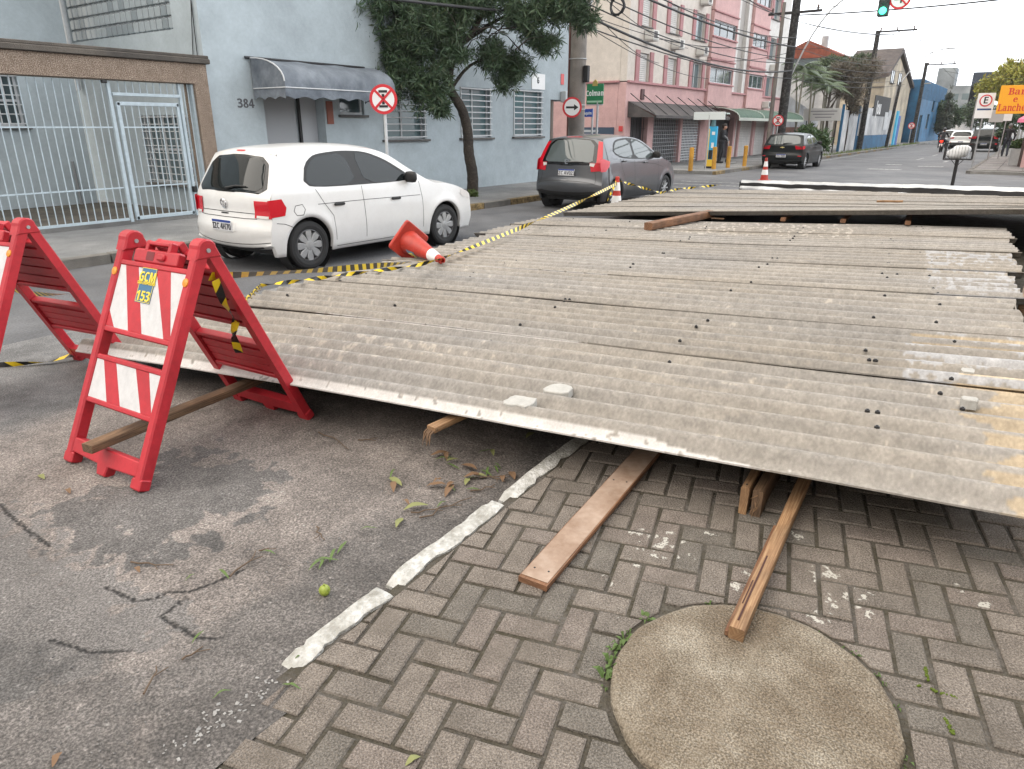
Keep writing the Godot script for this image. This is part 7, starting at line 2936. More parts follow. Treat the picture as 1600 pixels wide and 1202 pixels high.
func cables() -> void:
	# along the far side, from the thick pole to the dark one and on
	var h := [6.85, 6.85, 6.7, 5.6, 5.3, 4.9, 4.55, 4.3, 4.05]
	var x := [-9.9, -8.9, -8.4, -9.8, -9.85, -9.8, -9.75, -9.8, -9.8]
	for i in h.size():
		cable(V3(x[i], h[i], -17.2), V3(-10.2 + (i - 4) * 0.25 if i < 3 else -10.0, minf(h[i], 6.7) - 0.1 * (i % 3), -37.4), 0.25 + 0.08 * (i % 4), 0.014 if i < 3 else (0.035 if i in [4, 7] else 0.018))
		cable(V3(-10.2 + (i - 4) * 0.25 if i < 3 else -10.0, minf(h[i], 6.7) - 0.1 * (i % 3), -37.4), V3(-9.2 + (i % 3) * 0.6, 7.6 if i < 3 else h[i] + 0.4, -58.2), 0.3, 0.014)
	for i in 3:
		cable(V3(-9.0 + i * 0.9, 7.85, -58.2), V3(-9.0 + i * 0.9, 7.6, -86), 0.4, 0.014)
		cable(V3(-9.0 + i * 0.9, 7.55, -86), V3(-8.4 + i * 0.6, 7.3, -128), 0.6, 0.016)
	# behind the camera's left: over the blue grey building to the pole
	cable(V3(-9.6, 3.62, 6.0), V3(-10.0, 4.3, -17.2), 0.35, 0.028)
	cable(V3(-9.6, 3.95, 6.0), V3(-10.0, 4.55, -17.2), 0.25, 0.012)
	# across the street and to the pink building
	for q in [[-10.0, 5.2, -17.2, -13.5, 5.0, -33.0], [-10.0, 4.8, -17.2, -13.5, 4.2, -30.0], [-10.0, 4.4, -17.2, -13.5, 5.6, -40.0], [-10.0, 4.2, -17.2, -13.5, 3.9, -36.0], [-10.2, 5.4, -37.4, -13.5, 5.1, -29.0], [-10.2, 5.0, -37.4, -13.5, 4.6, -31.5], [-10.0, 5.9, -17.2, -13.5, 6.6, -34.0]]:
		cable(V3(q[0], q[1], q[2]), V3(q[3], q[4], q[5]), 0.3, 0.012)
	for q in [[6.55, 6.25, 0.03], [6.8, 6.9, 0.016], [5.1, 5.6, 0.012]]:
		cable(V3(-10.2, q[0], -37.4), V3(8.0, q[1], -30.0), 0.35, q[2])
	cable(V3(-8.5, 6.6, -58.2), V3(1.2, 6.4, -62.0), 0.3, 0.014)
	cable(V3(-8.5, 6.9, -86), V3(0.5, 6.0, -88), 0.3, 0.016)
	# coil of cable on the thick pole
	var b := MB.new()
	var pts := []
	for i in 60:
		var a := i * 0.55
		pts.append(V3(cos(a) * (0.2 + 0.02 * sin(i * 1.7)), sin(a) * (0.2 + 0.02 * cos(i * 2.1)), 0.03 * sin(i * 0.7)))
	b.tube(pts, 0.022, 5)
	var o := single("cable_coil", b, M.cable, "coiled black cable hanging from the wires beside the concrete pole", "cable coil")
	o.position = V3(-9.55, 4.62, -18.4)

func street_furniture() -> void:
	# yellow bollards on the far corner
	var bm := MB.new()
	bm.lathe([Vector2(0.085, 0.0), Vector2(0.085, 0.82), Vector2(0.075, 0.85), Vector2(0.001, 0.86)], 14)
	var mesh := bm.mesh()
	var names := ["leftmost yellow bollard on the far corner, by the parked grey car", "yellow bollard standing right against the blue totem", "yellow bollard beside the hand truck", "yellow bollard nearest the dark parked car", "yellow bollard by the bush beyond the dark car"]
	var spots := [[-10.54, -26.95], [-10.15, -28.4], [-10.05, -29.75], [-9.85, -31.25], [-10.4, -45.6]]
	for i in 5:
		var o := single("bollard", mesh, M.yellow, names[i], "bollard", "yellow bollards on the far corner")
		o.position = V3(spots[i][0], 0.1, spots[i][1])
		o.rotation.z = rng.randf_range(-0.03, 0.03)
	# totem
	var s := thing("advert_totem", "blue and yellow advertising totem with a slanted cap on the far corner", "totem", V3(-10.5, 0.1, -28.9), 0.1)
	var b := MB.new()
	b.box(V3(0, 0.86, 0), V3(0.36, 1.5, 0.14), 0.01)
	part(s, "panel", b, mat(0.03, 0.36, 0.62, 0.5))
	b = MB.new()
	b.box(V3(-0.14, 0.92, 0.076), V3(0.09, 1.2, 0.01))
	b.box(V3(0, 0.22, 0.076), V3(0.36, 0.28, 0.012))
	part(s, "yellow_print", b, mat(0.75, 0.5, 0.05, 0.5))
	b = MB.new()
	b.box(V3(0.05, 1.35, 0.076), V3(0.12, 0.12, 0.012))
	b.box(V3(0.05, 0.9, 0.076), V3(0.1, 0.2, 0.012))
	part(s, "white_print", b, M.white)
	b = MB.new()
	b.box(V3(0.0, 0.55, 0.08), V3(0.14, 0.34, 0.012))
	part(s, "dark_print", b, M.black)
	b = MB.new()
	b.tube([V3(0, 1.6, 0), V3(0, 1.95, 0)], 0.09, 8)
	part(s, "neck", b, mat(0.1, 0.2, 0.22, 0.6))
	b = MB.new()
	b.box(V3(0, 0.05, 0), V3(0.4, 0.1, 0.2), 0.01)
	part(s, "base", b, M.dark_metal)
	b = MB.new()
	b.T = Transform3D(Basis(Vector3.BACK, 0.16), V3(0.05, 2.0, 0))
	b.box(Vector3.ZERO, V3(1.0, 0.06, 0.5), 0.01)
	part(s, "cap", b, mat(0.3, 0.36, 0.34, 0.6))
	# raised litter basket with a bag
	s = thing("litter_basket", "black raised litter basket holding a white bag on a post beyond the roof", "litter basket", V3(-1.24, 0.6, -18.2))
	b = MB.new()
	b.tube([V3(0, -1.18, 0), V3(0, 0.95, 0)], 0.075, 8)
	part(s, "post", b, M.dark_metal)
	for e: float in [-1.0, 1.0]:
		b = MB.new()
		b.bar(V3(0, 0.62, 0), V3(0.26 * e, 0.92, 0), 0.025, 0.025)
		part(s, "brace", b, M.dark_metal)
	for y: float in [0.93, 1.62]:
		b = MB.new()
		b.box(V3(0, y, 0.26), V3(1.1, 0.055, 0.04), 0.005)
		b.box(V3(0, y, -0.26), V3(1.1, 0.055, 0.04), 0.005)
		b.box(V3(-0.55, y, 0), V3(0.04, 0.055, 0.56), 0.005)
		b.box(V3(0.55, y, 0), V3(0.04, 0.055, 0.56), 0.005)
		part(s, "rim", b, M.dark_metal)
	for e: float in [-0.55, 0.55]:
		for z: float in [-0.26, 0.26]:
			b = MB.new()
			b.box(V3(e, 1.27, z), V3(0.05, 0.72, 0.05), 0.005)
			part(s, "corner_bar", b, M.dark_metal)
	for i in 9:
		b = MB.new()
		b.tube([V3(-0.48 + i * 0.12, 0.93, 0.26), V3(-0.48 + i * 0.12, 1.62, 0.26)], 0.006, 5)
		b.tube([V3(-0.48 + i * 0.12, 0.93, -0.26), V3(-0.48 + i * 0.12, 0.93, 0.26)], 0.006, 5)
		part(s, "wire", b, M.dark_metal)
	b = MB.new()
	var rows := []
	var nz := FastNoiseLite.new()
	nz.seed = 4
	nz.frequency = 3.0
	for i in 11:
		var t := PI * i / 10.0
		var row := PackedVector3Array()
		for k in 20:
			var a := -TAU * k / 20
			var v := V3(cos(a) * sin(t), -cos(t), sin(a) * sin(t))
			var w := 1.0 + 0.3 * nz.get_noise_3dv(v)
			row.append(V3(v.x * 0.47 * w, 1.24 + v.y * 0.29 * w + v.x * 0.1, v.z * 0.2 * w))
		rows.append(row)
	b.grid(rows, false, true)
	s.scale = V3(0.46, 0.46, 0.46)
	var bag := single("rubbish_bag", b, mat(0.72, 0.73, 0.75, 0.4), "crumpled white rubbish bag inside the black litter basket", "bag")
	bag.position = V3(-1.24, 0.6, -18.2)
	bag.scale = V3(0.46, 0.46, 0.46)
	# mossy low wall and fascia board at the right end of the roof
	var mw := thing("mossy_wall", "low dark mossy wall along the right end of the fallen roof", "wall", V3(0.62, 0, -8.5))
	for i in 4:
		for j in 26:
			b = MB.new()
			b.box(V3(0, 0.08 + i * 0.105, -5.0 + j * 0.4 + (0.2 if i % 2 else 0.0)), V3(0.14 + rng.randf() * 0.01, 0.098, 0.388), 0.006)
			part(mw, "brick", b, M.moss_brick)
	b = MB.new()
	b.bar(roof_point(6.0, 2.0, -0.06), roof_point(6.75, 6.6, 0.02), 0.05, 0.14, 0.006)
	single("fascia_board", b, M.wood_old, "dark weathered fascia board along the right end of the fallen roof", "timber")

# ------------------------------------------------------------------ vegetation
# crown of leaf clusters: blobs [x, y, z, radius]; each cluster is a small fan of narrow leaves
func leaf_crown(parent: Node, called: String, blobs: Array, count: int, ln: float, wd: float, m: Material, sd: int, leaves := 9, shell := 0.45) -> MeshInstance3D:
	var r := RandomNumberGenerator.new()
	r.seed = sd
	var kinds := []
	for v in 6:
		var b := MB.new()
		b.colored = true
		for i in leaves:
			var d := Vector3(r.randfn(), r.randfn() * 0.7 + 0.15, r.randfn()).normalized()
			var side := d.cross(Vector3(r.randfn(), r.randfn(), r.randfn())).normalized()
			var n := side.cross(d)
			var l := ln * r.randf_range(0.6, 1.3)
			var w := wd * r.randf_range(0.7, 1.3)
			var o := d * ln * 0.12
			var mid := o + d * l * 0.5 + n * l * 0.05
			var tip := o + d * l - Vector3.UP * l * 0.18
			var g := r.randf_range(0.6, 1.4) * (0.8 + 0.08 * v)
			b.col = Color(g * r.randf_range(0.85, 1.35), g, g * r.randf_range(0.7, 1.1))
			b.quad(o - side * w * 0.3, o + side * w * 0.3, mid + side * w, mid - side * w)
			b.tri(mid - side * w, mid + side * w, tip)
		kinds.append(b.mesh())
	var total := 0.0
	for q in blobs:
		total += q[3] * q[3]
	var gap := FastNoiseLite.new()
	gap.seed = sd
	gap.frequency = 1.3 if ln < 0.25 else 0.7
	var st := SurfaceTool.new()
	st.begin(Mesh.PRIMITIVE_TRIANGLES)
	for i in count:
		var pick := r.randf() * total
		var q: Array = blobs[0]
		for e in blobs:
			pick -= e[3] * e[3]
			if pick <= 0.0:
				q = e
				break
		var p := Vector3.ZERO
		var ok := false
		for tries in 4:
			var v: Vector3 = Vector3(r.randfn(), r.randfn(), r.randfn()).normalized() * pow(r.randf_range(shell * shell, 1.0), 0.5) * q[3]
			v.y *= 0.8
			p = Vector3(q[0], q[1], q[2]) + v * (1.0 + 0.14 * r.randfn())
			if gap.get_noise_3dv(p) > -0.06:
				ok = true
				break
		if not ok:
			continue
		var bs := Basis.from_euler(V3(r.randf() * TAU, r.randf() * TAU, r.randf() * TAU)).scaled(Vector3.ONE * r.randf_range(0.7, 1.3))
		st.append_from(kinds[r.randi() % 6], 0, Transform3D(bs, p))
	var o := MeshInstance3D.new()
	o.name = called
	o.mesh = st.commit()
	o.material_override = m
	parent.add_child(o, true)
	return o

func leaf_mat(r: float, g: float, b: float) -> StandardMaterial3D:
	var m := mat(r, g, b, 0.55)
	m.vertex_color_use_as_albedo = true
	m.backlight_enabled = true
	m.backlight = Color(0.22, 0.26, 0.12)
	return m

func limb(b: MB, pts: Array, r0: float, r1: float) -> void:
	# smooth the path
	var c := Curve3D.new()
	for i in pts.size():
		var t: Vector3 = (pts[mini(i + 1, pts.size() - 1)] - pts[maxi(i - 1, 0)]) / 6.0
		c.add_point(pts[i], -t, t)
	var out := []
	var rad := []
	var n := pts.size() * 5
	for i in n + 1:
		out.append(c.sample_baked(c.get_baked_length() * i / n))
		rad.append(lerpf(r0, r1, float(i) / n) * (1.0 + 0.035 * sin(i * 2.3) + 0.05 * bend.get_noise_2d(i * 3.0, r0 * 99.0)))
	b.tube(out, rad, 9)

func main_tree() -> void:
	var bark := over(tri(mat(0.13, 0.105, 0.085, 0.95), 1.5, mottle(141, 512, 0.6, 1.6, 0.4, Color(0.4, 0.38, 0.36), Color(1, 1, 1), 0.02, 0.08), M.bumpy, 1.5, false), 0.8, M.large)
	M.bark = bark
	var root := thing("street_tree", "narrow leaved dark green street tree leaning over the pavement beside the building", "tree", V3(-10.72, 0.1, -13.65))
	# the picture plane's right at the tree, for laying out its limbs
	var rt := V3(0.82, 0, -0.57)
	var bk := V3(-0.57, 0, -0.82)
	var b := MB.new()
	limb(b, [V3(0, -0.05, 0), rt * 0.02 + V3(0, 0.5, 0), rt * -0.06 + V3(0, 1.0, 0), rt * -0.08 + V3(0, 1.5, 0), rt * -0.2 + V3(0, 1.95, 0), rt * -0.42 + V3(0, 2.3, 0), rt * -0.52 + V3(0, 2.55, 0)], 0.14, 0.10)
	limb(b, [rt * -0.5 + V3(0, 2.45, 0), rt * -0.85 + bk * 0.2 + V3(0, 3.0, 0), rt * -1.4 + bk * 0.1 + V3(0, 3.6, 0), rt * -1.9 + V3(0, 4.3, 0)], 0.07, 0.025)
	limb(b, [rt * -0.5 + V3(0, 2.45, 0), rt * -0.3 + bk * -0.2 + V3(0, 3.1, 0), rt * 0.2 + bk * -0.1 + V3(0, 3.7, 0), rt * 0.6 + V3(0, 4.6, 0)], 0.08, 0.03)
	limb(b, [rt * -0.1 + V3(0, 3.35, 0), rt * 0.5 + bk * 0.2 + V3(0, 3.75, 0), rt * 1.2 + V3(0, 4.0, 0), rt * 1.9 + V3(0, 4.15, 0)], 0.05, 0.015)
	limb(b, [rt * -0.6 + V3(0, 2.65, 0), rt * -0.9 + bk * -0.3 + V3(0, 2.8, 0), rt * -1.4 + bk * -0.4 + V3(0, 2.75, 0)], 0.04, 0.012)
	limb(b, [rt * -0.42 + V3(0, 2.4, 0), rt * 0.0 + bk * 0.3 + V3(0, 2.9, 0), rt * 0.7 + bk * 0.5 + V3(0, 3.1, 0), rt * 1.2 + bk * 0.6 + V3(0, 2.9, 0)], 0.045, 0.012)
	limb(b, [rt * 0.2 + V3(0, 3.7, 0), rt * 0.1 + bk * 0.3 + V3(0, 4.4, 0), rt * -0.3 + bk * 0.4 + V3(0, 5.2, 0)], 0.05, 0.02)
	part(root, "trunk", b, bark)
	b = MB.new()
	for i in 26:
		var a := rng.randf() * TAU
		var sx := rng.randf_range(-1.9, 2.2)
		var p0 := rt * sx * 0.6 + V3(0, rng.randf_range(3.0, 4.4), 0) + bk * rng.randf_range(-0.5, 0.5)
		var p1 := p0 + rt * rng.randf_range(-0.7, 0.8) + V3(0, rng.randf_range(-0.5, 0.8), 0) + bk * rng.randf_range(-0.6, 0.6)
		b.tube([p0, p0.lerp(p1, 0.5) + V3(0, 0.1, 0), p1], [0.016, 0.011, 0.004], 5)
	stuff(part(root, "branchlets", b, bark))
	var blobs := []
	for q in [[-2.2, 3.9, 0.0, 0.75], [-1.6, 3.2, 0.2, 0.7], [-1.5, 2.55, -0.2, 0.62], [-0.95, 2.2, -0.3, 0.5], [-0.75, 1.95, -0.2, 0.32], [-1.9, 4.7, 0.0, 0.9], [-0.9, 3.6, -0.2, 0.8], [-0.9, 4.8, 0.2, 0.9], [0.1, 4.9, 0.0, 0.95], [0.0, 3.9, -0.3, 0.6], [0.55, 3.1, 0.3, 0.48], [1.0, 2.85, 0.4, 0.42], [0.75, 2.55, 0.4, 0.28], [1.3, 3.9, 0.0, 0.62], [1.1, 4.8, 0.2, 0.85], [2.0, 4.1, 0.0, 0.6], [2.3, 4.7, 0.1, 0.8], [1.7, 3.4, 0.1, 0.36], [-0.3, 3.0, -0.3, 0.38], [-2.1, 2.9, 0.2, 0.45], [2.55, 3.85, 0.0, 0.34], [-0.55, 2.65, -0.4, 0.34]]:
		var p: Vector3 = rt * q[0] + bk * q[2]
		blobs.append([p.x, q[1], p.z, q[3]])
	leaf_crown(root, "crown", blobs, 6600, 0.17, 0.011, leaf_mat(0.058, 0.10, 0.052), 17, 16, 0.3)
	# moss at the foot
	leaf_crown(root, "foot_growth", [[0.1, 0.08, 0.1, 0.12]], 60, 0.06, 0.012, leaf_mat(0.08, 0.12, 0.03), 3)

func simple_tree(called: String, label: String, at: Vector3, h: float, blobs: Array, count: int, ln: float, wd: float, m: Material, sd: int, r0 := 0.12, group := "") -> void:
	var root := thing(called, label, "tree", at, 0.0, group)
	var b := MB.new()
	limb(b, [V3(0, -0.05, 0), V3(0.05, h * 0.3, 0), V3(-0.05, h * 0.6, 0.05), V3(0, h * 0.95, 0)], r0, r0 * 0.3)
	for i in 9:
		var q: Array = blobs[i % blobs.size()]
		limb(b, [V3(0, h * (0.35 + 0.05 * i), 0), V3(q[0] * 0.5 + 0.03, lerpf(h * 0.5, q[1], 0.5) + 0.013, q[2] * 0.5 + 0.02), V3(q[0] + 0.05, q[1] + 0.031, q[2])], r0 * 0.4, r0 * 0.08)
	part(root, "trunk", b, M.bark)
	leaf_crown(root, "crown", blobs, count, ln, wd, m, sd, 9, 0.25)

func palm(at: Vector3, h: float, sd: int, label: String) -> void:
	var r := RandomNumberGenerator.new()
	r.seed = sd
	var root := thing("palm", label, "palm", at, r.randf() * 6.0, "palms beyond the pink building")
	var b := MB.new()
	limb(b, [Vector3.ZERO, V3(0.1, h * 0.4, 0.05), V3(0.25 * r.randfn(), h, 0.2 * r.randfn())], 0.07, 0.045)
	part(root, "trunk", b, mat(0.22, 0.21, 0.17, 0.9))
	var fm := leaf_mat(0.075, 0.11, 0.055)
	b = MB.new()
	for f in 15:
		var a := TAU * f / 15.0 + r.randfn() * 0.2
		var el := r.randf_range(0.2, 1.25)
		var o := Vector3(cos(a), 0, sin(a))
		var ln := r.randf_range(1.3, 1.9)
		var base := V3(0.1, h, 0)
		var prev := base
		for k in 14:
			var t := (k + 1) / 14.0
			var p := base + o * ln * t * cos(el * (1.0 - t * 0.9)) + Vector3.UP * ln * (sin(el) * t - 0.75 * t * t)
			var d := (p - prev).normalized()
			var side := d.cross(Vector3.UP).normalized()
			for s: float in [-1.0, 1.0]:
				var l := 0.42 * sin(PI * clampf(t * 0.9 + 0.1, 0, 1)) + 0.06
				var tip := p + side * s * l * 0.8 + d * l * 0.4 - Vector3.UP * l * 0.45
				b.tri(prev, p, tip)
			prev = p
	part(root, "fronds", b, fm)

func vegetation() -> void:
	main_tree()
	M.moss_brick = over(tri(mat(0.06, 0.07, 0.055, 0.95), 1.0, M.fine, M.bumpy, 0.6), 0.6, M.large)
	var places := ["leftmost palm", "second palm from the left", "third palm from the left", "middle palm", "fifth palm from the left", "sixth palm from the left", "rightmost palm"]
	for i in 7:
		palm(V3(-12.6 + 0.8 * (i % 2) - 0.3 * (i % 3), 0.1, -49.2 - i * 1.35), [4.9, 4.3, 5.1, 4.0, 4.8, 4.2, 5.2][i], 200 + i, places[i] + " of the clump beyond the pink building")
	var grn := leaf_mat(0.06, 0.12, 0.04)
	simple_tree("bush", "low leafy green bush in front of the palms by the dark car", V3(-11.2, 0.1, -46.6), 1.0, [[0, 1.0, 0, 0.8], [0.4, 0.7, -1.0, 0.8], [0.2, 0.8, -2.0, 0.7], [0.1, 0.5, 0.5, 0.5]], 900, 0.24, 0.035, grn, 61, 0.05)
	simple_tree("tangled_tree", "grey brown tangled creeper covered tree around the crossarm pole", V3(-10.9, 0.1, -56.4), 4.6, [[0, 4.6, 0, 1.1], [-0.7, 5.2, 0.5, 0.9], [0.7, 5.3, -0.4, 1.0], [0.3, 3.6, 0, 0.8], [0.4, 2.8, -0.2, 0.5], [-0.5, 4.0, 0.6, 0.8]], 2400, 0.22, 0.012, leaf_mat(0.14, 0.125, 0.10), 63, 0.1)
	simple_tree("dark_tree", "dark green tree top beyond the tangled creeper", V3(-13.5, 0.1, -62), 5.6, [[0, 5.9, 0, 1.2], [1.0, 5.6, -1.0, 1.0], [-1.0, 5.3, 0.6, 1.0], [1.4, 6.3, -2.2, 0.8]], 1500, 0.26, 0.03, leaf_mat(0.06, 0.09, 0.04), 65, 0.14)
	simple_tree("yellow_green_tree", "yellow green broad tree above the parking sign at right", V3(0.6, 0.1, -92), 6.5, [[0, 7.0, 0, 2.6], [-2.8, 6.3, 0.5, 2.0], [-5.0, 5.4, 0, 1.5], [2.8, 6.6, 0, 2.4], [-1.0, 8.2, 0, 1.7], [1.6, 8.4, 0.5, 1.9], [-3.8, 6.9, -0.8, 1.3]], 3600, 0.4, 0.06, leaf_mat(0.30, 0.30, 0.05), 67, 0.22)
	var far := leaf_mat(0.05, 0.085, 0.04)
	var fl := ["dark tree closing the street, far left", "dark tree closing the street, beside the blue building", "dark tree closing the street, middle", "dark tree closing the street, right of middle", "dark tree closing the street, behind the dark sport utility car", "small tree on the right pavement behind the walking person"]
	var fp := [[-14, -126, 5.0], [-10.2, -112, 4.2], [-8, -140, 5.2], [-5, -150, 4.8], [-1, -130, 5.0], [0.3, -70, 3.6]]
	for i in 6:
		var k: float = fp[i][2]
		simple_tree("far_tree", fl[i], V3(fp[i][0], 0.1, fp[i][1]), k, [[0, k * 0.9, 0, k * 0.36], [-k * 0.3, k * 0.7, 0, k * 0.3], [k * 0.3, k * 0.65, 0.3, k * 0.3], [0, k * 0.5, 0.2, k * 0.28]], 900, 0.36, 0.06, far, 70 + i, 0.12, "trees at the street's end")
	simple_tree("sapling", "thin young street tree beside the parked sport utility car", V3(-1.55, 0.1, -56.5), 2.3, [[0, 2.1, 0, 0.4], [0.2, 1.5, 0.1, 0.35], [-0.2, 1.2, 0, 0.3], [0.1, 0.8, 0, 0.25]], 260, 0.2, 0.04, far, 81, 0.04)
	simple_tree("cypress", "slender dark conifer beside the blue building", V3(-9.6, 0.1, -108), 6.2, [[0, 1.6, 0, 0.9], [0, 2.8, 0, 0.85], [0, 4.0, 0, 0.65], [0, 5.2, 0, 0.42], [0, 6.2, 0, 0.2]], 800, 0.3, 0.03, leaf_mat(0.06, 0.075, 0.05), 83, 0.1)
	# grass along the far kerb
	var gm := MB.new()
	for i in 700:
		var p := V3(-9.75 - rng.randf() * 0.35, 0.1, -44 - rng.randf() * 45)
		var d := V3(rng.randfn() * 0.08, rng.randf_range(0.08, 0.25), rng.randfn() * 0.08)
		gm.tri(p - V3(0.02, 0, 0), p + V3(0.02, 0, 0), p + d)
	stuff(single("verge_grass", gm, leaf_mat(0.1, 0.14, 0.04), "tufts of grass along the far pavement's kerb", "grass"))
	people()

# ------------------------------------------------------------------ people
# body as one skin: tapered capsules joined smoothly, meshed as surface nets
func body_mesh(bones: Array, cell: float, blend := 0.03) -> MB:
	var lo := Vector3(99, 99, 99)
	var hi := -lo
	for q in bones:
		for e in [[q[0], q[2]], [q[1], q[3]]]:
			lo = lo.min(e[0] - Vector3.ONE * (e[1] + cell * 3))
			hi = hi.max(e[0] + Vector3.ONE * (e[1] + cell * 3))
	var n := Vector3i(((hi - lo) / cell).ceil()) + Vector3i.ONE
	var f := PackedFloat32Array()
	f.resize(n.x * n.y * n.z)
	f.fill(1.0)
	for q in bones:
		var a: Vector3 = q[0]
		var b: Vector3 = q[1]
		var ra: float = q[2]
		var rb: float = q[3]
		var m := maxf(ra, rb) + blend * 1.5 + cell * 2
		var l := Vector3i(((a.min(b) - Vector3.ONE * m - lo) / cell).floor()).clamp(Vector3i.ZERO, n - Vector3i.ONE)
		var h := Vector3i(((a.max(b) + Vector3.ONE * m - lo) / cell).ceil()).clamp(Vector3i.ZERO, n - Vector3i.ONE)
		var ab := b - a
		var dd := maxf(ab.length_squared(), 1e-9)
		for z in range(l.z, h.z + 1):
			for y in range(l.y, h.y + 1):
				for x in range(l.x, h.x + 1):
					var p := lo + Vector3(x, y, z) * cell
					var t := clampf((p - a).dot(ab) / dd, 0, 1)
					var d := p.distance_to(a + ab * t) - lerpf(ra, rb, t)
					var k := (z * n.y + y) * n.x + x
					var c := f[k]
					var hh := clampf(0.5 + 0.5 * (c - d) / blend, 0.0, 1.0)
					f[k] = lerpf(c, d, hh) - blend * hh * (1.0 - hh)
	var ids := {}
	var P := []
	for z in n.z - 1:
		for y in n.y - 1:
			for x in n.x - 1:
				var s := Vector3.ZERO
				var cnt := 0
				for e in [[0, 0, 0, 1, 0, 0], [0, 0, 0, 0, 1, 0], [0, 0, 0, 0, 0, 1], [1, 0, 0, 1, 1, 0], [1, 0, 0, 1, 0, 1], [0, 1, 0, 1, 1, 0], [0, 1, 0, 0, 1, 1], [0, 0, 1, 1, 0, 1], [0, 0, 1, 0, 1, 1], [1, 1, 0, 1, 1, 1], [1, 0, 1, 1, 1, 1], [0, 1, 1, 1, 1, 1]]:
					var v0 := f[((z + e[2]) * n.y + y + e[1]) * n.x + x + e[0]]
					var v1 := f[((z + e[5]) * n.y + y + e[4]) * n.x + x + e[3]]
					if (v0 < 0) != (v1 < 0):
						var t := v0 / (v0 - v1)
						s += Vector3(x + e[0], y + e[1], z + e[2]).lerp(Vector3(x + e[3], y + e[4], z + e[5]), t)
						cnt += 1
				if cnt:
					ids[(z * n.y + y) * n.x + x] = P.size()
					P.append(lo + s / cnt * cell)
	var m := MB.new()
	var nor := []
	nor.resize(P.size())
	nor.fill(Vector3.ZERO)
	var faces := []
	var st := [1, n.x, n.x * n.y]
	for k in ids:
		for ax in 3:
			var u: int = st[(ax + 1) % 3]
			var v: int = st[(ax + 2) % 3]
			var a0 := f[k]
			var a1 := f[k + st[ax]]
			if (a0 < 0) == (a1 < 0):
				continue
			if not (ids.has(k - u) and ids.has(k - v) and ids.has(k - u - v)):
				continue
			var q := [ids[k], ids[k - u], ids[k - u - v], ids[k - v]]
			if a0 >= 0:
				q.reverse()
			var nn: Vector3 = (P[q[2]] - P[q[0]]).cross(P[q[3]] - P[q[1]])
			for e in q:
				nor[e] += nn
			faces.append(q)
	for i in P.size():
		m.vtx(P[i], nor[i])
	for q in faces:
		m.face(q[0], q[1], q[2])
		m.face(q[0], q[2], q[3])
	return m

func person(label: String, at: Vector3, turn: float, pose: Dictionary, top_m: Material, leg_m: Material, hair_m: Material, category := "person") -> Node3D:
	var root := thing("person", label, category, at, turn)
	var hip: Vector3 = pose.hip
	var neck: Vector3 = pose.neck
	var skin := mat(0.36, 0.2, 0.14, 0.6)
	var bones := [[hip, hip.lerp(neck, 0.5), 0.135, 0.13], [hip.lerp(neck, 0.5), neck - V3(0, 0.1, 0), 0.13, 0.15], [neck + V3(-0.17, -0.07, 0), neck + V3(0.17, -0.07, 0), 0.075, 0.075]]
	for s in 2:
		var sg := -1.0 if s == 0 else 1.0
		var e: Vector3 = pose.elbow[s]
		var h: Vector3 = pose.hand[s]
		bones.append([neck + V3(0.19 * sg, -0.07, 0), e, 0.066, 0.052])
		bones.append([e, h, 0.05, 0.04])
	part(root, "jacket", body_mesh(bones, 0.022, 0.04), top_m)
	bones = []
	for s in 2:
		var sg := -1.0 if s == 0 else 1.0
		var kn: Vector3 = pose.knee[s]
		var ft: Vector3 = pose.foot[s]
		bones.append([hip + V3(0.085 * sg, -0.02, 0), kn, 0.105, 0.07])
		bones.append([kn, ft + V3(0, 0.08, 0), 0.068, 0.052])
	bones.append([hip + V3(-0.06, 0, 0), hip + V3(0.06, 0, 0), 0.125, 0.125])
	part(root, "trousers", body_mesh(bones, 0.022, 0.03), leg_m)
	bones = []
	for s in 2:
		var ft: Vector3 = pose.foot[s]
		bones.append([ft + V3(0, 0.045, 0.05), ft + V3(0, 0.04, -0.15), 0.045, 0.04])
	part(root, "shoes", body_mesh(bones, 0.016, 0.01), M.black)
	var hd: Vector3 = pose.head
	part(root, "head", body_mesh([[neck - V3(0, 0.04, 0), hd - V3(0, 0.06, 0), 0.055, 0.055], [hd - V3(0, 0.04, 0.01), hd + V3(0, 0.045, 0), 0.08, 0.092], [hd + V3(0, -0.02, -0.09), hd + V3(0, -0.03, -0.1), 0.018, 0.02], [hd + V3(-0.085, -0.01, 0), hd + V3(0.085, -0.01, 0), 0.02, 0.02]], 0.013, 0.02), skin)
	part(root, "hair", body_mesh([[hd + V3(0, 0.03, 0.03), hd + V3(0, 0.06, 0.0), 0.09, 0.095], [hd + V3(0, -0.03, 0.055), hd + V3(0, 0.03, 0.05), 0.06, 0.075]], 0.015, 0.02), hair_m)
	for s in 2:
		var h: Vector3 = pose.hand[s]
		var fb := [[h, h + V3(0, -0.08, -0.01), 0.035, 0.034]]
		for k in 4:
			var o := V3(-0.025 + 0.016 * k, 0, 0).rotated(Vector3.UP, PI / 2)
			fb.append([h + o + V3(0, -0.09, 0), h + o + V3(0, -0.15 - (0.02 if k in [1, 2] else 0.0), -0.02), 0.009, 0.008])
		fb.append([h + V3(0, -0.04, -0.03), h + V3(0, -0.1, -0.055), 0.011, 0.009])
		part(root, "hand", body_mesh(fb, 0.008, 0.006), skin)
	return root

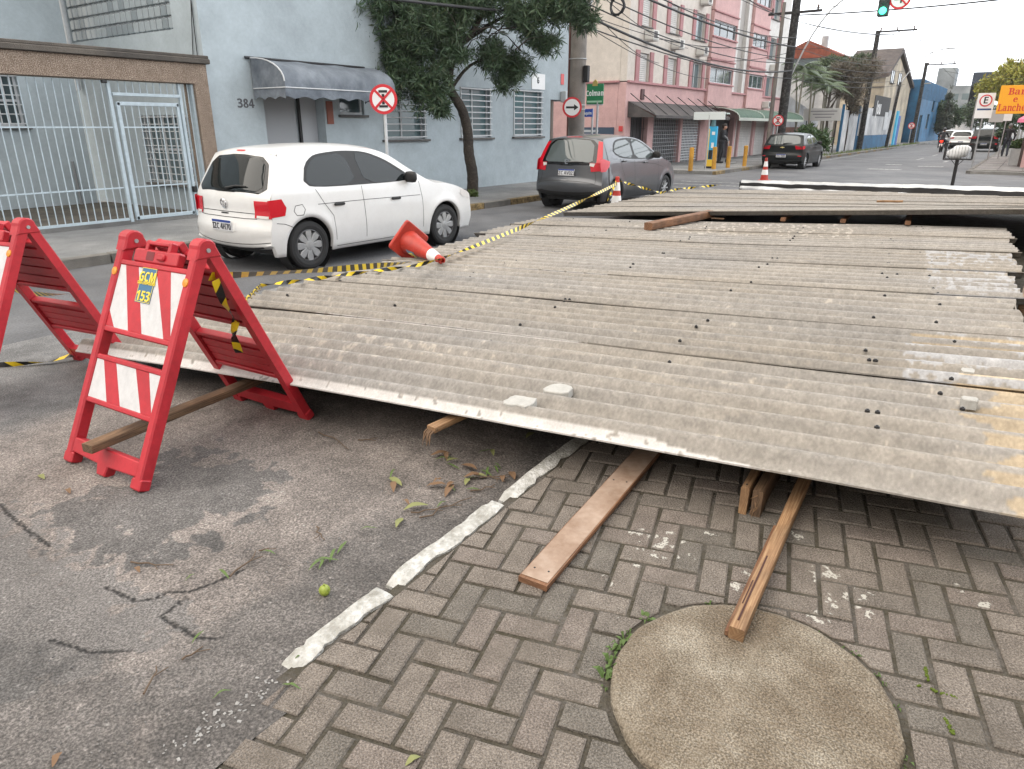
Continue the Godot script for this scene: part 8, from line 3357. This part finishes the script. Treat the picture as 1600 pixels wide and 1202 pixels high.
func people() -> void:
	var dark := tri(mat(0.018, 0.019, 0.024, 0.9), 3.0, M.plain, null, 0.3, false)
	var jeans := tri(mat(0.03, 0.035, 0.05, 0.9), 3.0, M.plain, null, 0.3, false)
	var hair := mat(0.02, 0.016, 0.014, 0.7)
	var grey_hair := mat(0.12, 0.12, 0.12, 0.8)
	person("person in dark clothes walking away on the right pavement", V3(-1.2, 0.13, -50.2), 0.1, {"hip": V3(0, 0.94, 0), "neck": V3(0, 1.46, -0.03), "head": V3(0, 1.62, -0.05), "elbow": [V3(-0.3, 1.14, 0.06), V3(0.31, 1.15, 0.02)], "hand": [V3(-0.27, 0.9, -0.06), V3(0.29, 0.9, -0.1)], "knee": [V3(-0.1, 0.5, -0.1), V3(0.09, 0.49, 0.04)], "foot": [V3(-0.1, 0.0, -0.2), V3(0.09, 0.02, 0.24)]}, dark, jeans, grey_hair)
	person("person in black standing with a hand truck by the dark shop doorway", V3(-11.7, 0.12, -33.4), -1.2, {"hip": V3(0, 0.92, 0), "neck": V3(0, 1.42, -0.06), "head": V3(0, 1.58, -0.1), "elbow": [V3(-0.28, 1.12, 0.0), V3(0.27, 1.12, -0.05)], "hand": [V3(-0.2, 1.0, -0.3), V3(0.2, 0.98, -0.32)], "knee": [V3(-0.1, 0.5, -0.06), V3(0.1, 0.5, 0.02)], "foot": [V3(-0.11, 0.0, 0.0), V3(0.11, 0.0, 0.06)]}, dark, dark, hair)
	# hand truck
	var t := thing("hand_truck", "grey steel hand truck with black wheels beside the person in black", "hand truck", V3(-11.25, 0.12, -33.25), -1.2)
	var b := MB.new()
	for x: float in [-0.17, 0.17]:
		b.tube([V3(x, 0.12, -0.1), V3(x, 1.1, 0.12), V3(x * 0.9, 1.2, 0.25)], 0.014, 7)
	for y: float in [0.3, 0.6, 0.9]:
		b.tube([V3(-0.17, y, -0.1 + 0.22 * (y - 0.12)), V3(0.17, y, -0.1 + 0.22 * (y - 0.12))], 0.012, 6)
	part(t, "frame", b, M.galv)
	b = MB.new()
	b.box(V3(0, 0.06, -0.22), V3(0.4, 0.012, 0.26), 0.003)
	part(t, "toe_plate", b, M.galv)
	for x: float in [-0.22, 0.22]:
		b = MB.new()
		b.T = Transform3D(Basis(Vector3.BACK, PI / 2), V3(x, 0.12, 0.0))
		b.lathe([Vector2(0.04, -0.025), Vector2(0.11, -0.025), Vector2(0.12, 0.0), Vector2(0.11, 0.025), Vector2(0.04, 0.025)], 18)
		part(t, "wheel", b, M.rubber)
	# motorcycle and rider
	var m := thing("motorcycle", "small motorcycle with a lit red tail light seen from behind", "motorcycle", V3(-5.35, 0, -61.5))
	for z: float in [0.55, -0.68]:
		b = MB.new()
		b.T = Transform3D(Basis(Vector3.BACK, PI / 2), V3(0, 0.3, z))
		b.lathe([Vector2(0.2, -0.04), Vector2(0.27, -0.045), Vector2(0.3, 0.0), Vector2(0.27, 0.045), Vector2(0.2, 0.04), Vector2(0.03, 0.02)], 22)
		part(m, "wheel", b, M.rubber)
	part(m, "frame", body_mesh([[V3(0, 0.4, 0.4), V3(0, 0.45, -0.2), 0.1, 0.14], [V3(0, 0.68, 0.55), V3(0, 0.72, -0.05), 0.08, 0.11], [V3(0, 0.8, -0.15), V3(0, 0.85, -0.45), 0.13, 0.12], [V3(0, 0.9, -0.5), V3(0, 0.32, -0.68), 0.05, 0.04], [V3(0, 0.68, 0.6), V3(0, 0.5, 0.78), 0.06, 0.03]], 0.025, 0.04), M.trim)
	b = MB.new()
	b.tube([V3(-0.36, 1.02, -0.35), V3(0, 0.98, -0.5), V3(0.36, 1.02, -0.35)], 0.016, 6)
	part(m, "handlebar", b, M.dark_metal)
	for x: float in [-0.34, 0.34]:
		b = MB.new()
		b.tube([V3(x, 1.02, -0.38), V3(x * 1.15, 1.16, -0.4)], 0.01, 5)
		b.box(V3(x * 1.18, 1.2, -0.4), V3(0.12, 0.07, 0.02), 0.01)
		part(m, "mirror", b, M.trim)
	b = MB.new()
	b.box(V3(0, 0.76, 0.68), V3(0.2, 0.11, 0.05), 0.015)
	var tm := mat(0.5, 0.02, 0.01, 0.3)
	tm.emission_enabled = true
	tm.emission = Color(1.0, 0.16, 0.05)
	tm.emission_energy_multiplier = 0.8
	part(m, "tail_light", b, tm)
	var tl := OmniLight3D.new()
	tl.name = "tail_lamp"
	tl.position = V3(0, 0.76, 0.78)
	tl.light_color = Color(1, 0.2, 0.08)
	tl.light_energy = 0.03
	tl.light_size = 0.05
	tl.omni_attenuation = 2.0
	tl.shadow_enabled = true
	m.add_child(tl)
	b = MB.new()
	b.box(V3(0, 0.5, 0.76), V3(0.2, 0.17, 0.01), 0.003)
	part(m, "licence_plate", b, M.white)
	person("motorcycle rider in dark clothes far up the street", V3(-5.35, 0.0, -61.5), 0.0, {"hip": V3(0, 0.86, 0.15), "neck": V3(0, 1.36, -0.02), "head": V3(0, 1.53, -0.05), "elbow": [V3(-0.3, 1.1, -0.1), V3(0.3, 1.1, -0.1)], "hand": [V3(-0.33, 1.05, -0.33), V3(0.33, 1.05, -0.33)], "knee": [V3(-0.22, 0.74, -0.25), V3(0.22, 0.74, -0.25)], "foot": [V3(-0.2, 0.3, 0.0), V3(0.2, 0.3, 0.0)]}, dark, jeans, M.gloss_black)

func build_rest() -> void:
	timbers()
	cars()
	left_buildings()
	pink_building()
	vegetation()
	far_street()
	poles_and_signs()
	street_furniture()
	street_gear()
